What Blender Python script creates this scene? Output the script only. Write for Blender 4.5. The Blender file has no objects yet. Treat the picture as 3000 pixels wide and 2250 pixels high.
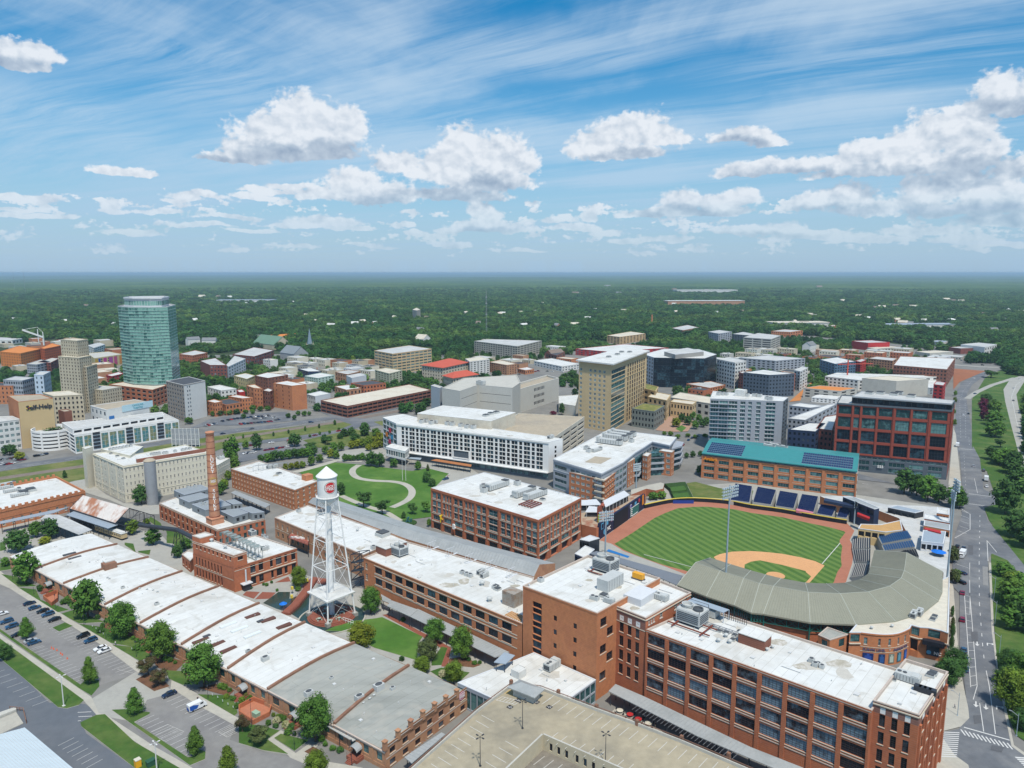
import bpy,bmesh,math,random
from math import cos,sin,pi,atan2
import numpy as np
from mathutils import Vector,Matrix,noise
R=random.Random(11)
Bx=math.radians
sc=bpy.context.scene
D9=sc.collection
# camera
Gt=140.0; Es=2150.0; Jm=799.0; CX,CY=1500.0,1125.0
Dg=math.atan((CY-Jm)/Es)
cd=bpy.data.cameras.new('camera'); Gu=bpy.data.objects.new('camera',cd); D9.objects.link(Gu)
Gu.location=(0,0,Gt); Gu.rotation_euler=(pi/2-Dg,0,0)
cd.sensor_width=36; cd.lens=36*Es/3000; cd.clip_start=1; cd.clip_end=200000
sc.camera=Gu
# light
SUN_EL,Cs=62.0,163.0
sd=bpy.data.lights.new('sun','SUN'); Hd=bpy.data.objects.new('sun',sd); D9.objects.link(Hd)
sd.energy=3.3; sd.angle=Bx(3.0); sd.color=(1,.94,.83)
sv=Vector((sin(Bx(Cs))*cos(Bx(SUN_EL)),cos(Bx(Cs))*cos(Bx(SUN_EL)),sin(Bx(SUN_EL))))
Hd.rotation_euler=sv.to_track_quat('Z','Y').to_euler(); Hd.location=(0,0,300)
vs=sc.view_settings
sc.display_settings.display_device='sRGB'
vs.view_transform='Standard'; vs.look='None'; vs.gamma=1; vs.use_curve_mapping=False; vs.exposure=0.33
sc.cycles.volume_bounces=0; sc.cycles.max_bounces=5; sc.cycles.diffuse_bounces=1; sc.cycles.glossy_bounces=2
sc.cycles.transmission_bounces=2; sc.cycles.transparent_max_bounces=4
# projection of photograph pixels onto real planes
_c,_s=cos(Dg),sin(Dg)
def G(px,py,z=0.0):
 x=(px-CX)/Es; y=-(py-CY)/Es
 dy=_c+y*_s; dz=-_s+y*_c
 t=(z-Gt)/dz
 return Vector((x*t,dy*t))
def PJ(x,y,z):
 zz=z-Gt; d=y*_c-zz*_s; u=y*_s+zz*_c
 return CX+Es*x/d,CY-Es*u/d
RG=dict(a=(0,1650),b=(700,1650),c=(1400,1650),d=(2200,1650),e=(0,1200),f=(700,1200),g=(1400,1200),h=(2200,1200),i=(0,780),j=(700,780),k=(1400,780),l=(2200,780),m=(540,1520,6.506),n=(2480,1780,6.506),o=(2560,1380,5.924),q=(1700,1380,6.913))
def px(s):
 D4=[]; r=None
 for t in s.split():
  if len(t)==1:r=t; continue
  X,Y=map(float,t.split(','))
  if r=='D':D4.append((X*3000/2212,Y*2250/1659))
  elif r=='P':D4.append((X,Y))
  else:k=RG[r][2]if len(RG[r])>2 else 2.765; D4.append((RG[r][0]+X/k,RG[r][1]+Y/k))
 return D4
def Ar(s,z=0.0):return[G(a,b,z)for a,b in px(s)]
def p1(s,z=0.0):return Ar(s,z)[0]
def De(top,base):
 (tx,ty),(bx,by)=px(top)[0],px(base)[0]
 g=G(bx,by); lo,hi=0.0,Gt*1.5
 for _ in range(40):
  m=(lo+hi)/2
  if PJ(g.x,g.y,m)[1]>ty:lo=m
  else:hi=m
 return lo
DA,DB=Bx(-41.5),Bx(48.5)
# materials
Bj={}
def Au(nt,a,b):nt.links.new(a,b)
def Ac(name,col,rough=.8,var=.12,scale=.25,metal=0,col2=None,bump=0,bscale=3.,spec=.3,emit=None,rnd=0.0,fine=0.0,stretch=None,c2f=(.45,.65)):
 if name in Bj:return Bj[name]
 m=bpy.data.materials.new(name); m.use_nodes=True; nt=m.node_tree; N=nt.nodes
 bs=N['Principled BSDF']; bs.inputs['Roughness'].default_value=rough; bs.inputs['Metallic'].default_value=metal
 bs.inputs['Specular IOR Level'].default_value=spec
 D5=N.new('ShaderNodeNewGeometry'); Fy=D5.outputs['Position']
 if stretch:
  mp=N.new('ShaderNodeMapping'); mp.inputs['Rotation'].default_value=(0,0,-stretch[0]); mp.inputs['Scale'].default_value=(stretch[1],stretch[2],1)
  pass
  Au(nt,Fy,mp.inputs['Vector']); Fy=mp.outputs['Vector']
 nz=N.new('ShaderNodeTexNoise'); nz.inputs['Scale'].default_value=scale; nz.inputs['Detail'].default_value=6; nz.inputs['Roughness'].default_value=.65
 Au(nt,Fy,nz.inputs['Vector'])
 c1=(*col,1)
 if col2:
  mx=N.new('ShaderNodeMix'); mx.data_type='RGBA'; mx.inputs[6].default_value=c1; mx.inputs[7].default_value=(*col2,1)
  mr=N.new('ShaderNodeMapRange'); mr.inputs[1].default_value=c2f[0]; mr.inputs[2].default_value=c2f[1]; Au(nt,nz.outputs['Fac'],mr.inputs[0]); Au(nt,mr.outputs[0],mx.inputs[0])
  Ea=mx.outputs[2]
 else:
  rg=N.new('ShaderNodeRGB'); rg.outputs[0].default_value=c1; Ea=rg.outputs[0]
 He=N.new('ShaderNodeHueSaturation'); Au(nt,Ea,He.inputs['Color'])
 mr=N.new('ShaderNodeMapRange'); mr.inputs[1].default_value=.3; mr.inputs[2].default_value=.7; mr.inputs[3].default_value=1-var; mr.inputs[4].default_value=1+var
 Gv=N.new('ShaderNodeTexNoise'); Gv.inputs['Scale'].default_value=scale*7.3; Gv.inputs['Detail'].default_value=5; Au(nt,Fy,Gv.inputs['Vector'])
 av=N.new('ShaderNodeMath'); av.operation='ADD'; Au(nt,nz.outputs['Fac'],av.inputs[0]); Au(nt,Gv.outputs['Fac'],av.inputs[1])
 hf=N.new('ShaderNodeMath'); hf.operation='MULTIPLY'; hf.inputs[1].default_value=.5; Au(nt,av.outputs[0],hf.inputs[0])
 Au(nt,hf.outputs[0],mr.inputs[0]); Hf=mr.outputs[0]
 if rnd:
  oi=N.new('ShaderNodeObjectInfo'); m2=N.new('ShaderNodeMapRange'); m2.inputs[3].default_value=1-rnd; m2.inputs[4].default_value=1+rnd; Au(nt,oi.outputs['Random'],m2.inputs[0])
  mm=N.new('ShaderNodeMath'); mm.operation='MULTIPLY'; Au(nt,Hf,mm.inputs[0]); Au(nt,m2.outputs[0],mm.inputs[1]); Hf=mm.outputs[0]
 Au(nt,Hf,He.inputs['Value']); Au(nt,He.outputs[0],bs.inputs['Base Color'])
 if bump:
  b=N.new('ShaderNodeBump'); b.inputs['Strength'].default_value=bump; b.inputs['Distance'].default_value=.3
  n3=N.new('ShaderNodeTexNoise'); n3.inputs['Scale'].default_value=bscale; n3.inputs['Detail'].default_value=4; Au(nt,Fy,n3.inputs['Vector'])
  Au(nt,n3.outputs['Fac'],b.inputs['Height']); Au(nt,b.outputs[0],bs.inputs['Normal'])
 Bj[name]=m; return m
def Ca(name,dark,light,rough=.12,spec=.6,frac=.72):
 if name in Bj:return Bj[name]
 m=bpy.data.materials.new(name); m.use_nodes=True; nt=m.node_tree; N=nt.nodes
 bs=N['Principled BSDF']; bs.inputs['Roughness'].default_value=rough; bs.inputs['Specular IOR Level'].default_value=spec
 oi=N.new('ShaderNodeObjectInfo'); D5=N.new('ShaderNodeNewGeometry')
 wn=N.new('ShaderNodeTexNoise'); wn.inputs['Scale'].default_value=.45; wn.inputs['Detail'].default_value=3
 Au(nt,D5.outputs['Position'],wn.inputs['Vector'])
 ad=N.new('ShaderNodeMath'); ad.operation='MULTIPLY_ADD'; ad.inputs[1].default_value=.55; Au(nt,oi.outputs['Random'],ad.inputs[0]); Au(nt,wn.outputs['Fac'],ad.inputs[2])
 cr=N.new('ShaderNodeMapRange'); cr.inputs[1].default_value=frac; cr.inputs[2].default_value=frac+.28; Au(nt,ad.outputs[0],cr.inputs[0])
 mx=N.new('ShaderNodeMix'); mx.data_type='RGBA'; mx.inputs[6].default_value=(*dark,1); mx.inputs[7].default_value=(*light,1)
 Au(nt,cr.outputs[0],mx.inputs[0]); Au(nt,mx.outputs[2],bs.inputs['Base Color'])
 Bj[name]=m; return m
def Bu(name,col,mortar=(.42,.36,.32),var=.18,patch=None):
 if name in Bj:return Bj[name]
 m=Ac(name,col,.88,var,.12,col2=patch or tuple(c*.72 for c in col),bump=.25,bscale=6)
 nt=m.node_tree; N=nt.nodes; hs=[n for n in N if n.type=='HUE_SAT'][0]; bs=N['Principled BSDF']
 D5=[n for n in N if n.type=='NEW_GEOMETRY'][0]
 sp=N.new('ShaderNodeSeparateXYZ'); Au(nt,D5.outputs['Position'],sp.inputs[0])
 wv=N.new('ShaderNodeMath'); wv.operation='SINE'; mu=N.new('ShaderNodeMath'); mu.operation='MULTIPLY'; mu.inputs[1].default_value=2*pi/.62
 Au(nt,sp.outputs[2],mu.inputs[0]); Au(nt,mu.outputs[0],wv.inputs[0])
 mr=N.new('ShaderNodeMapRange'); mr.inputs[1].default_value=.55; mr.inputs[2].default_value=1; mr.inputs[4].default_value=.16; Au(nt,wv.outputs[0],mr.inputs[0])
 mx=N.new('ShaderNodeMix'); mx.data_type='RGBA'; mx.inputs[7].default_value=(*mortar,1)
 Au(nt,hs.outputs[0],mx.inputs[6]); Au(nt,mr.outputs[0],mx.inputs[0]); Au(nt,mx.outputs[2],bs.inputs['Base Color'])
 return m
# meshes
class MB:
 def __init__(s,o=(0,0,0)):s.v=[]; s.f=[]; s.m=[]; s.o=Vector(o)
 def face(s,ps,mi=0):
  n=len(s.v); s.v+=[tuple(Vector(p)-s.o)for p in ps]; s.f.append(tuple(range(n,n+len(ps)))); s.m.append(mi)
 def prism(s,poly,z0,z1,mi=0,top=True,bot=False,mt=None):
  n=len(poly)
  for i in range(n):
   a,b=poly[i],poly[(i+1)%n]
   s.face([(a[0],a[1],z0),(b[0],b[1],z0),(b[0],b[1],z1),(a[0],a[1],z1)],mi)
  if top:s.face([(p[0],p[1],z1)for p in poly],mi if mt is None else mt)
  if bot:s.face([(p[0],p[1],z0)for p in reversed(poly)],mi)
 def box(s,c,sx,sy,sz,rz=0,mi=0,bot=False):
  ca,sa=cos(rz),sin(rz)
  P=[(c[0]+x*ca-y*sa,c[1]+x*sa+y*ca)for x,y in((-sx/2,-sy/2),(sx/2,-sy/2),(sx/2,sy/2),(-sx/2,sy/2))]
  s.prism(P,c[2],c[2]+sz,mi,True,bot)
 def bar(s,a,b,r,n=4,mi=0,r2=None,cap=True):
  a=Vector(a); b=Vector(b); d=(b-a)
  if d.length<1e-6:return
  d.normalize(); u=d.cross(Vector((0,0,1))if abs(d.z)<.95 else Vector((1,0,0))).normalized(); w=d.cross(u)
  r2=r if r2 is None else r2; k=len(s.v)
  for q,rr in((a,r),(b,r2)):
   for i in range(n):
    t=2*pi*(i+.5)/n; s.v.append(tuple(q+u*cos(t)*rr+w*sin(t)*rr-s.o))
  for i in range(n):
   j=(i+1)%n; s.f.append((k+i,k+n+i,k+n+j,k+j)); s.m.append(mi)
  if cap:s.f.append(tuple(range(k,k+n))); s.m.append(mi); s.f.append(tuple(range(k+2*n-1,k+n-1,-1))); s.m.append(mi)
 def lathe(s,c,prof,n=24,mi=0,a0=0,a1=2*pi):
  k=len(s.v); full=abs(a1-a0-2*pi)<1e-6; cols=n if full else n+1
  for r,z in prof:
   for i in range(cols):
    t=a0+(a1-a0)*i/n; s.v.append((c[0]+r*cos(t)-s.o.x,c[1]+r*sin(t)-s.o.y,c[2]+z-s.o.z))
  for j in range(len(prof)-1):
   for i in range(n):
    i2=(i+1)%cols; s.f.append((k+j*cols+i,k+j*cols+i2,k+(j+1)*cols+i2,k+(j+1)*cols+i)); s.m.append(mi)
 def mesh(s,name,mats,smooth=False):
  me=bpy.data.meshes.new(name); me.from_pydata(s.v,[],s.f)
  for m in(mats if isinstance(mats,(list,tuple))else[mats]):me.materials.append(m)
  me.polygons.foreach_set('material_index',s.m)
  if smooth:me.polygons.foreach_set('use_smooth',[True]*len(s.f))
  me.update(); return me
 def build(s,name,mats,parent=None,smooth=False,loc=None):
  return ob(name,s.mesh(name,mats,smooth),parent,s.o if(parent is None and loc is None)else(loc or(0,0,0)))
def ob(name,me,parent=None,loc=(0,0,0),rz=0,sc_=None):
 o=bpy.data.objects.new(name,me); o.location=loc
 if rz:o.rotation_euler=(0,0,rz)
 if sc_:o.scale=sc_
 if parent:o.parent=parent
 D9.objects.link(o); return o
def Bc(o,label=None,cat=None,group=None,kind=None):
 if label:o['label']=label
 if cat:o['category']=cat
 if group:o['group']=group
 if kind:o['kind']=kind
 return o
def Ah(name,label,cat,loc,rz=0,group=None):
 o=ob(name,None,None,loc,rz); o.empty_display_size=.1
 return Bc(o,label,cat,group)
def Hg(p):return sum(p[i][0]*p[(i+1)%len(p)][1]-p[(i+1)%len(p)][0]*p[i][1]for i in range(len(p)))/2
def Ba(p,d):
 n=len(p); D4=[]
 for i in range(n):
  a,b,c=Vector(p[i-1]),Vector(p[i]),Vector(p[(i+1)%n])
  u=(b-a).normalized(); v=(c-b).normalized(); nu=Vector((-u.y,u.x)); nv=Vector((-v.y,v.x))
  k=1+nu.dot(nv); D4.append(b+(nu+nv)*(d/max(k,.25)))
 return D4
def B8(p):return list(p)if Hg(p)>0 else list(reversed(p))
ZL=[0]; Gw={}
def Ad(name,p,m,z=.004,h=0,kind='structure',label=None,cat=None,side=None):
 if isinstance(p,str):p=Ar(p)
 p=B8(p); c=sum((Vector(q)for q in p),Vector((0,0)))/len(p); ZL[0]+=1; z=.002+.0035*ZL[0]; Gw[name]=z
 b=MB((c.x,c.y,0))
 if h:b.prism(p,-.02,h+z,1 if side else 0,top=False); b.face([(q[0],q[1],h+z)for q in p],0)
 else:b.face([(q[0],q[1],z)for q in p],0)
 me=b.mesh(name,[m,side]if side else[m])
 bm=bmesh.new(); bm.from_mesh(me); bmesh.ops.triangulate(bm,faces=[f for f in bm.faces if len(f.verts)>4]); bm.to_mesh(me); bm.free()
 o=ob(name,me,None,(c.x,c.y,0))
 return Bc(o,label,cat,None,kind)
def Ab(b,a,c,w,z):
 a=Vector(a); c=Vector(c); d=(c-a)
 if d.length<.01:return
 d.normalize(); n=Vector((-d.y,d.x))*w/2
 b.face([(*(a-n),z),(*(c-n),z),(*(c+n),z),(*(a+n),z)])
def Bn(cl,w):
 L,Rr=[],[]
 for i,p in enumerate(cl):
  a=cl[max(i-1,0)]; c=cl[min(i+1,len(cl)-1)]; d=(c-a).normalized(); n=Vector((-d.y,d.x)); L.append(p+n*w/2); Rr.append(p-n*w/2)
 return L+Rr[::-1]
def A3(p,k=6):
 D4=[]
 for i in range(len(p)-1):
  a=p[max(i-1,0)]; b=p[i]; c=p[i+1]; d=p[min(i+2,len(p)-1)]
  for j in range(k):
   t=j/k; D4.append(.5*((2*b)+(c-a)*t+(2*a-5*b+4*c-d)*t*t+(3*b-a-3*c+d)*t**3))
 return D4+[p[-1]]
def Cb(s,size,depth=.05,m=None,bold=0.0,align='CENTER',sp=1.0):
 cu=bpy.data.curves.new('lettering','FONT'); cu.body=s; cu.size=size; cu.extrude=depth; cu.align_x=align; cu.align_y='CENTER'; cu.offset=bold; cu.space_character=sp; cu.resolution_u=3
 o=bpy.data.objects.new('tmp',cu); D9.objects.link(o); dg=bpy.context.evaluated_depsgraph_get(); dg.update()
 me=bpy.data.meshes.new_from_object(o.evaluated_get(dg)); bpy.data.objects.remove(o); bpy.data.curves.remove(cu)
 if m:me.materials.clear(); me.materials.append(m)
 return me
def Ao(s,size,loc,ang,m,parent,depth=.08,bold=0.0,name='lettering',sp=1.0,tilt=pi/2):
 me=Cb(s,size,depth,m,bold,sp=sp); o=ob(name,me,parent)
 pl=parent.location if parent else Vector((0,0,0))
 o.location=Vector(loc)-pl; o.rotation_euler=(tilt,0,ang); return o
# sky: physical sky with cirrus streaks and fair-weather cumulus
W=bpy.data.worlds.new('World'); sc.world=W; W.use_nodes=True
W.cycles.sampling_method='MANUAL'; W.cycles.sample_map_resolution=512
nt=W.node_tree; N=nt.nodes; bg=N['Background']; bg.inputs['Strength'].default_value=.1
Eb=N.new('ShaderNodeTexSky'); Eb.sky_type='NISHITA'; Eb.sun_disc=False; Eb.sun_elevation=Bx(SUN_EL); Eb.sun_rotation=Bx(Cs)
Eb.air_density=1.1; Eb.dust_density=.5; Eb.ozone_density=3.0; Eb.altitude=100
def nd(t,**k):
 n=N.new(t)
 for a,b in k.items():setattr(n,a,b)
 return n
def M(op,a,b=None,c=None,clamp=False):
 n=nd('ShaderNodeMath',operation=op); n.use_clamp=clamp
 for i,x in enumerate((a,b,c)):
  if x is None:continue
  if isinstance(x,(int,float)):n.inputs[i].default_value=x
  else:Au(nt,x,n.inputs[i])
 return n.outputs[0]
def VM(op,a,b=None,c=None):
 n=nd('ShaderNodeVectorMath',operation=op)
 for i,x in enumerate((a,b,c)):
  if x is None:continue
  if isinstance(x,tuple):n.inputs[i].default_value=x
  else:Au(nt,x,n.inputs[i])
 return n.outputs[1]if op in('LENGTH','DOT_PRODUCT')else n.outputs[0]
def MR(x,a,b,c=0.,d=1.,smooth=True):
 n=nd('ShaderNodeMapRange',interpolation_type='SMOOTHSTEP' if smooth else 'LINEAR'); Au(nt,x,n.inputs[0])
 for i,q in enumerate((a,b,c,d)):n.inputs[i+1].default_value=q
 return n.outputs[0]
def NZ(v,s,det=6,ro=.6,dist=0,lac=2.):
 n=nd('ShaderNodeTexNoise'); Au(nt,v,n.inputs['Vector']); n.inputs['Scale'].default_value=s; n.inputs['Detail'].default_value=det
 n.inputs['Roughness'].default_value=ro; n.inputs['Distortion'].default_value=dist; n.inputs['Lacunarity'].default_value=lac; return n
tc=nd('ShaderNodeTexCoord'); It=nd('ShaderNodeSeparateXYZ'); Au(nt,tc.outputs['Generated'],It.inputs[0])
dx,dy,dz=It.outputs
az=M('MULTIPLY',M('ARCTAN2',dx,dy),57.2958); el=M('MULTIPLY',M('ARCSINE',dz),57.2958)
Hh=nd('ShaderNodeCombineXYZ'); Au(nt,az,Hh.inputs[0]); Au(nt,el,Hh.inputs[1]); AE=Hh.outputs[0]
zc=M('MAXIMUM',dz,.015)
cq=nd('ShaderNodeCombineXYZ'); Au(nt,M('DIVIDE',dx,zc),cq.inputs[0]); Au(nt,M('DIVIDE',dy,zc),cq.inputs[1]); Q=cq.outputs[0]
# cirrus: high ice-cloud streaks lying along one wind direction
def Az(v,ang,s,off=(0,0,0)):
 m=nd('ShaderNodeMapping'); Au(nt,v,m.inputs['Vector']); m.inputs['Rotation'].default_value=(0,0,ang); m.inputs['Scale'].default_value=s; m.inputs['Location'].default_value=off; return m.outputs[0]
WD=Bx(90+52)
q1=Az(Q,-WD,(1,1,1))
Hi=NZ(q1,.35,3,.5).outputs['Color']
q2=VM('MULTIPLY_ADD',Hi,(1.1,.9,0),q1)
c1=NZ(Az(q2,0,(.16,.8,1),(3.1,1.7,0)),1.0,7,.55).outputs['Fac']
c2=NZ(Az(q2,0,(.10,.45,1),(7.7,5.2,0)),.8,4,.5).outputs['Fac']
c3=NZ(Az(q2,0,(.5,4.2,1),(1.7,9.2,0)),1.3,8,.7).outputs['Fac']
Hj=M('ADD',M('MULTIPLY',c1,.8),M('ADD',M('MULTIPLY',c2,.75),M('MULTIPLY',c3,.25)))
Hk=NZ(Az(AE,.15,(.03,.075,1),(4.2,1.1,0)),1.0,6,.6,.6).outputs['Fac']
Hj=M('ADD',Hj,M('MULTIPLY',M('SUBTRACT',Hk,.5),.75))
Dh=M('MULTIPLY',MR(Hj,.76,1.10),MR(el,1.0,7.0,.5,1.0))
Dh=M('MULTIPLY',Dh,.66)
# cumulus
def E9(X,Y):
 x=(X*1.3562-CX)/Es; y=-(Y*1.3562-CY)/Es
 v=Vector((x,_c+y*_s,-_s+y*_c)).normalized(); return math.degrees(atan2(v.x,v.y)),math.degrees(math.asin(v.z))
BL=[(660,262,78,62),(600,290,90,50),(720,285,75,55),(560,325,80,34),(690,330,90,30),(500,345,70,16),(1010,335,70,62),(1085,352,75,62),(960,370,80,50),(1050,395,105,40),(860,355,60,30),(770,405,75,42),(830,425,90,36),(700,425,55,20),(980,425,120,22),(1370,290,80,48),(1290,320,70,34),(1435,300,46,30),(1350,335,100,22),(1600,300,70,20),(1660,310,40,14),(2075,285,50,52),(2010,300,55,50),(1950,320,60,40),(1870,340,60,34),(2090,345,70,50),(1990,355,110,32),(1790,355,80,22),(1680,360,80,20),(1600,370,60,18),(1880,372,120,18),(2170,210,60,42),(2120,232,50,22),(2200,240,40,20),(1600,432,44,30),(1540,440,44,22),(1480,440,60,30),(1450,462,100,16),(1560,460,70,16),(1390,468,60,11),(1820,430,70,32),(1760,440,50,24),(1880,450,80,18),(1620,500,90,15),(1700,492,50,18),(1760,505,80,14),(2060,410,90,36),(2160,430,80,40),(2100,455,150,18),(2195,370,40,30),(1990,440,60,18),(2180,480,90,18),(1035,462,32,26),(1060,470,30,20),(1040,495,75,20),(1110,500,40,12),(970,500,34,10),(985,530,45,8),(1270,470,22,18),(1210,478,36,14),(1250,495,60,12),(1310,505,40,10),(40,120,70,26),(75,112,36,16),(20,140,60,14),(50,428,60,9),(430,430,60,11),(400,440,40,8),(580,412,60,10),(620,402,45,10),(560,425,60,8),(240,448,22,16),(245,462,26,8),(340,462,60,8),(700,480,90,14),(640,488,70,9),(760,492,60,8),(500,470,60,7),(280,375,60,12),(80,470,80,7),(30,455,60,6),(440,490,70,7),(550,500,60,6),(290,505,60,8),(800,530,50,6),(870,490,30,8),(900,505,30,8),(1130,540,50,6),(1370,520,60,8),(1460,520,50,9),(1820,510,60,10),(1900,520,80,9),(2000,500,80,12),(2080,520,70,10),(2160,530,70,9),(640,530,60,4)]
wq=NZ(AE,.30,5,.55).outputs['Color']
Gx=VM('MULTIPLY_ADD',VM('SUBTRACT',wq,(.5,.5,.5)),(2.0,1.3,0),AE)
Gy=None
for X,Y,rx,ry in BL:
 a,e=E9(X,Y); rx=rx*.0361*cos(Bx(a*.6))*1.06; ry=max(ry*.0361*1.05,.2)
 v1=VM('MULTIPLY_ADD',Gx,(1/rx,1/ry,0),(-a/rx,-e/ry,0))
 v2=VM('MULTIPLY_ADD',Gx,(-1/rx,-2.1/ry,0),(a/rx,2.1*e/ry,0))
 L=VM('LENGTH',VM('MAXIMUM',v1,v2))
 Gy=L if Gy is None else M('SMOOTH_MIN',Gy,L,.28)
Fa=(1.0,1.25,1)
Gz=Az(AE,0,Fa)
f1=NZ(Gz,.55,6,.5,.2).outputs['Fac']
f2=NZ(VM('ADD',Gz,(.30,.55,0)),.55,3,.45,.2).outputs['Fac']
f3=NZ(Gz,2.2,6,.55).outputs['Fac']
f4=NZ(VM('ADD',Gz,(.12,.24,0)),2.0,3,.45).outputs['Fac']
Hl=M('ADD',M('SUBTRACT',1.06,Gy),M('ADD',M('MULTIPLY',M('SUBTRACT',f1,.5),1.05),M('MULTIPLY',M('SUBTRACT',f3,.5),.66)))
# small scattered cumulus of the distant layer
qb=NZ(Az(Q,0,(.16,.16,1),(2.3,4.1,0)),1.0,5,.55,.2).outputs['Fac']
qc=NZ(Az(AE,0,(.33,.9,1),(5.1,2.2,0)),1.0,5,.55,.1).outputs['Fac']
Hm=M('MULTIPLY',MR(el,.4,1.6),MR(el,4.5,8.5,1,0))
Jn=M('SUBTRACT',M('MULTIPLY',M('ADD',qc,M('MULTIPLY',M('SUBTRACT',f3,.5),.35)),4.2),M('ADD',2.27,M('MULTIPLY',M('SUBTRACT',1.0,Hm),2.2)))
Hl=M('MAXIMUM',Hl,Jn)
Jo=M('MULTIPLY',MR(Hl,-.02,.30),.97)
Fb=M('ADD',M('MULTIPLY',M('SUBTRACT',f1,f2),1.15),M('MULTIPLY',M('SUBTRACT',f3,f4),.3))
# grey undersides: the deep lower-middle of the bigger clouds
DK=[(640,335,130,26),(700,320,70,20),(1000,425,140,22),(1060,400,70,22),(830,440,90,18),(1360,340,90,16),(1980,380,200,24),(1700,372,120,14),(2090,360,60,26),(2160,240,60,22),(1480,462,110,14),(2120,462,130,22),(1820,455,90,14),(1040,505,70,10),(1660,508,120,9),(40,142,70,12),(1600,312,70,12),(500,350,80,10),(560,335,60,14)]
da=None
va=None
for X,Y,rx,ry in[(430,150,260,110),(110,250,230,80),(40,340,170,50),(700,60,260,60),(1150,110,420,55),(950,250,200,45),(1900,130,330,40),(1750,240,380,40),(1400,380,350,30),(230,300,150,40)]:
 a,e=E9(X,Y); rx*=.0361; ry*=.0361
 L=VM('LENGTH',VM('MULTIPLY_ADD',Gx,(1/rx,1/ry,0),(-a/rx,-e/ry,0)))
 va=L if va is None else M('SMOOTH_MIN',va,L,.4)
for X,Y,rx,ry in DK:
 a,e=E9(X,Y); rx*=.0361; ry*=.0361
 L=VM('LENGTH',VM('MULTIPLY_ADD',Gx,(1/rx,1/ry,0),(-a/rx,-e/ry,0)))
 da=L if da is None else M('SMOOTH_MIN',da,L,.4)
dark=M('MULTIPLY',MR(M('ADD',da,M('MULTIPLY',M('SUBTRACT',f1,.5),1.6)),.35,1.45,1,0),.8)
sh=M('ADD',M('SUBTRACT',.90,M('MULTIPLY',dark,.62)),Fb)
sh=M('MULTIPLY',MR(sh,0.1,1.0,0,1,False),1)
Fc=nd('ShaderNodeValToRGB'); Au(nt,sh,Fc.inputs[0]); cr=Fc.color_ramp
cr.elements[0].position=.0; cr.elements[0].color=(.33,.42,.54,1); cr.elements[1].position=1; cr.elements[1].color=(.92,.94,.95,1)
x_=cr.elements.new(.5); x_.color=(.56,.64,.72,1)
CW=VM('MULTIPLY',Fc.outputs[0],(7.2,7.4,7.8))
# blue of the air: deepen the upper sky, pale towards the horizon
Fz=nd('ShaderNodeHueSaturation'); Au(nt,Eb.outputs[0],Fz.inputs['Color']); Fz.inputs['Hue'].default_value=.492; Fz.inputs['Saturation'].default_value=1.5; Fz.inputs['Value'].default_value=.98
def G0(f,a,b):
 n=nd('ShaderNodeMix',data_type='RGBA'); Au(nt,f,n.inputs[0])
 for i,x in((6,a),(7,b)):
  if isinstance(x,tuple):n.inputs[i].default_value=x
  else:Au(nt,x,n.inputs[i])
 return n.outputs[2]
Dh=M('MAXIMUM',Dh,M('MULTIPLY',MR(va,.2,1.5,.54,0),MR(M('ADD',c3,M('MULTIPLY',c1,.8)),.62,1.12)))
c_=G0(Dh,Fz.outputs[0],(5.2,6.2,7.1,1))
hz=MR(el,-1.0,15.0,.9,0.0)
c_=G0(MR(el,0,16,.80,0.0),c_,(2.45,4.1,6.0,1))
c_=G0(M('MULTIPLY',Jo,MR(el,.3,7.5,.22,.96)),c_,CW)
F3=MR(el,-.4,-.1,1,0)
c_=G0(F3,c_,(1.5,2.3,3.0,1))
Au(nt,c_,bg.inputs['Color'])
# building kit
Aa=Ac('white_membrane',(.69,.70,.68),.6,.09,.045,col2=(.54,.53,.49),c2f=(.48,.75),bump=.05,bscale=1.5)
Ct=Ac('weathered_grey_membrane',(.36,.37,.34),.9,.12,.035,col2=(.25,.26,.24),stretch=(Bx(48.5),.35,1.6))
Bp=Ac('tan_deck',(.42,.36,.27),.9,.15,.05,col2=(.33,.29,.23))
Ae=Ac('pale_grey_roof',(.55,.56,.55),.8,.12,.05,col2=(.42,.43,.43))
Bd=Ac('dark_roof',(.07,.075,.085),.8,.2,.1)
A5=Ac('blue_grey_metal_roof',(.31,.37,.43),.45,.08,.1)
Ag=Ac('cream_roof',(.62,.58,.48),.9,.16,.06,col2=(.50,.44,.35))
Al=Bu('red_brick',(.46,.15,.068),patch=(.35,.115,.058))
Am=Bu('orange_brick',(.52,.20,.085),patch=(.42,.155,.07))
Av=Bu('buff_brick',(.46,.245,.135),patch=(.35,.165,.095))
At=Bu('brown_brick',(.25,.095,.06))
By=Bu('dark_red_brick',(.22,.065,.05))
Cu=Bu('weathered_purple_brick',(.27,.13,.10))
Bb=Ac('cream_paint',(.66,.62,.50),.8,.08,.1); limestone=Ac('limestone',(.55,.49,.36),.85,.12,.1,col2=(.44,.39,.29))
Ai=Ac('white_paint',(.78,.78,.76),.6,.05,.1); A6=Ac('grey_panel',(.34,.37,.41),.6,.07,.1); Ak=Ac('light_grey_panel',(.60,.62,.64),.6,.06,.1)
Be=Ac('concrete',(.50,.49,.44),.9,.12,.15,col2=(.42,.41,.37)); Di=Ac('precast_concrete',(.55,.54,.49),.85,.08,.1)
Aj=Ac('dark_metal',(.035,.04,.05),.5,.2,.3); A7=Ac('galvanised_steel',(.36,.38,.40),.45,.15,.5,metal=.3)
Hn=Ac('tan_panel',(.58,.43,.22),.8,.06,.1); Bf=Ac('yellow_stone',(.60,.45,.25),.85,.08,.08)
Cc=Ac('slate_panel',(.10,.125,.15),.6,.15,.1); navy=Ac('navy_panel',(.025,.04,.085),.5,.15,.1)
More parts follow.
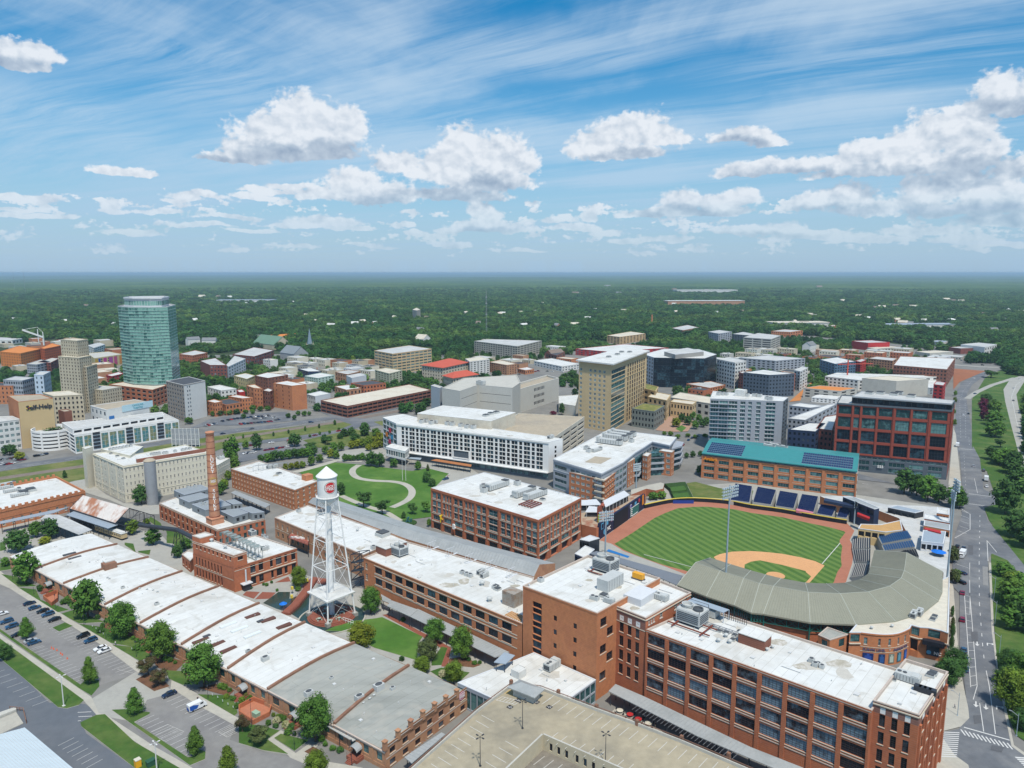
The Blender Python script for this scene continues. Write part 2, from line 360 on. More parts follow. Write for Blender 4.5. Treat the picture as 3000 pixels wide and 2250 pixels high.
Bz=Ac('red_paint',(.45,.03,.03),.6,.1,.2); Bh=Ac('orange_sheathing',(.62,.22,.05),.8,.12,.2); Fd=Ac('teal_metal',(.045,.235,.24),.4,.08,.08)
Cv=Ac('terracotta_tile',(.50,.10,.06),.8,.12,.2)
def Dj(m,ang,w=3.0,l=24.0):
 nt=m.node_tree; N=nt.nodes; bs=N['Principled BSDF']; hs=[n for n in N if n.type=='HUE_SAT'][0]; D5=[n for n in N if n.type=='NEW_GEOMETRY'][0]
 mp=N.new('ShaderNodeMapping'); mp.inputs['Rotation'].default_value=(0,0,-ang); Au(nt,D5.outputs['Position'],mp.inputs['Vector'])
 bt=N.new('ShaderNodeTexBrick'); bt.inputs['Scale'].default_value=1; bt.inputs['Brick Width'].default_value=l; bt.inputs['Row Height'].default_value=w; bt.inputs['Mortar Size'].default_value=.06; bt.inputs['Color1'].default_value=(1,1,1,1); bt.inputs['Color2'].default_value=(.93,.93,.92,1); bt.inputs['Mortar'].default_value=(.70,.69,.66,1); Au(nt,mp.outputs[0],bt.inputs['Vector'])
 n1=N.new('ShaderNodeTexNoise'); n1.inputs['Scale'].default_value=.11; n1.inputs['Detail'].default_value=7; n1.inputs['Distortion'].default_value=1.2; Au(nt,D5.outputs['Position'],n1.inputs['Vector'])
 cr=N.new('ShaderNodeMapRange'); cr.inputs[1].default_value=.54; cr.inputs[2].default_value=.66; cr.inputs[4].default_value=.40; Au(nt,n1.outputs['Fac'],cr.inputs[0])
 m1=N.new('ShaderNodeMix'); m1.data_type='RGBA'; m1.blend_type='MULTIPLY'; m1.inputs[0].default_value=1; Au(nt,hs.outputs[0],m1.inputs[6]); Au(nt,bt.outputs[0],m1.inputs[7])
 m2=N.new('ShaderNodeMix'); m2.data_type='RGBA'; Au(nt,cr.outputs[0],m2.inputs[0]); Au(nt,m1.outputs[2],m2.inputs[6]); m2.inputs[7].default_value=(.42,.40,.35,1); Au(nt,m2.outputs[2],bs.inputs['Base Color'])
Dj(Aa,Bx(48.5)); Dj(Ct,Bx(48.5),3.5,40); Dj(Ae,Bx(-41.5),4,30)
Cd=Ac('planted_roof',(.16,.18,.05),.95,.3,.2,col2=(.25,.22,.07))
Ec=Ac('stone_coping',(.50,.42,.36),.8,.15,.4); An=Ac('pale_stone_trim',(.58,.52,.42),.8,.1,.3); C8=Ac('rust_steel',(.20,.05,.03),.7,.2,.6)
A1=Ac('grey_ribbed_metal_roof',(.36,.38,.38),.5,.1,.15,col2=(.29,.31,.31)); F4=Ac('hvac_grey',(.48,.50,.49),.6,.12,.5); Et=Ac('hvac_fan_dark',(.08,.09,.10),.7,.2,.5)
A4=Ca('dark_glass',(.010,.013,.018),(.08,.10,.12),rough=.25,spec=.35,frac=.88); A0=Ca('teal_glass',(.012,.055,.062),(.12,.25,.25),frac=.70); Ed=Ca('mill_glass',(.010,.012,.02),(.17,.25,.31),rough=.2,spec=.4,frac=.66); Ch=Ca('blue_glass',(.02,.04,.065),(.20,.27,.32),rough=.2,spec=.4,frac=.75)  # mill glass: blue-grey reflections painted into the colour of its lighter panes
F5=Ca('green_glass',(.035,.135,.12),(.22,.43,.36),frac=.52,spec=.5); Aq=Ca('black_glass',(.008,.013,.022),(.04,.09,.12),rough=.2,spec=.3,frac=.8)
Iu=Ac('white_window_frame',(.62,.60,.54),.7,.1,.5); Ee=Ac('dark_window_frame',(.05,.03,.03),.6,.2,.5); Iv=Ac('green_window_frame',(.03,.09,.09),.6,.2,.5); C9=Ac('grey_window_frame',(.35,.38,.40),.6,.1,.5)
# frame glass nx ny fw recess sill
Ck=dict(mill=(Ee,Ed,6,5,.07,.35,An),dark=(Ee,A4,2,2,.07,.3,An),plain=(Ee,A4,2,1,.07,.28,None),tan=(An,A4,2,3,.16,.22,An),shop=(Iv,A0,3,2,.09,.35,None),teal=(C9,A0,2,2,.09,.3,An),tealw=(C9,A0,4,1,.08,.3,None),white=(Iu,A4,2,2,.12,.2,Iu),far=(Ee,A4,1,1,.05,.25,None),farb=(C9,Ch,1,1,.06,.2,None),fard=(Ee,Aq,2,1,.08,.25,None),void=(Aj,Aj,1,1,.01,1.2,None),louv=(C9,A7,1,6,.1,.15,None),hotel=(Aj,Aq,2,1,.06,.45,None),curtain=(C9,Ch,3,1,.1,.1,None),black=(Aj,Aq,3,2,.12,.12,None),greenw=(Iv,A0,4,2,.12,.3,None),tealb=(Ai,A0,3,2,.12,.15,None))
WM={}
def Dk(w,h,st):
 k=(round(w*5),round(h*5),st)
 if k in WM:return WM[k]
 fm,gm,nx,ny,fw,Df,sm=Ck[st]; b=MB()
 def bx(x0,x1,y0,y1,z0,z1,mi):
  b.face([(x0,y0,z0),(x1,y0,z0),(x1,y0,z1),(x0,y0,z1)],mi); b.face([(x0,y0,z1),(x1,y0,z1),(x1,y1,z1),(x0,y1,z1)],mi); b.face([(x0,y0,z0),(x0,y1,z0),(x1,y1,z0),(x1,y0,z0)],mi)
  b.face([(x0,y0,z0),(x0,y0,z1),(x0,y1,z1),(x0,y1,z0)],mi); b.face([(x1,y0,z0),(x1,y1,z0),(x1,y1,z1),(x1,y0,z1)],mi)
 b.face([(-w/2,Df,0),(w/2,Df,0),(w/2,Df,h),(-w/2,Df,h)],1)
 y0=Df-.07; f=fw*1.1
 for x0,x1,z0,z1 in((-w/2,w/2,0,f),(-w/2,w/2,h-f,h),(-w/2,-w/2+f,f,h-f),(w/2-f,w/2,f,h-f)):bx(x0,x1,y0,Df,z0,z1,0)
 for i in range(1,nx):x=-w/2+w*i/nx; bx(x-fw/2.4,x+fw/2.4,y0+.012,Df,f,h-f,0)
 for i in range(1,ny):z=h*i/ny; bx(-w/2+f,w/2-f,y0+.024,Df,z-fw/2.4,z+fw/2.4,0)
 if sm:bx(-w/2-.12,w/2+.12,-.14,Df,-.22,-.002,2)
 me=b.mesh('window',[fm,gm]+([sm]if sm else[])); WM[k]=me; return me
Fe=[]
class Ay:
 def __init__(s,name,label,cat,P,z,zb=0.,par=.8,parw=.4,walls=(Al,),rm=Aa,cap=Ec,group=None,roofz=None,flat=False,overhang=None,rect=False):
  if isinstance(z,tuple):z=De(*z)
  if isinstance(P,str):P=Ar(P,z)
  if len(P)==3:P=P[:2]+[P[2],P[0]+P[2]-P[1]]
  Fe.append((P,z)); s.P=P; s.z=z; s.zb=zb; c=sum((Vector(q)for q in P),Vector((0,0)))/len(P); s.c=c
  s.root=Ah(name,label,cat,(c.x,c.y,zb),0,group); s.o=Vector((c.x,c.y,zb))
  s.wb=MB(s.o); s.walls=list(walls); s.nw=0; s.extra=None; s.done=set(); s.par=par
  dz=z-par
  if rm:
   rb=MB(s.o); ip=Ba(P,parw)if par>0 else P
   rb.face([(q[0],q[1],dz)for q in ip],0)
   me=rb.mesh('roof',[rm]); bm=bmesh.new(); bm.from_mesh(me); bmesh.ops.triangulate(bm,faces=bm.faces[:]); bm.to_mesh(me); bm.free()
   ob('roof',me,s.root)
   if par>0:
    pb=MB(s.o); n=len(P); op=Ba(P,-.07)
    for i in range(n):
     j=(i+1)%n
     pb.face([(*op[i],z),(*op[j],z),(*ip[j],z),(*ip[i],z)],0); pb.face([(*ip[i],z),(*ip[j],z),(*ip[j],dz),(*ip[i],dz)],0)
     pb.face([(*op[i],z-.3),(*op[j],z-.3),(*op[j],z),(*op[i],z)],0); pb.face([(*P[i],z-.3),(*P[j],z-.3),(*op[j],z-.3),(*op[i],z-.3)][::-1],0)
    pb.build('parapet',cap,s.root)
 def fac(s,i,bands=(),trims=(),pil=(),zones=None,mi=0,z1=None,z0=None):
  P=s.P; n=len(P); A=P[i]; B=P[(i+1)%n]; s.done.add(i)
  s.wall(A,B,s.zb if z0 is None else z0,s.z if z1 is None else z1,bands,trims,pil,zones,mi); return s
 def wall(s,A,B,z0,z1,bands=(),trims=(),pil=(),zones=None,mi=0):
  A=Vector(A); B=Vector(B); L=(B-A).length; u=(B-A)/L; Fs=Vector((u.y,-u.x)); rz=atan2(u.y,u.x); wb=s.wb
  def q(x0,x1,za,zc,d=0.):
   a=A+u*x0+Fs*d; c=A+u*x1+Fs*d; m=mi
   if zones:
    for zt,k in zones:
     if(za+zc)/2<zt:m=k; break
   wb.face([(*a,za),(*c,za),(*c,zc),(*a,zc)],m)
  def qz(x0,x1,za,zc):
   cuts=sorted({za,zc,*[zt for zt,k in(zones or[])if za<zt<zc]})
   for a_,b_ in zip(cuts,cuts[1:]):q(x0,x1,a_,b_)
  Ea=z0
  for bd in sorted(bands,key=lambda t:t[0]):
   za,zc,cols,st=bd[:4]; za+=s.zb*0
   if za<Ea-1e-6 or zc>z1 or zc<=za:continue
   qz(0,L,Ea,za)if za>Ea else None
   if isinstance(cols,tuple):
    nn,fr=cols[:2]; x0=(cols[2]if len(cols)>2 else 0)*L; x1=(cols[3]if len(cols)>3 else 1)*L
    p_=(x1-x0)/nn; cl=[(x0+p_*(k+.5-fr/2),x0+p_*(k+.5+fr/2),st)for k in range(nn)]
   else:cl=[(c[0]*L,c[1]*L,c[2]if len(c)>2 else st)for c in cols]
   x=0.
   for a,c,Ff in cl:
    qz(x,a,za,zc); x=c; Df=Ck[Ff][5]
    pa=A+u*a; pc=A+u*c; ia=pa-Fs*Df; ic=pc-Fs*Df
    m=mi
    for zt,k in(zones or[]):
     if(za+zc)/2<zt:m=k; break
    wb.face([(*pa,za),(*ia,za),(*ia,zc),(*pa,zc)][::-1],m); wb.face([(*pc,za),(*ic,za),(*ic,zc),(*pc,zc)],m)
    wb.face([(*pa,za),(*pc,za),(*ic,za),(*ia,za)],m); wb.face([(*pa,zc),(*ia,zc),(*ic,zc),(*pc,zc)],m)
    me=Dk(c-a,zc-za,Ff); G1=(pa+pc)/2; s.nw+=1
    w0,h0=c-a,zc-za; kx,kz=round(w0*5)/5,round(h0*5)/5; G2=(w0/kx if kx else 1,1,h0/kz if kz else 1)
# cached mesh was made at its first size; scale to fit
    bb=Jp.setdefault(me.name,(w0,h0)); G2=(w0/bb[0],1,h0/bb[1])
    if s.nw<=290:
     ob('window',me,s.root,(G1.x-s.o.x,G1.y-s.o.y,za-s.o.z),rz,G2)
    else:
     if s.extra is None:s.extra={}
     e=s.extra.setdefault(Ff,MB(s.o)); cs,sn=cos(rz),sin(rz); base=len(e.v)
     for v in me.vertices:
      X,Y,Z=v.co.x*G2[0],v.co.y,v.co.z*G2[2]; e.v.append((G1.x+X*cs-Y*sn-s.o.x,G1.y+X*sn+Y*cs-s.o.y,za+Z-s.o.z))
     for p in me.polygons:e.f.append(tuple(base+k for k in p.vertices)); e.m.append(p.material_index)
   qz(x,L,za,zc); Ea=zc
  if Ea<z1:qz(0,L,Ea,z1)
  def Iw(x0,x1,za,zc,d,m):
   a=A+u*x0; c=A+u*x1; ao=a+Fs*d; co=c+Fs*d
   wb.face([(*ao,za),(*co,za),(*co,zc),(*ao,zc)],m); wb.face([(*ao,zc),(*co,zc),(*c,zc),(*a,zc)],m); wb.face([(*a,za),(*c,za),(*co,za),(*ao,za)],m)
   wb.face([(*a,za),(*ao,za),(*ao,zc),(*a,zc)],m); wb.face([(*co,za),(*c,za),(*c,zc),(*co,zc)],m)
  for t in trims:
   z_,h_,d_,m_=t[:4]; x0,x1=(t[4],t[5])if len(t)>4 else(0,1); Iw(x0*L,x1*L,z_,z_+h_,d_,m_)
  for xs,w_,d_,za,zc,m_ in pil:
   if isinstance(xs,int):xs=[k/xs for k in range(xs+1)]
   for x in xs:Iw(max(0,x*L-w_/2),min(L,x*L+w_/2),za,zc,d_,m_)
 def end(s):
  for i in range(len(s.P)):
   if i not in s.done:s.fac(i)
  s.wb.build('wall',s.walls,s.root)
  if s.extra:
   for Ff,e in s.extra.items():
    fm,gm,*_,sm=Ck[Ff]; o=e.build('windows',[fm,gm]+([sm]if sm else[]),s.root); o['kind']='stuff'
  return s
 def part(s,name,mb,mats,smooth=False):Ho=mb.build(name,mats,s.root,smooth); return Ho
 def mb(s):return MB(s.o)
 def loc(s,p,z):return(p[0]-s.o.x,p[1]-s.o.y,z-s.o.z)
Jp={}
def fl(n,z0,fh,sill,h,cols,st):return[(z0+i*fh+sill,z0+i*fh+sill+h,cols,st)for i in range(n)]
AC={}
def Ci(kind):
 if kind in AC:return AC[kind]
 b=MB()
 if kind=='unit':
  b.box((0,0,.05),1,.5,.38,mi=0); b.box((0,0,0),.92,.42,.05,mi=1)
  for x in(-.36,-.14):b.lathe((x,0,.43),[(.09,0),(.09,.03),(.0,.03)],10,1)
  b.box((.3,0,.43),.3,.44,.05,mi=0); b.box((-.501,0,.1),.006,.4,.25,mi=1)
  for i in range(6):b.box((-.4+i*.13,-.253,.1),.015,.008,.28,mi=1)
 elif kind=='long':
  b.box((0,0,.03),1,.24,.16,mi=0); b.box((-.46,0,.19),.1,.2,.05,mi=0); b.box((.4,0,.19),.18,.22,.03,mi=1)
  for i in range(9):b.box((-.42+i*.105,-.122,.05),.01,.006,.13,mi=1)
 elif kind=='fan':
  b.box((0,0,0),1,1,.85,mi=0); b.lathe((0,0,.85),[(.4,0),(.4,.06),(.32,.06),(.3,.02),(0,.02)],12,1)
 elif kind=='vent':
  b.lathe((0,0,0),[(.3,0),(.3,.5),(.5,.55),(.5,.75),(.2,.95),(0,1)],10,0)
 elif kind=='curb':b.box((0,0,0),1,1,.3,mi=0); b.box((0,0,.3),.86,.86,.12,mi=1)
 elif kind=='tower':
  b.box((0,0,.12),1,.8,.55,mi=0)
  for i in range(5):b.box((0,-.405,.2+i*.085),.9,.012,.04,mi=1); b.box((.505,0,.2+i*.085),.012,.7,.04,mi=1)
  b.lathe((-.22,0,.67),[(.21,0),(.23,.16),(.19,.16),(.17,.02),(0,.02)],16,0); b.lathe((.24,0,.67),[(.2,0),(.2,.1),(.16,.1),(.14,.02),(0,.02)],16,1)
  for x in(-.48,.48):
   for y in(-.38,.38):b.bar((x,y,0),(x,y,.85),.012,4,1)
  for y in(-.38,.38):b.bar((-.48,y,.85),(.48,y,.85),.01,4,1)
 AC[kind]=b.mesh('roof_unit',[F4,Et]); return AC[kind]
F6=dict(unit='air_handler',long='air_handler',fan='condenser',vent='vent',curb='roof_hatch',tower='cooling_tower')
def ac(bl,kind,where,L,rz=DA,h=None,w=None,z=None):
 zr=bl.z-bl.par if z is None else z
 for q in Ar(where,zr):ob(F6[kind],Ci(kind),bl.root,bl.loc(q,zr),rz,(L,w or L,h or L))
def Ix(bl,P,ze,zr,m,over=.6,name='roof'):
 P=Ba([Vector(p)for p in P],-over); A,B,C_,D_=P; w=min((D_-A).length,(B-A).length)/2
 if(B-A).length>(D_-A).length:u=(B-A).normalized()*w; m1=(A+D_)/2+u; m2=(B+C_)/2-u; F=[(A,B,m2,m1),(C_,D_,m1,m2),(D_,A,m1),(B,C_,m2)]
 else:u=(D_-A).normalized()*w; m1=(A+B)/2+u; m2=(D_+C_)/2-u; F=[(B,C_,m2,m1),(D_,A,m1,m2),(A,B,m1),(C_,D_,m2)]
 b=bl.mb()
 for f in F:b.face([(*p,zr if p in(m1,m2)else ze)for p in f])
 for i in range(4):b.face([(*P[i],ze-.35),(*P[(i+1)%4],ze-.35),(*P[(i+1)%4],ze),(*P[i],ze)])
 bl.part(name,b,[m])
def Bv(mb,pl,z,h=1.1,step=2.5,r=.05,mi=0):
 for a,c in zip(pl,pl[1:]):
  a=Vector(a); c=Vector(c); n=max(1,int((c-a).length/step))
  for i in range(n+1):p=a.lerp(c,i/n); mb.bar((*p,z),(*p,z+h),r,4,mi,cap=False)
  for k in(.55,1):mb.bar((*a,z+h*k),(*c,z+h*k),r,4,mi,cap=False)
# ground
Fg=Ac('land',(.035,.06,.02),.95,.3,.004,col2=(.06,.075,.03))
Hp=Ac('asphalt',(.12,.135,.155),.9,.14,.05,col2=(.13,.14,.155),bump=.05); Cw=Ac('worn_asphalt',(.24,.235,.225),.95,.12,.06,col2=(.175,.17,.168),bump=.05)
Bg=Ac('street_asphalt',(.135,.145,.16),.9,.14,.06,col2=(.19,.195,.20))
Bo=Ac('concrete_walk',(.44,.42,.36),.9,.1,.12,col2=(.36,.345,.30)); A2=Ac('concrete_paving',(.37,.365,.33),.9,.1,.08,col2=(.31,.305,.28)); F7=Ac('kerb_concrete',(.50,.48,.41),.9,.1,.3)
Ef=Ac('lawn',(.05,.115,.018),.95,.22,.06,col2=(.10,.14,.035),bump=.3,bscale=2); Cm=Ac('dry_lawn',(.10,.14,.03),.95,.25,.05,col2=(.17,.17,.06)); Dl=Ac('park_lawn',(.06,.15,.02),.95,.18,.04,col2=(.10,.185,.035),bump=.2)
C1=Ac('mulch',(.17,.085,.045),.95,.25,.3,col2=(.10,.05,.03)); Da=Ac('brick_paving',(.25,.085,.055),.9,.15,.3); Iy=Ac('bare_earth',(.30,.16,.08),.95,.2,.05,col2=(.22,.13,.08))
F8=Ac('town_paving',(.22,.215,.20),.95,.2,.02,col2=(.15,.15,.145)); Bw=Ac('road_marking_white',(.60,.60,.58),.8,.1,1.); Iz=Ac('road_marking_yellow',(.55,.36,.08),.8,.1,1.)
Eg=Ac('rail_ballast',(.22,.18,.15),.95,.2,.2,col2=(.15,.12,.10)); Dm=Ac('fountain_water',(.03,.055,.045),.12,.2,.3,spec=.5); Dn=Ac('red_clay',(.30,.12,.06),.95,.2,.03)
b=MB(); S=90000
b.face([(-S,-500,-.02),(S,-500,-.02),(S,S,-.02),(-S,S,-.02)]); Bc(b.build('ground',Fg),kind='structure')
Ad('town_ground','D -700,1800 3000,1800 3000,800 2212,745 1950,745 1700,715 1300,740 1000,765 600,765 250,770 -300,800',F8,.004)
# near left: lower parking lot, lawns, paths
Ad('lower_parking_lot','a -400,500 0,745 400,1130 690,1140 800,1215 655,1290 700,1380 1090,1659 1500,1950 -400,1950',Hp,.012)
Ad('parking_lot','a -300,100 80,205 235,300 300,345 860,690 1130,890 815,985 650,1000 0,480 -300,330',Cw,.012)
Ad('driveway','a 690,1130 1100,880 1440,1050 1190,1110 1100,1290 800,1230',A2,.016)
Ad('parking_lot','a 1100,1290 1190,1108 1430,1040 1560,1110 1910,1320 1860,1430 2212,1560 2500,1650 2500,1850 1560,1850 1060,1300',Cw,.014)
def Aw(s,m=Ef,h=.12,name='lawn'):return Ad(name,s,m,.02,h,side=F7)
Aw('a -400,330 0,612 680,1112 640,1150 540,1178 470,1168 420,1125 0,772 -400,480')
Aw('a 650,1292 780,1232 850,1225 1090,1450 1450,1659 1600,1750 1350,1850 1090,1659 660,1325')
Aw('a -400,290 0,535 650,985 700,945 800,950 805,1000 740,1075 640,1015 0,560 -400,310')
Aw('a 905,1190 1010,1185 1215,1210 1210,1225 1085,1290 1520,1575 1560,1570 1600,1505 1665,1530 1660,1590 1540,1640 1060,1300')
Aw('a 425,525 525,482 590,510 480,555'); Aw('a 1100,945 1180,900 1300,930 1375,1000 1250,1040',C1)
Ad('sidewalk','a -400,310 0,572 740,1085 800,1215 850,1222 1260,1490 1560,1659 1560,1700 1480,1700 1100,1450 780,1228 690,1125 0,610 -400,340',Bo,.03)
Ad('sidewalk','a 0,60 70,120 150,200 480,400 560,450 900,650 1130,800 1140,870 1120,890 860,690 550,490 235,305 80,205 -50,150',Bo,.03)
Ad('sidewalk','a 1390,950 1480,990 1620,1070 1940,1260 2150,1380 2212,1440 2212,1500 1930,1330 1600,1150 1430,1040 1380,1020',Bo,.03)
for s in('a 150,200 290,215 330,300 560,380 470,400','a 500,410 600,380 850,480 640,490 560,450','a 640,495 830,520 1060,600 1150,640 1130,690 900,650','a 910,665 1180,690 1230,760 1130,795','a 1370,940 1340,870 1500,880 1540,985 1480,990','a 1600,1065 1880,1075 1925,1215 1900,1240','a 10,90 130,110 300,190 150,195','e 0,1250 200,1200 130,1290 0,1310'):Aw(s)
Aw('b 0,1300 180,1320 330,1360 230,1430 400,1550 200,1520 0,1460'); Aw('b 285,1420 340,1385 560,1440 450,1525'); Aw('b 530,1530 600,1490 680,1530 600,1570',C1)
for s in('a 350,60 470,110 600,200 600,300 350,180','a 850,470 1000,520 1240,640 1180,690 1000,600 840,520','a 1230,780 1300,740 1500,800 1420,880 1280,850','a 1600,1010 1750,980 1900,1030 1850,1080'):Ad('planting_bed',s,C1,.15)
Ad('sidewalk','b 235,1430 340,1355 380,1375 290,1425 460,1540 560,1470 640,1480 590,1520 650,1600 900,1640 1000,1659 1100,1800 600,1800 400,1560',Bo,.03)
Ad('brick_path','a 1415,955 1500,905 1560,930 1470,985',Da,.035)
Ad('street','b 0,1480 200,1540 400,1570 560,1640 600,1800 -200,1800 -200,1440',Cw,.018)
# courtyard of the campus
Ad('courtyard','e 330,850 1000,960 1290,1000 1600,1330 2212,1560 2900,1500 2900,2300 e 0,1200 -200,1000',A2,.010)
Ad('courtyard','b -700,-200 2212,500 2212,1100 1800,1050 900,700 -300,150',A2,.012)
Aw('b 1110,450 1160,440 1490,600 1460,640 1440,790 1100,690 1000,640 940,560 700,550 860,480',Dl)
Aw('b 1560,800 1640,680 1690,690 1640,830 1560,835'); Aw('b 1550,880 1640,850 1870,890 1780,970 1640,940'); Aw('b 1700,780 1820,760 1960,830 1900,850 1700,830',C1)
Ad('brick_path','b 1160,420 1210,415 1500,570 1690,670 1720,690 1690,840 1640,840 1650,700 1480,595',Da,.02)
for s in('b 30,260 60,230 170,235 120,290','b 130,295 190,235 300,240 250,290','b 290,160 400,110 420,150','b 590,110 720,130 700,180 560,150'):Ad('brick_terrace',s,Da,.02)
Ad('stream','b 195,325 320,235 415,235 410,290 470,270 575,240 590,390 500,460 400,400 300,370',Dm,.03)
Ad('fountain_pool',[p1('b 755,450')+Vector((cos(t),sin(t)))*13.2 for t in[k*pi/18 for k in range(36)]],Dm,.03)
I0=MB(); I1=p1('b 755,450')
I0.lathe((I1.x,I1.y,0),[(13.0,.03),(13.0,.45),(13.6,.45),(13.6,0)],64); Bc(I0.build('pool_rim',Bo),'pale round stone rim of the pool below the water tower','pool rim')
for s in('e 1220,870 1300,920 1330,990 1200,900','e 1340,960 1480,1000 1560,1130 1450,1140 1360,1040','e 1350,1020 1420,1050 1410,1090 1350,1085','e 1010,1080 1080,1090 1100,1160 1010,1100','e 0,1080 40,1080 50,1140 0,1150','e 1120,1150 1220,1140 1210,1180 1120,1160'):Aw(s)
Ad('street','e 560,590 690,560 860,690 1000,760 1290,775 1290,850 1170,850 1040,800 900,740 650,660',A2,.014)
# railway corridor
Aw('e -300,560 0,505 660,400 1150,290 1460,260 f 0,190 950,85 1000,95 1000,140 560,200 200,260 0,270 e 1500,420 660,570 0,680 -300,720',Cm,0,'verge')
st=Ar('e -300,520 0,480 650,388 1150,300 f 0,165 300,135 720,72 j 1000,1195 1300,1140 1560,1090 2212,960'); Ad('street',Bn(st,15),Bg,.030)
rl=Ar('e -300,610 0,560 660,462 f 0,228 450,155 920,84 j 1050,1218 1560,1128 2212,1010'); Ad('rail_bed',Bn(rl,9),Eg,.034)
for o_ in(-3.2,-1.7,1.7,3.2):
 b=MB(); off=[p for p in rl]
 for i in range(len(rl)-1):
  d=(rl[i+1]-rl[i]).normalized(); n=Vector((-d.y,d.x)); b.bar((*(rl[i]+n*o_),.12),(*(rl[i+1]+n*o_),.12),.09,4)
 Bc(b.build('rail',C8),kind='structure')
Ff=Ar('f -100,300 0,285 200,260 560,220 850,170 960,125 1100,100'); Ad('street',Bn(Ff,12),Bg,.030)
Ad('street_junction','j 560,1140 680,1120 860,1220 1160,1250 1150,1290 1000,1310 840,1260 700,1200',Bg,.036)
Ad('parking_lot','j 0,1200 380,1180 470,1250 250,1270 0,1290 i 1700,1290 1500,1330 1700,1240',Bg,.020)
Ad('parking_lot','f 0,350 300,300 520,300 560,330 300,360 60,420 0,430',Bg,.026)
Ad('parking_lot','e -100,380 0,380 200,350 240,400 0,480 -100,490',Bg,.026)
Ad('lawn','f 520,250 940,160 1180,200 1190,260 850,300 640,310 560,270',Cm,.04); Ad('lawn','f 1090,100 1480,60 1560,90 1200,150',Cm,.04)
# park with the S-shaped path
Ad('park_lawn','f 470,500 780,430 1020,450 1400,500 1560,470 1700,520 1600,620 1560,680 1550,800 1560,870 1400,890 1290,915 1000,860 800,740 820,660 640,600',Dl,.03)
pl=A3(Ar('f 975,450 925,485 925,525 980,560 1100,578 1240,585 1340,605 1395,645 1400,690 1370,730 1310,765 1240,795')); Ad('park_path',Bn(pl,4.6),Bo,.05)
Ad('park_path',Bn(A3(Ar('f 830,700 930,745 1050,790 1180,830 1290,895 1330,920')),4),Bo,.052); Ad('park_path',Bn(Ar('f 450,510 620,465 790,415 1000,420'),6),Bo,.054)
Ad('plaza','f 1180,370 1300,420 1700,520 1600,620 1560,700 1700,900 2212,980 2212,620 2000,560 1880,480 1500,400',A2,.020); Ad('plaza','f 640,400 860,330 1190,300 1190,400 860,420',A2,.020)
# right-hand street and expressway
Aw('h 2900,0 1790,0 1800,300 1860,350 2000,760 1890,800 1930,900 2212,1270 2900,1900',Ef,0,'verge')
Aw('l 1790,1659 1790,1080 1900,900 2050,830 2900,830 2900,1659',Ef,0,'verge')
Aw('d 1960,-450 3100,300 3100,1600 2300,1500 2150,1400 2060,1200 2000,900 1975,560 1955,330 1945,0',Ef,0,'verge')
Ad('street','l 1640,1659 1655,1300 1668,1010 1700,950 1790,880 1900,845 1900,880 1790,965 1748,1040 1748,1100 1790,1340 1790,1480 h 1800,300 1855,400 1885,650 1990,700 2000,770 1885,790 1918,900 2040,1050 2212,1262 2500,1560 2500,1700 2212,1380 2080,1225 2000,1190 1950,1170 1918,1220 1945,1660 d 1960,560 1990,850 2010,950 2060,1200 2120,1480 2212,1550 2600,1700 2600,2000 1700,2000 1640,1560 1540,1440 1520,1380 1680,1350 1760,1250 1738,1050 1690,700 1690,250 1640,200 h 1620,1500 1635,1200 1645,1040 1710,850 1700,780 1735,700 1712,640 1690,340',Bg,.030)
Ad('expressway','l 2300,860 2212,880 2100,915 2045,1000 2060,1100 2110,1300 2180,1560 h 2212,560 2400,900 2600,1100 2600,700 l 2600,1659 2400,1500 2212,1270 2170,1150 2150,1040 2212,940 2300,900',A2,.034)
Ad('slip_road',Bn(Ar('l 1750,1075 1830,1020 1950,965 2060,930 2140,905'),6.5),A2,.040)
Ad('cross_street',Bn(Ar('l 1500,790 1660,800 1850,815 2060,825 2300,830'),12),A2,.036)
Ad('cross_street','h 700,640 870,570 1150,600 1560,740 1700,780 1735,700 1300,640 870,520 600,470',Bg,.022)
Ad('sidewalk','h 1600,600 1640,150 1660,200 1712,700 1690,780 1600,740',Bo,.03)
Ad('sidewalk','d 1600,80 1640,200 1670,600 1700,900 1760,1180 1768,1260 1700,1330 1520,1375 1540,1200 1620,900 1610,400',Bo,.05)
Ad('sidewalk','d 1530,1500 1560,1430 1650,1560 1760,1640 1800,1800 1450,1800',Bo,.05)
Ad('sidewalk','d 1925,0 1945,0 1970,560 2000,850 2070,1190 2130,1480 2300,1600 2290,1620 2110,1490 2052,1210 1990,860 1950,560',Bo,.05)
# the row of arched warehouses
ZE=6.2
F0,F9=p1('e 80,1187',ZE),p1('b 1190,1522',ZE); B0,B9=p1('e 735,1005',ZE),p1('b 1855,1035',ZE)
def Hq(A,B,q):u=(B-A).normalized(); return A+u*(q-A).dot(u)
FX=[Hq(F0,F9,q)for q in Ar('e 80,1187 300,1290 515,1412 a 835,345 1110,500 1430,680 1800,880 2150,1035 b 748,1320 1190,1522',ZE)]
BX=[Hq(B0,B9,q)for q in Ar('e 735,1005 965,1090 1218,1195 1490,1310 1790,1430 2110,1570 b 545,480 940,650 1385,830 1855,1035',ZE)]
cw=(FX[4]+FX[5]+BX[4]+BX[5])/4; WR=Vector((cw.x,cw.y,0))
wh=Ah('brick_warehouse','long single-storey tan brick warehouse of nine arched roof bays beside the parking lots','warehouse',WR)
HP=[(0,0),(.12,.4),(.3,.85),(.45,1.1),(.58,1.15),(.75,.9),(.9,.45),(1,.15)]
sw=Ay.__new__(Ay); sw.root=wh; sw.o=WR; sw.wb=MB(WR); sw.nw=0; sw.extra=None; sw.c=cw; sw.zb=0; sw.z=ZE; sw.par=0
Do=Bu('warehouse_coping_brick',(.27,.14,.09))
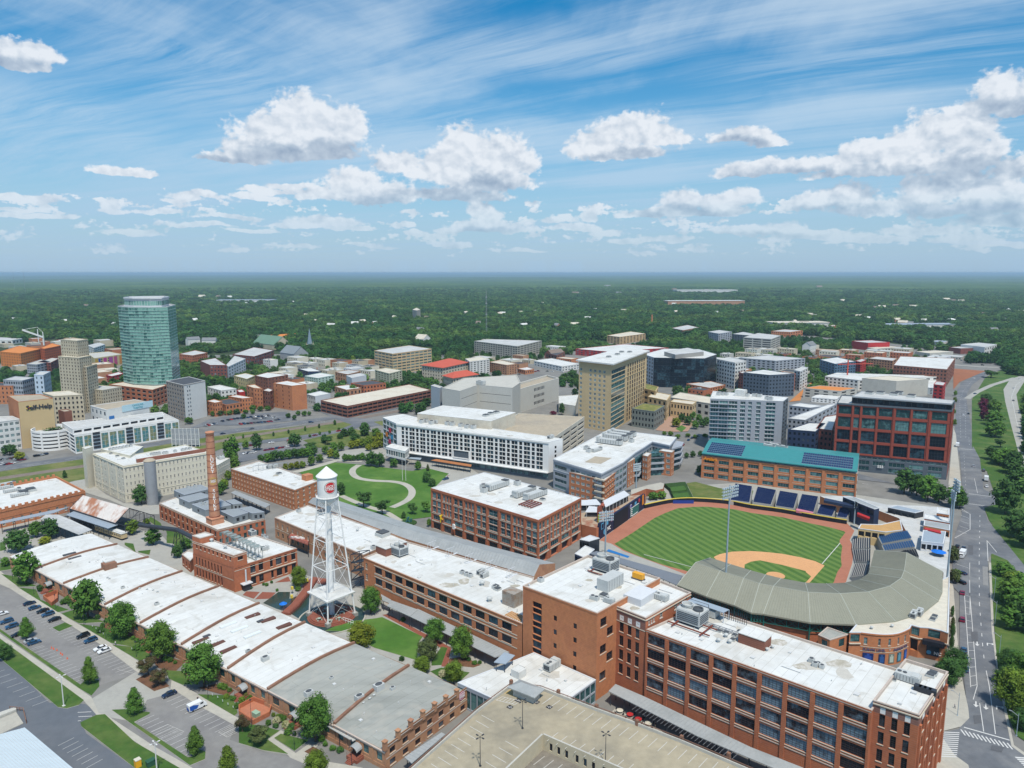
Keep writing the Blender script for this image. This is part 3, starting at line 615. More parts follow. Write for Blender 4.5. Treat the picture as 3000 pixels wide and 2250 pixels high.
for i in range(9):
 r=MB(WR)
 for(s0,h0),(s1,h1)in zip(HP,HP[1:]):
  a=FX[i].lerp(BX[i],s0); b_=FX[i+1].lerp(BX[i+1],s0); Jq=FX[i+1].lerp(BX[i+1],s1); d_=FX[i].lerp(BX[i],s1)
  r.face([(*a,ZE+h0),(*b_,ZE+h0-.25),(*Jq,ZE+h1-.25),(*d_,ZE+h1)])
 r.build('roof',Aa if i<7 else Ct,wh)
 e=MB(WR); u=(FX[i+1]-FX[i]).normalized(); n=Vector((u.y,-u.x)); a,c=FX[i]+n*.35,FX[i+1]+n*.35
 e.face([(*a,ZE-.05),(*c,ZE-.3),(*FX[i+1],ZE-.2),(*FX[i],ZE+.05)]); e.face([(*a,ZE-.35),(*c,ZE-.6),(*c,ZE-.3),(*a,ZE-.05)]); e.build('eave',Ec,wh)
for i in range(1,9):
 r=MB(WR); u=(FX[9]-FX[0]).normalized()*.45
 for(s0,h0),(s1,h1)in zip(HP,HP[1:]):
  a=FX[i].lerp(BX[i],s0); c=FX[i].lerp(BX[i],s1); z0_,Eu=ZE+h0+.75,ZE+h1+.75
  r.face([(*(a-u),z0_),(*(a+u),z0_),(*(c+u),Eu),(*(c-u),Eu)]); r.face([(*(a-u),ZE-.5),(*(a-u),z0_),(*(c-u),Eu),(*(c-u),ZE-.5)]); r.face([(*(c+u),ZE-.5),(*(c+u),Eu),(*(a+u),z0_),(*(a+u),ZE-.5)])
 r.face([(*(FX[i]+u),0),(*(FX[i]+u),ZE+.75),(*(FX[i]-u),ZE+.75),(*(FX[i]-u),0)][::-1]); r.build('fire_parapet',Do,wh)
for i in range(9):
 k=3 if i in(0,)else 4
 sw.wall(FX[i],FX[i+1],0,ZE-.05,[(2.2,4.9,(k,.42),'shop')],[(0,1.3,.12,0),(ZE-1.0,.5,.15,1)],[(k,.5,.18,0,ZE-.3,0)])
sw.walls=[Av,Av]
for i in range(9):sw.wall(BX[9-i],BX[8-i],0,ZE+.1,[(1.2,4.6,(4,.4),'shop')])
sw.wall(BX[0],FX[0],0,ZE+.3)
e0,e1=FX[9],BX[9]; ue=(e1-e0).normalized(); Le=(e1-e0).length
G3=7
for k in range(G3):
 a=e0+ue*Le*k/G3; c=e0+ue*Le*(k+1)/G3; zt=ZE+1.5+1.3*sin(pi*(k+.5)/G3)
 sw.wall(a,c,0,zt,[(0.8,2.6,[(.28,.72)],'mill'),(4.4,6.6,[(.28,.72)],'dark')],[(3.5,.25,.1,1),(zt-.9,.25,.12,1),(zt-.22,.22,.16,0)])
 sw.wall(c,a,ZE,zt)
 pb=MB(WR); ni=Vector((-ue.y,ue.x)); q=a+ni*.3; pb.box((q.x,q.y,zt-1.6),1.1,1.1,2.6,atan2(ue.y,ue.x)); pb.box((q.x,q.y,zt+1.0),1.4,1.4,.3,atan2(ue.y,ue.x)); pb.build('parapet_pier',Av,wh)
sw.wb.build('wall',[Av,Ec],wh)
# pink roundel on the end wall
def Cx(bl,q,z,r,ang,m,name,off=.1,n=28,r0=0):
 d=Vector((sin(ang),-cos(ang))); u=Vector((cos(ang),sin(ang))); b=bl.mb(); q=Vector(q)+d*off
 Bk=[(q+u*r*cos(t),z+r*sin(t))for t in[2*pi*k/n for k in range(n)]]
 if r0:
  r2=[(q+u*r0*cos(t),z+r0*sin(t))for t in[2*pi*k/n for k in range(n)]]
  for k in range(n):j=(k+1)%n; b.face([(*Bk[k][0],Bk[k][1]),(*Bk[j][0],Bk[j][1]),(*r2[j][0],r2[j][1]),(*r2[k][0],r2[k][1])])
 else:b.face([(*p,zz)for p,zz in Bk])
 for k in range(n):j=(k+1)%n; b.face([(*(Bk[k][0]-d*.08),Bk[k][1]),(*(Bk[j][0]-d*.08),Bk[j][1]),(*Bk[j][0],Bk[j][1]),(*Bk[k][0],Bk[k][1])])
 return bl.part(name,b,[m])
ae=atan2(ue.y,ue.x); Hr=Ac('pink_sign',(.62,.16,.27),.6,.08,1); qs=e0+ue*Le*.915
Cx(sw,qs,6.2,1.5,ae,Hr,'round_sign'); Cx(sw,qs,6.2,1.3,ae,Ac('pale_pink',(.8,.62,.66),.6,.05,1),'sign_ring',.16,r0=1.18)
B1=Ac('sign_white',(.85,.85,.82),.6,.03,1); Ga=Vector((ue.y,-ue.x))
for t_,zz in(('LUCKY',6.55),('STRIKE',5.75)):Ao(t_,.85,(*(qs+Ga*.18),zz),ae,B1,wh,.02,.02)
# roof furniture of the warehouses
def roofz(q):
 Jr=0
 s=max(0,min(1,(q-F0).dot((B0-F0).normalized())/(B0-F0).length))
 for(s0,h0),(s1,h1)in zip(HP,HP[1:]):
  if s0<=s<=s1:return ZE+h0+(h1-h0)*(s-s0)/(s1-s0)
 return ZE
Js=Ac('brown_skylight_screen',(.13,.06,.045),.7,.15,.5); Jt=Ac('skylight_white',(.70,.74,.74),.35,.05,.5)
def Bi(s,L,W_,H,m,name,rz=DB):
 for q in Ar(s,ZE+1.3):z=roofz(q); b=MB(WR); b.box((q.x,q.y,z-.3),L,W_,H+.3,rz); b.build(name,m,wh)
Bi('a 1625,610 1755,640 1850,685 2045,420 2170,450 2300,500',5.8,1.9,.35,Js,'skylight'); Bi('a 1675,577 1630,650 2110,463',2.6,1.5,.3,Bd,'skylight')
Bi('a 1850,497 1940,532 2045,577',6.5,1.7,.4,Jt,'skylight'); Bi('e 562,1165 605,1195',5.5,1.6,.2,Bd,'skylight')
sk=MB(WR)
Bi('a 885,35',5.2,4.4,2.6,Do,'roof_stair_house'); Bi('a 885,22',4.2,3.4,3.0,Aa,'roof_stair_top')
for s,L in(('a 995,195',1.4),('a 1270,328',1.6),('a 1380,350',1.3),('b 212,775',2.4),('b 565,1050',2.6),('b 975,1095',2.6),('b 1133,1020',3.2),('a 1470,345',.9),('a 1370,405',.9),('a 1130,205',1),('a 1190,212',1),('a 1240,218',1),('a 1275,232',1),('a 870,115',1),('a 885,122',1),('e 570,1235',1),('e 725,1235',.8),('e 860,1215',.9),('e 355,1250',1.4),('b 75,710',1.6),('b 1060,1095',1.1),('b 1095,1070',1.1),('b 750,930',1.3),('b 1245,1020',1.6),('b 1010,1125',.9)):
 q=p1(s,ZE+1.2); ob('roof_vent',Ci('fan' if L>1.2 else 'vent'),wh,(q.x-WR.x,q.y-WR.y,roofz(q)-.12),DB,(L,L*.7,L*.75))
# doors with curved awnings and brick stoops along the front
un=(F9-F0).normalized(); nf=Vector((un.y,-un.x)); af=atan2(un.y,un.x)
for s in('a 405,160','a 870,500','a 1170,660','a 1480,830','a 1945,1010','b 440,1230','b 930,1500'):
 q=Hq(F0,F9,p1(s,3.6)); b=MB(WR)
 for k in range(7):
  t0,t1=pi*k/7,pi*(k+1)/7; r_=1.75
  P0,I2=q+un*r_*cos(t0)+nf*.15,q+un*r_*cos(t1)+nf*.15
  b.face([(*P0,3.3+r_*.7*sin(t0)),(*I2,3.3+r_*.7*sin(t1)),(*(I2+nf*2.3),3.1+r_*.7*sin(t1)),(*(P0+nf*2.3),3.1+r_*.7*sin(t0))])
 b.build('door_awning',A1,wh)
 d=MB(WR); qq=q+nf*.12; d.box((qq.x,qq.y,1.0),1.9,.2,2.2,af); d.build('door',Ee,wh)
 Gb=MB(WR); qq=q+nf*1.5; Gb.box((qq.x,qq.y,0),4.4,2.8,1.0,af)
 for k in range(4):I3=q+nf*(3.1+.4*k); Gb.box((I3.x,I3.y,0),2.2,.42,.8-.2*k,af)
 Bv(Gb,[q+un*2.1+nf*.2,q+un*2.1+nf*2.8],1.0,1.0,1.2,.04); Bv(Gb,[q-un*2.1+nf*.2,q-un*2.1+nf*2.8],1.0,1.0,1.2,.04); Gb.build('stoop',Da,wh)
def Ev(s,zc,h,label,name='brick_enclosure',cat='enclosure'):
 P=B8(Ar(s)); c=sum(P,Vector((0,0)))/len(P); b=MB((c.x,c.y,0)); I=Ba(P,.3)
 for i in range(len(P)):
  j=(i+1)%len(P); b.face([(*P[i],0),(*P[j],0),(*P[j],h),(*P[i],h)]); b.face([(*P[i],h),(*P[j],h),(*I[j],h),(*I[i],h)]); b.face([(*I[i],h),(*I[j],h),(*I[j],.1),(*I[i],.1)])
 b.face([(*q,.12)for q in I]); return Bc(b.build(name,Al),label,cat)
Ev('b 0,1180 120,1115 270,1170 250,1240 115,1310 0,1230',0,1.6,'sunken red brick enclosure with a green transformer against the warehouse front')
Ev('a 350,290 470,240 470,310 420,350',0,1.8,'small red brick enclosure before the third warehouse bay')
tb=MB((*p1('b 140,1245'),0)); q=p1('b 140,1245'); tb.box((q.x,q.y,.12),2.4,1.6,1.5,af); tb.box((q.x,q.y,1.62),2.5,1.7,.12,af); Bc(tb.build('transformer',Ac('pale_green_paint',(.30,.42,.30),.6,.08,1)),'pale green transformer box inside the brick enclosure','transformer')
# five-storey brick factory building (right foreground)
def Cy(n=5,z0=.0):return fl(4,5.0,5.0,.95,3.35,(9,.84),'mill')
fb=Ay('brick_factory','long five-storey red brick factory with big multi-pane windows and white roof, lower right','building','c 1365,535 d 978,1192 1195,857 c 1795,345',25.6,par=.7,walls=(Al,Ec,Cu))
fb.fac(0,Cy(),[(4.9+5*i,.28,.14,1)for i in range(5)]+[(24.9,.7,.12,0)],[(9,1.25,.3,0,24.6,0)])
ac(fb,'tower','c 1735,480',8.5,DA,7.5); ac(fb,'unit','c 1835,400',10,DA,6)
ac(fb,'fan','d 490,800 520,835',1.5); ac(fb,'fan','d 545,830 575,850',1.3); ac(fb,'vent','d 130,710 175,690',1.2,z=24.9); ac(fb,'vent','c 1950,640 2010,600 2040,650',1.5)
ac(fb,'curb','c 1955,555 2010,570 2080,590 2120,560 1900,520 2065,625',1.6)
bb=fb.mb(); q=p1('c 2240,650',25); bb.box((q.x,q.y,24.9),8.5,5.2,3.2,DA,0); fb.part('roof_house',bb,[At]); bb=fb.mb(); bb.box((q.x,q.y,28.1),8.8,5.5,.25,DA,0); fb.part('roof_house_deck',bb,[Aa])
bb=fb.mb()
q=p1('c 1735,520',25)
for dx_,dy_,l_,r_ in((0,-2.6,15,0),(0,2.6,15,0),(-5,0,9,1),(5,0,9,1)):
 a_=DA+(pi/2 if r_ else 0); o2=Vector((dx_*cos(DA)-dy_*sin(DA),dx_*sin(DA)+dy_*cos(DA))); bb.box((q.x+o2.x,q.y+o2.y,25.5),l_,.35,.35,a_)
fb.part('steel_frame',bb,[C8])
bb=fb.mb()
for k in range(8):
 a=p1('c 1830,500',25.3)+Vector((cos(DA),sin(DA)))*k*2.2; bb.bar((*a,25.2),(a.x+3*cos(DB),a.y+3*sin(DB),25.2),.14,5); bb.bar((*a,24.9),(*a,26.4),.12,5)
a=p1('c 1830,480',25.5); bb.bar((*a,25.5),(a.x+18*cos(DA),a.y+18*sin(DA),25.5),.2,6); bb.bar((a.x,a.y+1.2,25.6),(a.x+18*cos(DA),a.y+1.2+18*sin(DA),25.6),.16,6)
fb.part('pipes',bb,[A7])
# plant shelter: grey roof canopy with louvred screen beside the tower
bb=fb.mb(); S4=Ar('c 1615,345 1745,280 2030,375 2010,400',29.0); S4=Ar('c 1612,350 1770,325 1990,400 2035,375 1745,278',28.6)
bb.prism(B8(S4),28.4,28.6,0,bot=True)
for q in S4:bb.bar((*q,24.9),(*q,28.5),.15,4)
fb.part('plant_canopy',bb,[A5]); bb=fb.mb(); A_,B_=p1('c 1745,440',25),p1('c 2030,500',25)
for k in range(24):q=p1('c 1790,330',27)+Vector((cos(DA),sin(DA)))*k*.75; bb.box((q.x,q.y,24.9),.15,.1,3.4,DA)
fb.part('louvre_screen',bb,[Aj]); fb.end()
# end block
eb=Ay('brick_end_block','taller brick end block of the factory at the street corner, with square stone grilles','building','d 990,1108 1365,1228 1598,877 1252,772',27.6,par=.9,walls=(Al,An,Cu))
cz=27.6
Ck['tan2']=(Ee,A4,2,6,.07,.3,An); Ck['grille']=(Ai,Aq,2,3,.42,.12,None)
eb.fac(0,fl(4,5.0,5.0,.8,3.5,[(.16,.29),(.43,.56),(.70,.83)],'tan2')+[(24.5,26.2,[(.17,.29),(.44,.56),(.71,.83)],'grille')],[(cz-1.0,.3,.25,1)],[],[(24.35,0),(99,2)])
eb.fac(1,fl(4,5.0,5.0,.8,3.5,[(.10,.2),(.28,.38),(.46,.56),(.64,.74),(.82,.92)],'tan2')+[(24.5,26.2,[(.12,.2),(.48,.56),(.84,.92)],'grille')],[(cz-1.0,.3,.25,1)],[([.05,.24,.42,.6,.78,.95],1.0,.5,0,24.2,0)],[(24.35,0),(99,2)])
ac(eb,'unit','d 1270,950',6.2,DA,5); ac(eb,'curb','d 1475,900 1455,915',2.2); ac(eb,'curb','d 1160,950',1.2)
bb=eb.mb(); a,c=p1('d 1350,1030',26.7),p1('d 1480,1070',26.7)
for k in range(4):q=a.lerp(c,k/3.3); bb.box((q.x,q.y,26.7),1.8,1.6,1.6,DA,0)
eb.part('dormer_vents',bb,[Aj]); bb=eb.mb(); bb.face([(*q,27.55)for q in B8(Ar('d 1345,1005 1470,1055 1520,1000 1400,945',27.5))]); eb.part('tilted_hatch',bb,[Aa]); eb.end()
# stair block beside the tower (M)
sb=Ay('brick_stair_block','red brick block with slot windows between the tall brick tower and the long factory','building','c 1115,345 1360,442 1726,235 1480,138',29.3,par=.8,walls=(Al,An,Cu))
sb.fac(0,fl(4,5.0,5.0,1.0,3.6,[(.15,.29),(.42,.55),(.68,.81)],'tan2')+[(25.0,26.9,[(.15,.29),(.42,.56),(.69,.83)],'grille')],[(28.2,.3,.25,1),(24.4,.25,.1,1)],[],[(24.5,0),(99,2)])
sb.fac(1,[(26.2,28.0,[(.06,.09),(.11,.14),(.16,.19),(.3,.36),(.62,.68),(.72,.78)],'white')],[(28.2,.3,.25,1)]); ac(sb,'unit','c 1478,290',5.5,DA,4.5)
bb=sb.mb(); q=p1('c 1315,290',28.5); bb.box((q.x,q.y,28.4),10.5,7.0,2.6,DB,0); sb.part('lift_house',bb,[Ak]); sb.end()
# tall tower block
Cn=Ay('brick_tower_block','tall plain orange brick block with a glazed stair slot and small square windows','building','g 365,1425 967,1647 1475,1362 892,1178',30.9,par=.8,walls=(Am,An))
q0=[(.285,.335),(.57,.62)]
Ck['slot']=(Ee,Aq,4,2,.09,.6,None); Ck['slot2']=(Ee,Aq,2,1,.07,.6,None)
bands=[]; zz=5.0
Cn.fac(0,[(7.4,9.3,[(.14,.27,'slot'),(.435,.48),(.70,.745)],'plain'),(9.5,12.2,[(.14,.27)],'slot2'),(12.4,14.3,[(.14,.27,'slot'),(.435,.48),(.70,.745)],'plain'),(14.5,17.2,[(.14,.27)],'slot2'),(17.4,19.3,[(.14,.27,'slot'),(.435,.48),(.70,.745)],'plain'),(19.5,22.2,[(.14,.27)],'slot2'),(22.4,24.3,[(.14,.27,'slot'),(.435,.48),(.70,.745)],'plain'),(24.5,26.6,[(.14,.27)],'slot')],[(30.2,.5,.12,0)])
Cn.fac(1,[(6,9,[(.05,.14)],'dark'),(11.5,14.5,[(.15,.24)],'dark'),(15.5,18.5,[(.05,.14)],'dark'),(20.5,23.5,[(.15,.24)],'dark'),(25,28,[(.05,.14)],'dark')],[(30.2,.5,.12,0)])
ac(Cn,'tower','c 1035,55',8.0,DA,7); ac(Cn,'unit','c 1065,320',3.6,DA,4); ac(Cn,'fan','c 930,290 960,300',1.6); ac(Cn,'fan','c 510,150',1.8); ac(Cn,'curb','c 1020,270',2.6)
bb=Cn.mb(); q=p1('c 1072,190',30.1); bb.box((q.x,q.y,30.1),10,4.6,4.2,DB,0)
for k in range(6):a_=q+Vector((sin(DB),-cos(DB)))*2.36+Vector((cos(DB),sin(DB)))*(-4+k*1.6); bb.box((a_.x,a_.y,30.2),.12,.06,3.9,DB,1)
Cn.part('plant_room',bb,[F4,A7]); bb=Cn.mb()
q=p1('c 1300,130',30.1); bb.box((q.x,q.y,30.6),4.2,1.9,1.9,DA,0); bb.box((q.x,q.y,30.1),4.6,2.1,.5,DA,1); Cn.part('generator',bb,[Ac('generator_yellow',(.75,.36,.03),.5,.08,1),Et])
bb=Cn.mb(); q=p1('c 1030,85',30.2)
for dx_,dy_,l_,r_ in((0,-2.6,12,0),(0,2.6,12,0),(-5,0,6,1),(5,0,6,1)):
 a_=DA+(pi/2 if r_ else 0); o2=Vector((dx_*cos(DA)-dy_*sin(DA),dx_*sin(DA)+dy_*cos(DA))); bb.box((q.x+o2.x,q.y+o2.y,30.5),l_,.3,.3,a_)
Cn.part('steel_frame',bb,[C8]); bb=Cn.mb(); q=p1('c 418,190',30)+Vector((sin(DA),-cos(DA)))*.1; bb.bar((*q,5),(*q,31),.28,8); Cn.part('downpipe',bb,[Ak]); Cn.end()
# low white-roofed building
lw=Ay('glazed_pavilion','low glass-walled building with a bent white roof below the brick tower','building','b 1772,965 2088,1108 c 740,1097 955,942 455,722 135,850',8.2,par=.15,walls=(A6,Ak),cap=Ak)
lw.fac(0,[(.6,6.8,(6,.9),'greenw')]); lw.fac(1,[(.6,6.8,(9,.9),'greenw')]); lw.fac(2,[(.4,3.6,(5,.86),'greenw'),(4.2,7.4,(5,.86),'greenw')]); ac(lw,'unit','c 600,850',6,DB,6); ac(lw,'curb','c 330,880',3.5)
bb=lw.mb(); q=p1('c 330,900',8.6); bb.box((q.x,q.y,8.0),3.6,3.6,2.6,DA); lw.part('lift_box',bb,[Aa]); lw.end()
hp=Ay('stair_kiosk','small kiosk with a hipped grey metal roof at the back edge of the parking deck','kiosk','c 285,1000 450,1065 500,1022 345,962',11.6,8.6,par=0,walls=(Be,),rm=None)
Ix(hp,hp.P,11.6,13.0,A1,1.2); hp.end()
# three-storey orange brick building in the middle
Ce=Ay('orange_brick_office','three-storey orange brick office block with dark square windows and a long white roof, centre','building','f 1010,1197 c 358,488 g 455,1358 f 1345,1062',16.5,par=.5,walls=(Am,An))
def Ew():
 w=[(.012,.028,'tan')]; x=.085
 for k in range(12):w.append((x+.0735*k,x+.0735*k+.052))
 return w
Ck['tanw']=(Aj,Aq,2,1,.06,.25,An)
Ce.fac(0,[(6.6,9.4,Ew(),'tanw'),(11.6,14.4,Ew(),'tanw')],[(9.75,.3,.1,1,.08,.975),(5.9,.3,.1,1,.08,.975),(10.9,.3,.1,1,.08,.975),(14.75,.3,.1,1,.08,.975),(16.1,.38,.16,0)]); Ce.fac(3,[(6,9,(3,.4),'dark'),(11,14,(3,.4),'dark')])
ac(Ce,'fan','f 1810,1330 1845,1345 1875,1355',1.7); ac(Ce,'unit','f 1960,1330 1990,1355',3.6,DB,4.5); ac(Ce,'vent','f 1970,1425 2030,1555',2.2); ac(Ce,'curb','f 2080,1440 2095,1460',2.4); ac(Ce,'fan','f 2070,1450',1.5)
ac(Ce,'tower','f 1300,1175',6.5,DA,6); bb=Ce.mb(); q=p1('f 1240,1160',16); bb.box((q.x-.5,q.y+2,16),12,7,3.4,DB); Ce.part('roof_house',bb,[At]); bb=Ce.mb(); bb.box((q.x-.5,q.y+2,19.4),12.3,7.3,.3,DB); Ce.part('roof_house_deck',bb,[Aa])
bb=Ce.mb(); q=p1('c 280,330',16); bb.box((q.x,q.y,16),6,5,5.4,DA); Ce.part('cooling_box',bb,[Ac('rusty_grey_sheet',(.34,.31,.27),.7,.25,.6,col2=(.24,.16,.11))])
bb=Ce.mb()
for k in range(5):
 q=p1('f 1530,1140',16.2).lerp(p1('f 2100,1340',16.2),k/3.6)
 for t in range(3):bb.bar((q.x+t*1.6*cos(DB),q.y+t*1.6*sin(DB),16),(q.x+t*1.6*cos(DB),q.y+t*1.6*sin(DB),19.5),.08,4)
 bb.bar((q.x,q.y,19.5),(q.x+5*cos(DB),q.y+5*sin(DB),19.5),.1,4); bb.box((q.x+2.5,q.y+2.5,16.0),6,.8,.25,DB)
Ce.part('pipe_frames',bb,[Ak]); bb=Ce.mb(); q=p1('c 250,410',16)
for k in range(9):bb.box((q.x+k*.9*cos(DA),q.y+k*.9*sin(DA),16.0),.35,4,.35,DA)
Ce.part('timber_stack',bb,[Ac('new_timber',(.55,.30,.13),.85,.2,1)]); Ce.end()
# two-storey west wing
Eh=Ay('old_brick_mill','two-storey weathered brick mill with a long white roof behind the water tower','building','f 290,872 1010,1175 1130,1120 1360,1052 560,772',11.4,par=.4,walls=(Av,An,Al))
Eh.fac(0,[(1.4,3.9,(16,.34),'shop'),(6.6,8.9,(16,.3),'tan')],[(5.3,.25,.1,1),(10.6,.5,.15,0)],[(16,.4,.15,0,10.4,0)]); Eh.fac(4,[(6.6,8.9,(5,.3),'tan')])
ac(Eh,'fan','f 485,830',2); ac(Eh,'curb','f 675,840',4.5); ac(Eh,'curb','f 1165,1020',5.5,DB); ac(Eh,'vent','f 960,985',1.5); ac(Eh,'fan','f 1090,1130',2); Eh.end()
# long metal train-shed roof behind them
rA=Ar('f 560,745 1360,1045 g 455,1350 690,1270 f 2212,1190 1400,960 640,700',12.8)
Hs=Ah('long_metal_shed','very long low shed with a grey ribbed metal roof running behind the brick mill','shed',(*rA[1],0)); so=MB((*rA[1],0))
Bl=Ar('f 560,752 1360,1048 g 455,1352',12.0); Dp=Ar('f 600,712 1390,975 g 500,1255',15.0); Ki=Ar('f 625,690 1430,960 2212,1180 g 690,1272',12.5)
n=3
for i in range(2):
 so.face([(*Bl[i],12.0),(*Bl[i+1],12.0),(*Dp[i+1],15.0),(*Dp[i],15.0)])
bk=[Dp[0]+Vector((cos(DB),sin(DB)))*11,Dp[1]+Vector((cos(DB),sin(DB)))*11,Dp[2]+Vector((cos(DB),sin(DB)))*11]
for i in range(2):so.face([(*Dp[i],15.0),(*Dp[i+1],15.0),(*bk[i+1],12.2),(*bk[i],12.2)])
so.build('roof',A1,Hs); so=MB((*rA[1],0))
for i in range(2):so.face([(*bk[i+1],0),(*bk[i],0),(*bk[i],12.2),(*bk[i+1],12.2)]); so.face([(*Bl[i],0),(*Bl[i+1],0),(*Bl[i+1],12),(*Bl[i],12)])
so.face([(*Bl[2],0),(*bk[2],0),(*bk[2],12.2),(*Dp[2],15),(*Bl[2],12)]); so.face([(*bk[0],0),(*Bl[0],0),(*Bl[0],12),(*Dp[0],15),(*bk[0],12.2)]); so.build('wall',Av,Hs)
so=MB((*rA[1],0)); L0=(Bl[1]-Bl[0]).length
for i in range(2):
 k=int((Bl[i+1]-Bl[i]).length/1.6)
 for j in range(k):a=Bl[i].lerp(Bl[i+1],j/k); c=Dp[i].lerp(Dp[i+1],j/k); so.bar((*a,12.03),(*c,15.03),.05,3,cap=False)
o=so.build('roof_seams',A7,Hs); o['kind']='stuff'
# covered walks: grey metal canopies on dark posts
def Ax(s,z,label,zc=None,w=None,posts=True,m=A1,th=.25,cat='canopy',name='metal_canopy',group=None,seam=True):
 P=B8(Ar(s,z)); c=sum(P,Vector((0,0)))/len(P); r=Ah(name,label,cat,(*c,0),0,group); b=MB((*c,0)); b.prism(P,z-th,z,0,bot=True); b.build('roof',m,r)
 if posts:
  I=Ba(P,.6); b=MB(); b.bar((0,0,0),(0,0,z-th),.14,4); pm=b.mesh('post',[Aj])
  for i in range(len(I)):
   a,d=I[i],I[(i+1)%len(I)]; k=max(1,int((d-a).length/5))
   for j in range(k):q=a.lerp(d,j/k); ob('post',pm,r,(q.x-c.x,q.y-c.y,0))
 if seam:
  e=max(range(len(P)),key=lambda i:(P[(i+1)%len(P)]-P[i]).length); a,d=P[e],P[(e+1)%len(P)]; u=(d-a).normalized(); n_=Vector((-u.y,u.x)); Wd=min((P[e-1]-a).length,9); k=int((d-a).length/1.3); b=MB((*c,0))
  for j in range(1,k):q=a+u*1.3*j; b.box((q.x+n_.x*Wd/2,q.y+n_.y*Wd/2,z),.07,Wd*.96,.05,atan2(u.y,u.x))
  o=b.build('roof_seams',A7,r); o['kind']='stuff'
 return r
Ax('b 1150,250 1232,295 1225,325 1160,300',5.0,'short grey canopy roof beside the courtyard tree'); Ax('b 1235,300 1450,375 1385,430 1200,345',5.2,'grey canopy over the walk beside the round lawn'); Ax('b 1448,368 2190,720 2075,762 1385,430',5.0,'longest grey canopy along the foot of the orange brick office')
Ax('c 1058,1035 1115,978 1350,1080 d 0,1490 d 430,1659 d 280,1700 c 1780,1400',5.2,'long grey ribbed canopy at the foot of the five-storey brick factory')
Ax('c 130,800 215,720 300,745 225,815',11.5,'small blue-grey shelter roof on the terrace beside the brick tower',m=A5,seam=False)
Ax('b 478,1180 560,1150 1000,1400 920,1440',5.0,'grey canopy running along the old mill behind the water tower',m=Ae)
Ax('b 1340,1570 1640,1370 1672,1385 1400,1620',4.5,'sloping grey canopy below the warehouse end wall')
Ax('e 1870,672 1905,655 2190,768 2150,795',5.0,'grey canopy below the four-storey brick mill'); Ax('e 0,905 565,785 440,835 0,925',6.0,'long blue-grey canopy along the red brick warehouse',m=A5)
# power house
zt=De('m 950,690','m 960,1400'); zm=De('m 950,925','m 960,1400')
ph=Ay('power_house','red brick power house with tall narrow windows, white roof and rooftop steel framework','building',Ar('m 170,640 950,930 2145,560',zm),zm,par=.5,walls=(Al,An))
Ck['tall']=(An,Aq,2,3,.1,.3,An)
ph.fac(0,[(.9,4.6,(9,.44,.03,.72),'dark'),(6.2,10.0,(9,.44,.03,.72),'dark')],[(zm-.4,.4,.12,0),(5.3,.2,.08,1)],[([0,.99],.9,.25,0,zm-.5,0)])
ph.fac(1,[(1.2,4.6,[(.24,.32),(.37,.44),(.56,.60),(.65,.74),(.78,.83),(.90,.97)],'dark'),(6.6,10.4,[(.24,.32),(.37,.44),(.55,.595),(.645,.74),(.785,.83),(.90,.97)],'dark')],[(zm-.5,.5,.14,0),(zm-1.9,.22,.1,1),(5.2,.35,.5,1,.24,.97)])
u1=(ph.P[2]-ph.P[1]).normalized(); hi=Ay('x','','',[ph.P[0]-u1*.0,ph.P[1]-u1*.0,ph.P[1]+u1*6.2,ph.P[0]+u1*6.2],zt,zm-.6,par=.5,walls=(Al,An))
hi.fac(0,[(zt-3.0,zt-1.3,(9,.36,.05,.97),'dark')],[(zt-1.0,.22,.1,1)]); hi.fac(1,[(zt-3.0,zt-1.4,[(.3,.7)],'dark')],[(zt-1.0,.22,.1,1)]); hi.end()
def Bq(child,parent):
 d=child.root.location-parent.root.location
 for ch in list(child.root.children):ch.parent=parent.root; ch.location=ch.location+d
 bpy.data.objects.remove(child.root)
Bq(hi,ph)
cu=Ay('x','','',[ph.P[0]+(ph.P[1]-ph.P[0])*0,ph.P[0].lerp(ph.P[1],.2),ph.P[0].lerp(ph.P[1],.2)+u1*6.4,ph.P[0]+u1*6.4],zt+2.6,zt-.4,par=.3,walls=(Al,)); cu.end(); Bq(cu,ph)
bb=ph.mb(); Ex,Dq=p1('m 700,215',zm+6.5),p1('m 1420,570',zm+5.0); Ex=p1('m 760,240',zm+5.5)
u=(Dq-Ex).normalized(); nn=Vector((-u.y,u.x)); Ld=(Dq-Ex).length; k=9
for s_ in(-1.6,1.6):
 for zz in(zm,zm+5.5):bb.bar((*(Ex+nn*s_),zz),(*(Dq+nn*s_),zz),.16,4)
 for i in range(k+1):
  q=Ex+u*Ld*i/k+nn*s_; bb.bar((*q,zm-.5),(*q,zm+5.5),.13,4)
  if i<k:q2=Ex+u*Ld*(i+1)/k+nn*s_; bb.bar((*q,zm),(*q2,zm+5.5),.07,4)
for i in range(k+1):q=Ex+u*Ld*i/k; bb.bar((*(q-nn*2.4),zm+5.6),(*(q+nn*2.4),zm+5.6),.14,4)
for i in range(k):q=Ex+u*Ld*(i+.5)/k; bb.box((q.x,q.y,zm+5.65),Ld/k*.55,2.6,.1,atan2(u.y,u.x))
ph.part('steel_framework',bb,[Ac('grey_green_steel',(.24,.29,.28),.6,.2,.6)])
ac(ph,'unit','m 1540,590',3.6,DB,4); ac(ph,'fan','m 1510,340 1560,380',1.6); ac(ph,'tower','m 1300,320',3.5,DA,4); ac(ph,'vent','m 520,440 780,570',1.8,z=zt-.5)
bb=ph.mb(); q=p1('m 1090,1300',0); q=ph.P[1]+u1*4.6+Vector((u1.y,-u1.x))*1.2
bb.box((q.x,q.y,0),3.2,2.2,3.2,DB,0); bb.box((q.x,q.y,3.2),4.6,3.4,.35,DB,1); bb.bar((*q,3.5),(*q,9.5),.35,8,1); ph.part('entrance_box',bb,[Aj,Ak])
ph.end()
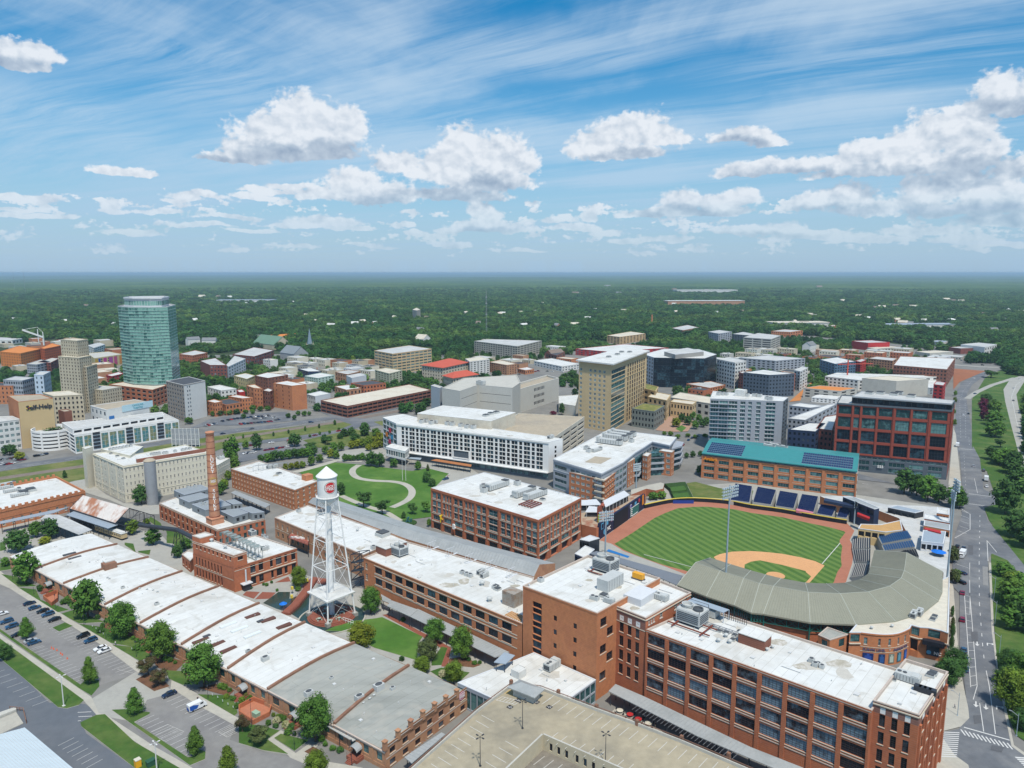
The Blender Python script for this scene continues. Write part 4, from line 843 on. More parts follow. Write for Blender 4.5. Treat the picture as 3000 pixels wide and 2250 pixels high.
an=Ay('brick_annex','low brick annex with a white roof at the left foot of the power house','building','e 1472,1170 1540,1225 1600,1160 1520,1140',6,par=.3,walls=(Al,An)); an.fac(0,[(1.5,4,(3,.4),'dark')]); an.end()
# brick chimney with painted lettering
gc=p1('e 1752,1050'); ch=Ah('brick_chimney','tall round brick smokestack with LUCKY STRIKE painted down it in white','chimney',(*gc,0))
b=MB(); prof=[(2.75+(-.75)*t,12+t*45.6)for t in[k/12 for k in range(13)]]; b.lathe((0,0,0),[(2.75,12)]+prof[1:]+[(2.25,57.8),(2.25,58.4),(1.5,58.4),(1.5,55)],28); b.build('shaft',Bu('chimney_brick',(.56,.26,.15)),ch,True)
b=MB()
for k in range(14):t=k/13; r_=2.75-.75*t; b.lathe((0,0,0),[(r_+.02,13+t*43.5),(r_+.07,13+t*43.5),(r_+.07,13.25+t*43.5),(r_+.02,13.25+t*43.5)],28)
o=b.build('iron_bands',C8,ch); b=MB(); b.box((0,0,0),6.6,6.6,12,DB); b.box((0,0,12),7.0,7.0,.5,DB); b.build('plinth',Bj['chimney_brick'],ch)
Fh=Vector((-gc.x,-gc.y)).normalized(); Fh=Vector((Fh.x*cos(.12)-Fh.y*sin(.12),Fh.x*sin(.12)+Fh.y*cos(.12))); G4=atan2(Fh.x,-Fh.y)
def A8(s,size,z,parent,R0,ang,m,loc0,bold=.03):
 me=Cb(s,size,.02,m,bold)
 for v in me.vertices:
  a=ang+v.co.x/R0; r_=R0+.05+v.co.z; v.co=(r_*sin(a),-r_*cos(a),z+v.co.y)
 return ob('lettering',me,parent,loc0)
def I4(e_y):return De('e 1735,%g'%e_y,'e 1752,1050')
for t_,y_ in[('L',375),('U',403),('C',432),('K',462),('Y',494),('S',650),('T',680),('R',708),('I',736),('K',768),('E',800)]:
 z_=I4(y_); A8(t_,2.5,z_,ch,2.75-.75*(z_-12)/45.6,G4,B1,(0,0,0),.05)
z_=I4(570); RR=2.75-.75*(z_-12)/45.6
b=MB()
for r0,r1,m_ in((1.75,2.0,0),(1.2,1.5,0)):
 for k in range(32):
  F_=[]
  for rr,t in((r0,k),(r1,k),(r1,k+1),(r0,k+1)):
   t=2*pi*t/32; a=G4+rr*cos(t)/RR; F_.append(((RR+.06)*sin(a),-(RR+.06)*cos(a),z_+rr*sin(t)))
  b.face(F_[::-1])
b.build('painted_ring',Ac('ochre_paint',(.62,.42,.12),.7,.1,1),ch); A8('LUCKY',.8,z_+.35,ch,RR,G4,B1,(0,0,0)); A8('STRIKE',.8,z_-.5,ch,RR,G4,B1,(0,0,0))
# water tower
g0=p1('b 755,428'); Bs=Ah('water_tower','white steel water tower with a conical roof and a red round emblem on its tank','water tower',(*g0,0))
b=MB(); b.lathe((0,0,0),[(0,63.6),(.3,63.4),(4.25,59.8),(4.25,59.5)],32); b.build('tank_roof',Ai,Bs)
b=MB(); b.lathe((0,0,0),[(3.85,59.7),(3.85,51.3),(3.6,50.0),(2.8,48.8),(1.5,48.0),(1.1,47.6)],32); b.build('tank',Ai,Bs,True)
b=MB(); b.lathe((0,0,0),[(3.85,51.2),(4.6,51.2),(4.6,51.35),(3.85,51.35)],32)
for k in range(24):t=2*pi*k/24; b.bar((4.55*cos(t),4.55*sin(t),51.3),(4.55*cos(t),4.55*sin(t),52.4),.04,4)
b.lathe((0,0,0),[(4.52,52.35),(4.58,52.35),(4.58,52.45),(4.52,52.45)],32); b.build('catwalk',Ai,Bs)
b=MB(); b.lathe((0,0,0),[(1.08,48),(1.08,0)],20); b.build('riser_pipe',Ai,Bs,True)
B2=Ar('b 566,432 720,528 943,432 790,345'); Ju=sum(B2,Vector((0,0)))/4
B2=[(f-Ju)for f in B2]; rr=sum(f.length for f in B2)/4; B2=[f.normalized()*rr*.97 for f in B2]
Gc=[f.normalized()*4.0 for f in B2]; Kj=[]
for i in range(4):
 b=MB(); b.bar((*B2[i],.3),(*Gc[i],51.6),.34,6,r2=.26); b.build('leg',Ai,Bs); b=MB(); b.box((B2[i].x,B2[i].y,0),1.8,1.8,1.6,DA); b.build('footing',A2,Bs)
def lp(i,z):return B2[i].lerp(Gc[i],(z-.3)/51.3)
lv=[10.6,22.0,33.6,43.0]
for j,z in enumerate(lv):
 if j==0:continue
 b=MB()
 for i in range(4):b.bar((*lp(i,z),z),(*lp((i+1)%4,z),z),.17,4)
 b.build('girt',Ai,Bs)
for j,(za,Db)in enumerate(zip([.5]+lv,lv+[50.5])):
 b=MB()
 for i in range(4):i2=(i+1)%4; b.bar((*lp(i,za),za),(*lp(i2,Db),Db),.055,4); b.bar((*lp(i2,za),za),(*lp(i,Db),Db),.055,4)
 b.build('tie_rods',Ai,Bs)
 if j>1:
  b=MB()
  for i in range(4):b.bar((0,0,za),(*lp(i,za),za),.05,4)
  b.build('spokes',Ai,Bs)
b=MB(); P4=[lp(i,10.5).normalized()*(lp(i,10.5).length+1.5)for i in range(4)]; P4=B8(P4); b.prism(P4,10.1,10.7,0,bot=True); b.build('platform_roof',Aa,Bs)
tw=Vector((-g0.x,-g0.y)).normalized(); sg=.34; tw=Vector((tw.x*cos(sg)-tw.y*sin(sg),tw.x*sin(sg)+tw.y*cos(sg))); ta=atan2(tw.x,-tw.y)
Jv=Ac('emblem_red',(.55,.02,.025),.5,.05,1); Gd=Ac('emblem_white',(.82,.82,.8),.5,.03,1); Jw=Ac('emblem_dark',(.05,.10,.06),.5,.05,1)
for r0,r1,m_,d_ in((0,2.15,Jv,.04),(2.15,2.3,Gd,.05),(2.3,2.45,Jw,.06),(0,1.0,Gd,.0)):
 if m_ is Gd and r0==0:continue
 b=MB(); n=36
 for k in range(n):
  t0,t1=2*pi*k/n,2*pi*(k+1)/n; Fi=5 if r0==0 else 1
  for s in range(Fi):
   ra,rb=r0+(r1-r0)*s/Fi,r0+(r1-r0)*(s+1)/Fi; F_=[]
   for G5,t in((ra,t0),(rb,t0),(rb,t1),(ra,t1)):a=ta+G5*cos(t)/3.85; F_.append(((3.85+d_)*sin(a),-(3.85+d_)*cos(a),55.6+G5*sin(t)))
   b.face(F_)
 b.build('emblem',m_,Bs)
A8('LUCKY',1.35,56.1,Bs,3.91,ta,Gd,(0,0,0),.03); A8('STRIKE',1.35,55.0,Bs,3.91,ta,Gd,(0,0,0),.03)
tr=Ah('round_brick_terrace','round stepped brick terrace with green tables under the water tower','terrace',(*g0,0))
for r_,h0 in((9.9,.35),(9.3,.7),(8.7,1.05)):
 b=MB(); b.lathe((0,0,0),[(r_,0),(r_,h0),(0,h0+.001)],48); b.build('step',Da,tr)
# grey roof-top flats on a brick base
gf=Ay('brick_flats','brick building with a cluster of grey penthouses on its roof behind the chimney','building','e 1290,757 1760,972 2148,880 1560,660',9.5,par=.4,walls=(Al,An))
gf.fac(0,[(1.0,3.8,(13,.45),'dark'),(5.2,7.8,(13,.36),'dark')],[(8.6,.3,.1,1)],[(13,.4,.15,0,8.6,0)]); gf.fac(1,[(1.2,4.2,(8,.5),'shop'),(5.6,7.9,(8,.45),'shop')],[(8.6,.3,.1,1)])
for s in('1408,652 1495,690 1700,640 1625,607','1448,712 1530,748 1720,700 1625,672','1553,765 1662,812 1872,770 1765,715','1828,738 1885,765 1962,757 1895,724','1780,818 1890,868 2010,832 1925,800','1935,798 2040,838 2142,828 2030,783'):
 x=Ay('x','','','e '+s,13.2,9.1,par=.12,walls=(Ac('penthouse_grey',(.20,.225,.24),.7,.08,.2),),rm=Ac('penthouse_roof',(.27,.30,.32),.8,.1,.2),cap=A6); x.fac(0,[(10.2,11.8,[(.4,.55)],'plain')]); x.fac(1,[(10.0,11.9,[(.2,.4),(.6,.8)],'plain')]); x.end(); Bq(x,gf)
ac(gf,'fan','e 1525,635 1580,625 1645,765 1665,770',1.5,z=13.1); gf.end()
# white-painted cotton mill, silo
cm=Ay('cream_mill','five-storey cream painted mill with rows of dark windows and white roof, left of centre','building','e 752,352 1000,457 1692,345 1500,283 1100,360 940,335',('e 1000,457','e 1005,755'),par=.5,walls=(Bb,Bb),cap=Bb)
H_=cm.z; cm.fac(0,fl(5,.6,(H_-1.6)/5,1.2,2.0,(9,.28),'white'),[(H_-1.1,.35,.4,0),(5.0,.3,.2,1)],[([0,.25,.5,.75,1],1.2,.35,0,H_-1.2,0)]); cm.fac(1,fl(5,.6,(H_-1.6)/5,1.3,2.0,(22,.34),'white'),[(H_-1.1,.35,.4,0),(5.0,.3,.2,1)])
ac(cm,'fan','e 1230,370 1250,368 1270,365 1290,362 1330,360 1350,357 1420,345 1480,335 1510,328 1540,322',1.8); ac(cm,'curb','e 900,360 950,380 1000,400',2); bb=cm.mb(); q=p1('e 1405,375',H_); bb.box((q.x,q.y,H_-.5),44,2.0,2.0,atan2(*(reversed((cm.P[2]-cm.P[1]).to_tuple())))); cm.part('brick_screen',bb,[At]); cm.end()
c2=Ay('cream_mill_wing','rear wing of the cream mill with a row of roof vents on its white roof','building','e 815,318 1055,372 1160,298 1000,270',24.5,par=.3,walls=(Bb,),cap=Bb); ac(c2,'fan','e 895,330 920,325 945,322 970,318 1000,312 1030,305 1060,300',1.8); c2.fac(0,fl(5,1,4.4,1.3,2.0,(8,.3),'white')); c2.end()
c3=Ay('cream_stair_tower','blank cream painted stair tower at the left end of the cream mill','tower','e 664,305 690,318 752,300 725,290',26.9,par=.3,walls=(Bb,),cap=Bb); c3.end()
c4=Ay('cream_mill_annex','low cream annex with a flat white roof right of the chimney','building','e 1692,440 1760,450 1862,392 1692,385',12.5,par=.3,walls=(Bb,),cap=Bb); c4.fac(1,fl(3,0,4,1.2,1.8,(6,.3),'white')); c4.fac(0,fl(3,0,4,1.2,1.8,(4,.3),'white')); ac(c4,'unit','e 1780,400 1800,395',4); c4.end()
gs=p1('e 1237,765'); sl=Ah('steel_silo','tall ribbed grey steel silo standing against the cream mill','silo',(*gs,0)); b=MB()
b.lathe((0,0,0),[(3.3,0)]+[(3.3+(.03 if k%2 else 0),k*.8)for k in range(1,34)]+[(3.3,27.2)],28); b.build('shell',A7,sl,True); b=MB(); b.lathe((0,0,0),[(3.45,27.1),(3.45,27.4),(2.2,28.4),(0,28.8)],28); b.build('cap',Bp,sl)
# red brick four-storey mill
D6=Ay('four_storey_brick_mill','four-storey red brick mill with small windows and white roof beside the park','building','e 1872,478 f 452,650 640,577 e 2100,412',12.9,par=.6,walls=(Am,An))
D6.fac(0,fl(4,.3,3.0,.9,1.5,(20,.26),'tan'),[(12.0,.3,.15,0),(3.3,.15,.1,0),(6.3,.15,.1,0),(9.3,.15,.1,0)]); D6.fac(1,fl(4,.3,3.0,.9,1.5,(4,.3),'tan'),[(12.0,.3,.15,0)])
bb=D6.mb(); q=p1('f 555,560',12.9); bb.box((q.x,q.y,11.5),5,5,4.2,DA); D6.part('stair_house',bb,[Am]); bb=D6.mb()
for i in range(4):a=p1('f 115,495',13).lerp(p1('f 355,470',13),i/3); bb.bar((*a,12.3),(*a,16),.12,4); bb.bar((a.x+2.5,a.y+3,12.3),(a.x+2.5,a.y+3,16),.12,4); bb.bar((*a,16),(a.x+2.5,a.y+3,16),.12,4)
a,c=p1('f 115,495',13),p1('f 355,470',13); bb.bar((*a,16),(*c,16),.12,4); bb.bar((a.x+2.5,a.y+3,16),(c.x+2.5,c.y+3,16),.12,4); D6.part('steel_frame',bb,[A7]); ac(D6,'unit','f 250,475 290,470',4,DB,5); ac(D6,'curb','f 325,525',3); D6.end()
# left red-brick warehouse, sheds, rail car
lr=Ay('red_brick_warehouse','long red brick warehouse with a notched parapet and white roof at the left edge','building','e -500,925 690,658 455,537 -300,680',10.5,par=1.2,parw=.5,walls=(Am,An),cap=Am)
lr.fac(0,[(1.4,4.6,[(k/16+.02,k/16+.04)for k in range(16)],'tan')],[(9.0,.5,.25,0),(5.5,.3,.15,0)]); L_=(lr.P[1]-lr.P[0]).length; u=(lr.P[1]-lr.P[0]).normalized()
bb=lr.mb()
for k in range(22):q=lr.P[0]+u*L_*(k+.5)/22+Vector((-u.y,u.x))*.3; bb.box((q.x,q.y,9.3),1.5,1.2,2.2,atan2(u.y,u.x))
u3=(lr.P[2]-lr.P[3]).normalized(); L3=(lr.P[2]-lr.P[3]).length
for k in range(16):q=lr.P[3]+u3*L3*(k+.5)/16; bb.box((q.x,q.y,9.3),1.5,1.2,2.4,atan2(u3.y,u3.x))
o=lr.part('parapet_piers',bb,[Am]); o['kind']='stuff'; ac(lr,'long','e 40,640 100,665 160,700 60,610 30,625',9,DB); ac(lr,'curb','e 190,680 250,660',5,DB)
for s_ in('e 395,735 555,762','e 395,800'):pass
lr.end()
def Dc():
 A,B=p1('e 565,800',7.5),p1('e 935,918',7.5); m1,m2=p1('e 672,693',13),p1('e 1047,798',13)
 C_,D_=m2*2-B,m1*2-A; r=Ah('rusty_roof_shed','open-ended shed with a patchy rusty white gable roof','shed',(*A,0)); b=MB((*A,0))
 b.face([(*A,7.5),(*B,7.5),(*m2,13),(*m1,13)]); b.face([(*C_,7.5),(*D_,7.5),(*m1,13),(*m2,13)]); m=Ac('rusty_white_roof',(.62,.58,.54),.8,.1,.09,col2=(.36,.16,.09),stretch=(Bx(48.5),1,.25),c2f=(.45,.56)); b.build('roof',m,r)
 b=MB((*A,0)); B3=B+(B-A).normalized()*9; C3=C_+(C_-D_).normalized()*9; M3=(B3+C3)/2
 for P_ in((B,m2,C_),(B3,M3,C3),(A,m1,D_)):
  b.bar((*P_[0],0),(*P_[0],7.5),.2,4); b.bar((*P_[2],0),(*P_[2],7.5),.2,4); b.bar((*P_[0],7.5),(*P_[1],13),.16,4); b.bar((*P_[2],7.5),(*P_[1],13),.16,4); b.bar((*P_[0],7.5),(*P_[2],7.5),.12,4); b.bar((*P_[1],7.5),(*P_[1],13),.1,4)
  for t in(.25,.5,.75):q=P_[0].lerp(P_[1],t); b.bar((*q,7.5),(*q,7.5+5.5*t),.07,4); q=P_[2].lerp(P_[1],t); b.bar((*q,7.5),(*q,7.5+5.5*t),.07,4)
 for a,c,z in((B,B3,7.5),(C_,C3,7.5),(m2,M3,13)):b.bar((*a,z),(*c,z),.15,4)
 b.build('steel_frame',Aj,r); b=MB((*A,0)); b.face([(*A,0),(*B,0),(*B,7.5),(*A,7.5)]); b.face([(*D_,0),(*A,0),(*A,7.5),(*m1,13),(*D_,7.5)]); b.build('wall',Aj,r)
Dc()
Ax('e 535,852 875,962 955,932 600,822',6.5,'pale blue flat shed roof below the rusty roof',m=A5); Ax('e 325,885 640,1012 745,972 560,885 470,850 370,850',7,'wide pale arched shed roof behind the warehouses',m=Ae)
def Ei():
 A,B=p1('e 795,985',0),p1('e 1010,1058',0); L_=(B-A).length; c=(A+B)/2; a=atan2((B-A).y,(B-A).x); r=Ah('rail_carriage','old cream railway carriage with a white roof parked on a short track','rail carriage',(*c,0),a)
 b=MB(); b.box((0,0,1.1),L_,3.1,2.6); b.build('body',Ac('cream_carriage',(.55,.43,.24),.7,.1,1),r); b=MB(); b.box((0,0,3.7),L_+.5,3.4,.25); b.box((0,0,3.95),L_-.5,2.2,.45); b.build('roof',Aa,r); b=MB()
 for k in range(14):x=-L_/2+(k+.7)*L_/14.5; b.box((x,-1.56,2.0),.9,.04,.9)
 o=b.build('windows',A4,r); o['kind']='stuff'; b=MB(); b.box((0,0,.9),L_,2.6,.25)
 for x in(-L_/2+2.5,L_/2-2.5):
  for dx_ in(-1,1):
   for y in(-1.2,1.2):b.bar((x+dx_,y-.1,.5),(x+dx_,y+.1,.5),.5,12)
 b.build('bogies',Aj,r)
Ei()
cv=Ah('coal_conveyor','black enclosed conveyor bridge on a steel trestle leading to the power house','conveyor',(*p1('e 1445,1190'),0)); oc=Vector((*p1('e 1445,1190'),0)); b=MB(oc)
a0,a1_,a2=p1('e 1130,935',9),p1('e 1440,975',12.5),p1('e 1570,1040',14.5)
b.bar((*a0,9),(*a1_,12.5),1.1,8); b.bar((*a1_,12.5),(*a2,14.5),1.1,8); b.build('gallery',Aj,cv); b=MB(oc)
for s_ in(-1.6,1.6):
 for t_ in(-1.6,1.6):b.bar((a1_.x+s_*1.8,a1_.y+t_*1.8,0),(a1_.x+s_*.6,a1_.y+t_*.6,12),.16,4);
 for z in range(0,12,3):k_=1.8-1.2*z/12; k2=1.8-1.2*(z+3)/12; b.bar((a1_.x+s_*k_,a1_.y-1.6*k_,z),(a1_.x+s_*k2,a1_.y+1.6*k2,z+3),.08,4); b.bar((a1_.x-1.6*k_,a1_.y+s_*k_,z),(a1_.x+1.6*k2,a1_.y+s_*k2,z+3),.08,4)
b.build('trestle',Aj,cv)
# raised steel deck with seats and iron stair beside the orange office
ds=Ah('steel_fire_stair','black steel fire stair tower at the left corner of the orange brick office','fire stair',(*p1('f 955,1400'),0)); oc=Vector((*p1('f 955,1400'),0)); b=MB(oc); A_=p1('f 915,1450'); B_=p1('f 1000,1440')
for z in(0,4,8,12):
 for q in(A_,B_,A_+Vector((3,4)),B_+Vector((3,4))):b.bar((*q,z),(*q,z+4),.16,4)
 b.bar((*A_,z+4),(*B_,z+4),.2,4); b.bar((A_.x+3,A_.y+4,z+4),(B_.x+3,B_.y+4,z+4),.2,4); b.bar((*A_,z),(*B_,z+4),.25,4); b.bar((*A_,z+4),(A_.x+3,A_.y+4,z+4),.2,4); b.bar((*B_,z+4),(B_.x+3,B_.y+4,z+4),.2,4)
b.build('frame',Aj,ds); b=MB(oc)
for z in(4,8,12):b.prism(B8([A_,B_,B_+Vector((3,4)),A_+Vector((3,4))]),z,z+.1,bot=True)
b.build('landing',Aj,ds)
rd=Ah('roof_deck','raised dining deck on black posts against the old brick mill','deck',(*p1('f 480,1180'),0)); oc=rd.location.copy(); P_=B8(Ar('f 398,1035 560,1095 575,1050 425,1000',6.5)); b=MB(oc); b.prism(P_,6.2,6.5,bot=True); b.build('floor',Ac('red_deck',(.33,.11,.08),.9,.2,.5),rd,loc=(0,0,0)); b=MB(oc); Bv(b,P_+P_[:1],6.5)
for q in P_:b.bar((*q,0),(*q,6.3),.18,4)
b.build('railing',Aj,rd); b=MB(oc)
for t in range(6):q=P_[0].lerp(P_[2],.2+.12*t)+Vector(((-1)**t*1.2,0)); b.box((q.x,q.y,6.5),1.8,.9,.75)
b.build('tables',Ai,rd)
Ht=Ah('covered_brick_bridge','brick paved footbridge with railings crossing the stream to the terrace','footbridge',(*p1('b 480,330'),0)); oc=Ht.location.copy(); cl=Ar('b 380,400 460,330 560,200 600,130',1.2); b=MB(oc); S_=Bn(cl,4); b.prism(B8(S_),.2,1.2); b.build('deck',Da,Ht); b=MB(oc); Bv(b,S_[:4],1.2); Bv(b,S_[4:],1.2); b.build('railing',C8,Ht)
# brick office by the park
po=Ay('park_brick_office','five-storey red brick office with a broad white roof beside the park','building','f 1557,634 g 490,893 835,714 f 1988,507',22.8,par=.25,walls=(Al,An),cap=Ak)
def Bt(n,m,w,z):return[(z,z+w,m,'teal')]
wc=[]
for k in range(9):
 x=k/9
 if k==5:wc.append((x+.015,x+.095)); continue
 wc+=[(x+.012,x+.034),(x+.048,x+.066),(x+.078,x+.096)]if k%2 else[(x+.014,x+.05),(x+.064,x+.098)]
Ey=[(k/9+.018,k/9+.094)for k in range(9)]
po.fac(0,[(.2,3.6,Ey,'dark'),(5.4,8.0,Ey,'tealw'),(9.6,12.6,wc,'teal'),(13.2,16.0,wc,'teal'),(17.4,20.6,wc,'teal')],[(4.3,.6,.2,1),(8.7,.35,.15,1),(16.5,.3,.12,1),(21.6,1.2,.35,0)],[(9,.9,.3,0,21.5,0)])
wr=[(k/6+.02,k/6+.075)for k in range(6)]+[]; wr=[q for k in range(6)for q in((k/6+.02,k/6+.07),(k/6+.09,k/6+.145))]
po.fac(1,[(.2,4.0,[(k/4+.04,k/4+.2)for k in range(4)],'void'),(5.4,8.0,[(k/4+.03,k/4+.21)for k in range(4)],'tealw'),(9.6,12.6,wr,'teal'),(13.2,16.0,wr,'teal'),(17.4,20.6,wr,'teal')],[(4.3,.6,.2,1),(8.7,.35,.15,1),(16.5,.3,.12,1),(21.6,1.2,.35,0)],[(4,.9,.3,0,21.5,0)])
ac(po,'long','g 158,635 375,690 465,710',16,DB); ac(po,'fan','g 45,640 50,670 320,612',3); ac(po,'curb','g 285,710 525,733',2.5)
bb=po.mb(); q=p1('g 330,775',22.6)
for k in range(5):bb.bar((q.x+k*2*cos(DA),q.y+k*2*sin(DA),23),(q.x+k*2*cos(DA)+9*cos(DB),q.y+k*2*sin(DA)+9*sin(DB),23.2),.3,4)
for k in range(2):bb.bar((q.x+k*9*cos(DB),q.y+k*9*sin(DB),23.3),(q.x+k*9*cos(DB)+8*cos(DA),q.y+k*9*sin(DB)+8*sin(DA),23.3),.25,4)
po.part('steel_dunnage',bb,[C8]); po.end()
Jx=po.P[0].lerp(po.P[1],.075); ua=(po.P[1]-po.P[0]).normalized(); na=Vector((ua.y,-ua.x)); aa=atan2(ua.y,ua.x)
o=Ao('B',3.6,(*(po.P[0].lerp(po.P[1],.255)+na*1.6),5.6),aa,B1,None,.3,.15,'letter_sign'); Bc(o,'big white letter B sign projecting from the park-side brick office','sign')
b=MB(); b.bar((0,0,0),(0,0,1.8),.5,8); b.bar((-.7,0,1.8),(.9,0,2.4),.35,6); b.bar((0,0,0),(-.2,0,-1.8),.3,6); b.bar((0,0,.6),(1.2,0,-.2),.25,6); Bc(b.build('shop_sign',Ac('sign_yellow',(.75,.50,.02),.5,.05,1),None,loc=(*(po.P[0].lerp(po.P[1],.115)+na*1.2),7.2)),'bright yellow figure-shaped shop sign on the park-side brick office','sign')
# hotel with white grid front, parking deck behind it
ht=Ay('white_grid_hotel','white hotel whose long facade is a grid of dark tall windows, on a grey podium','hotel','f 1277,112 g 575,262 687,235 f 1440,62',27.0,par=.5,walls=(Ai,Cc,Ak),cap=Ai)
g1=[(x+.003*((i*7)%3),x+.003*((i*7)%3)+.0185)for i,x in enumerate([.035+k*.0253 for k in range(37)])]
ht.fac(0,[(7.0+3.05*i,9.55+3.05*i,g1 if i>1 else[w for w in g1 if not .40<w[0]<.50],'hotel')for i in range(6)]+[(2.0,4.6,(18,.8,.3,1),'tealw')],[(5.4,.6,1.8,0),(25.8,1.2,.5,0)],[],[(5.4,1),(99,0)])
ht.fac(1,[(9+3.05*i,10.9+3.05*i,[(.42,.56)],'plain')for i in range(5)],[],[],[(5.4,1),(99,0)])
ac(ht,'fan','f 1480,110 1520,105 1560,118 1690,125 1730,130 1800,140 1850,150 1900,155',3.2); ac(ht,'unit','f 1530,90 1590,110',6); ac(ht,'unit','g 590,232',5,DB)
bb=ht.mb(); a_,Ft=ht.P[0].lerp(ht.P[1],.40),ht.P[0].lerp(ht.P[1],.505); ud=(Ft-a_).normalized(); G6=Vector((ud.y,-ud.x)); ad=atan2(ud.y,ud.x)
Dr=(a_+Ft)/2+G6*.3; bb.box((Dr.x,Dr.y,7.0),(Ft-a_).length,.6,.5,ad); bb.box((Dr.x,Dr.y,12.6),(Ft-a_).length,.6,.5,ad)
for q in(a_,Ft):bb.box((q.x+G6.x*.3,q.y+G6.y*.3,7.0),.5,.6,6.1,ad)
ht.part('terrace_frame',bb,[Ai]); bb=ht.mb(); q=Dr-G6*.22; bb.box((q.x,q.y,7.5),(Ft-a_).length-.5,.1,5.1,ad); ht.part('terrace_recess',bb,[Cc]); ht.end()
hb=Ay('glass_gallery','glass gallery with coloured banners at the left end of the white hotel','building','f 1165,62 1275,112 1440,62 1330,35',26,par=.4,walls=(Ak,),cap=Ai); hb.fac(0,fl(6,1,4.0,.3,3.3,(4,.86),'tealw')); hb.end()
for k,(x,z,c)in enumerate(((.55,16.5,(.6,.03,.06)),(.3,12,(.65,.2,.03)),(.7,12,(.05,.3,.5)),(.5,7.5,(.5,.03,.08)))):
 q=hb.P[0].lerp(hb.P[1],x); u=(hb.P[1]-hb.P[0]).normalized(); n_=Vector((u.y,-u.x)); b=MB(); b.box((0,0,0),4.5,.15,3.4,atan2(u.y,u.x)); Bc(b.build('banner',Ac('banner_%d'%k,c,.7,.1,1),None,loc=(*(q+n_*.35),z)),['wide crimson banner, topmost on the glass gallery','orange banner on the left of the glass gallery','blue banner on the right of the glass gallery','dark red banner, lowest on the glass gallery'][k],'banner')
hc=Ay('glass_box_wing','cantilevered glass box wing with a white roof at the left foot of the hotel','building','f 1190,300 1345,337 1378,308 1240,275',11.5,4.5,par=.3,walls=(Ai,),cap=Ai); hc.fac(0,[(6,9.6,(8,.9),'tealw')]); hc.fac(1,[(6,9.6,(4,.9),'tealw')]); hc.end()
Ax('f 1555,410 1880,462 1885,445 1600,400',5,'orange timber entrance canopy in front of the white hotel',m=Ac('cedar',(.40,.16,.06),.8,.15,.5),seam=False); Ax('f 1370,395 1470,405 1480,390 1390,385',5,'pale glass entrance canopy left of the hotel door',m=A5,seam=False)
I5=Ay('beige_theatre_box','big beige windowless hall with a white roof behind the hotel','building','j 1445,1190 2042,1252 k 305,1183 j 1650,1127',33,par=.3,walls=(Ag,),cap=Ai); ac(I5,'curb','j 2000,1215 2040,1200 2085,1190',4); I5.end()
pk=Ay('beige_parking_deck','large beige parking deck with long open slots on its right side, behind the hotel','parking deck','j 2030,1330 g 625,218 863,57 k 330,1190',23.5,par=.9,walls=(Ag,Be),rm=Bp,cap=Ag)
pk.fac(1,[(3.2+3.9*i,5.0+3.9*i,(4,.86),'void')for i in range(5)]); pk.fac(0,[]); b=MB(); pk.end()
# stepped office with grey top and brick base
Ej=Ay('stepped_office','stepped office with grey metal upper floors, brick bays, balconies and a white roof','building','g 612,400 1002,516 1175,425 1275,345 1345,302 1412,258 1555,287 1608,222 1065,158',19.8,par=.35,walls=(A6,Ak),cap=Ak)
Ej.fac(0,[(1.2,3.4,[(.03,.29)],'tealw'),(5.4,7.6,[(.03,.29)],'tealw'),(9.4,11.6,[(.03,.29)],'tealw'),(14.2,16.6,[(.03,.29),(.37,.46),(.48,.57),(.59,.68),(.70,.79),(.81,.88),(.90,.98)],'tealw')],[(12.9,.5,.15,1),(18.4,1.0,.4,0)])
for e in(1,2,3,4,5,6):Ej.fac(e,[(1.0+4.1*i,3.6+4.1*i,(6 if e in(1,5)else 3,.82),'tealw')for i in range(4)],[(18.6,.9,.4,0)])
ac(Ej,'long','g 1065,278 1110,243 1150,228 1180,210',19,DA+.15); ac(Ej,'long','g 965,335',10,DB); ac(Ej,'fan','g 880,325 900,345 1245,265',3); bb=Ej.mb(); bb.face([(*q,19.5)for q in B8(Ar('g 865,425 995,440 1085,392 950,378',19.5))]); Ej.part('tan_roof_patch',bb,[Bp]); Ej.end()
Hu=Ay('brick_corner_wing','lower brick wing with corner balconies stepping out of the grey office','building','g 740,503 1030,572 1188,445 1130,432 985,535',15.8,par=.4,walls=(Am,An))
Hu.fac(0,fl(4,.2,3.9,1.0,1.9,[(.06,.16),(.2,.3),(.35,.45),(.49,.59),(.66,.76),(.8,.92)],'tealb'),[(15.0,.5,.15,0)]+[(3.6+3.9*i,.9,1.6,1,.75,1)for i in range(4)]); Hu.fac(1,fl(4,.2,3.9,1.0,2.1,(9,.42),'tan'),[(15.0,.5,.15,0)]+[(3.4+3.9*i,.3,.3,0)for i in range(4)]); Hu.end()
for j,(s,lb)in enumerate((('g 1175,412 1215,428 1272,395 1240,380','left brick bay of the stepped office, nearest the corner wing'),('g 1335,368 1375,378 1405,352 1365,345','middle brick bay of the stepped office between grey balconies'),('g 1468,330 1570,345 1592,330 1500,318','right brick bay of the stepped office with wide teal windows'))):
 x=Ay('brick_bay',lb,'building',s,17.2,par=.3,walls=(Am,An)); x.fac(0,fl(4,.2,4.1,1.0,2.4,(2,.6),'tealb')); x.fac(1,fl(4,.2,4.1,1.0,2.4,(3,.4),'tan')); x.end()
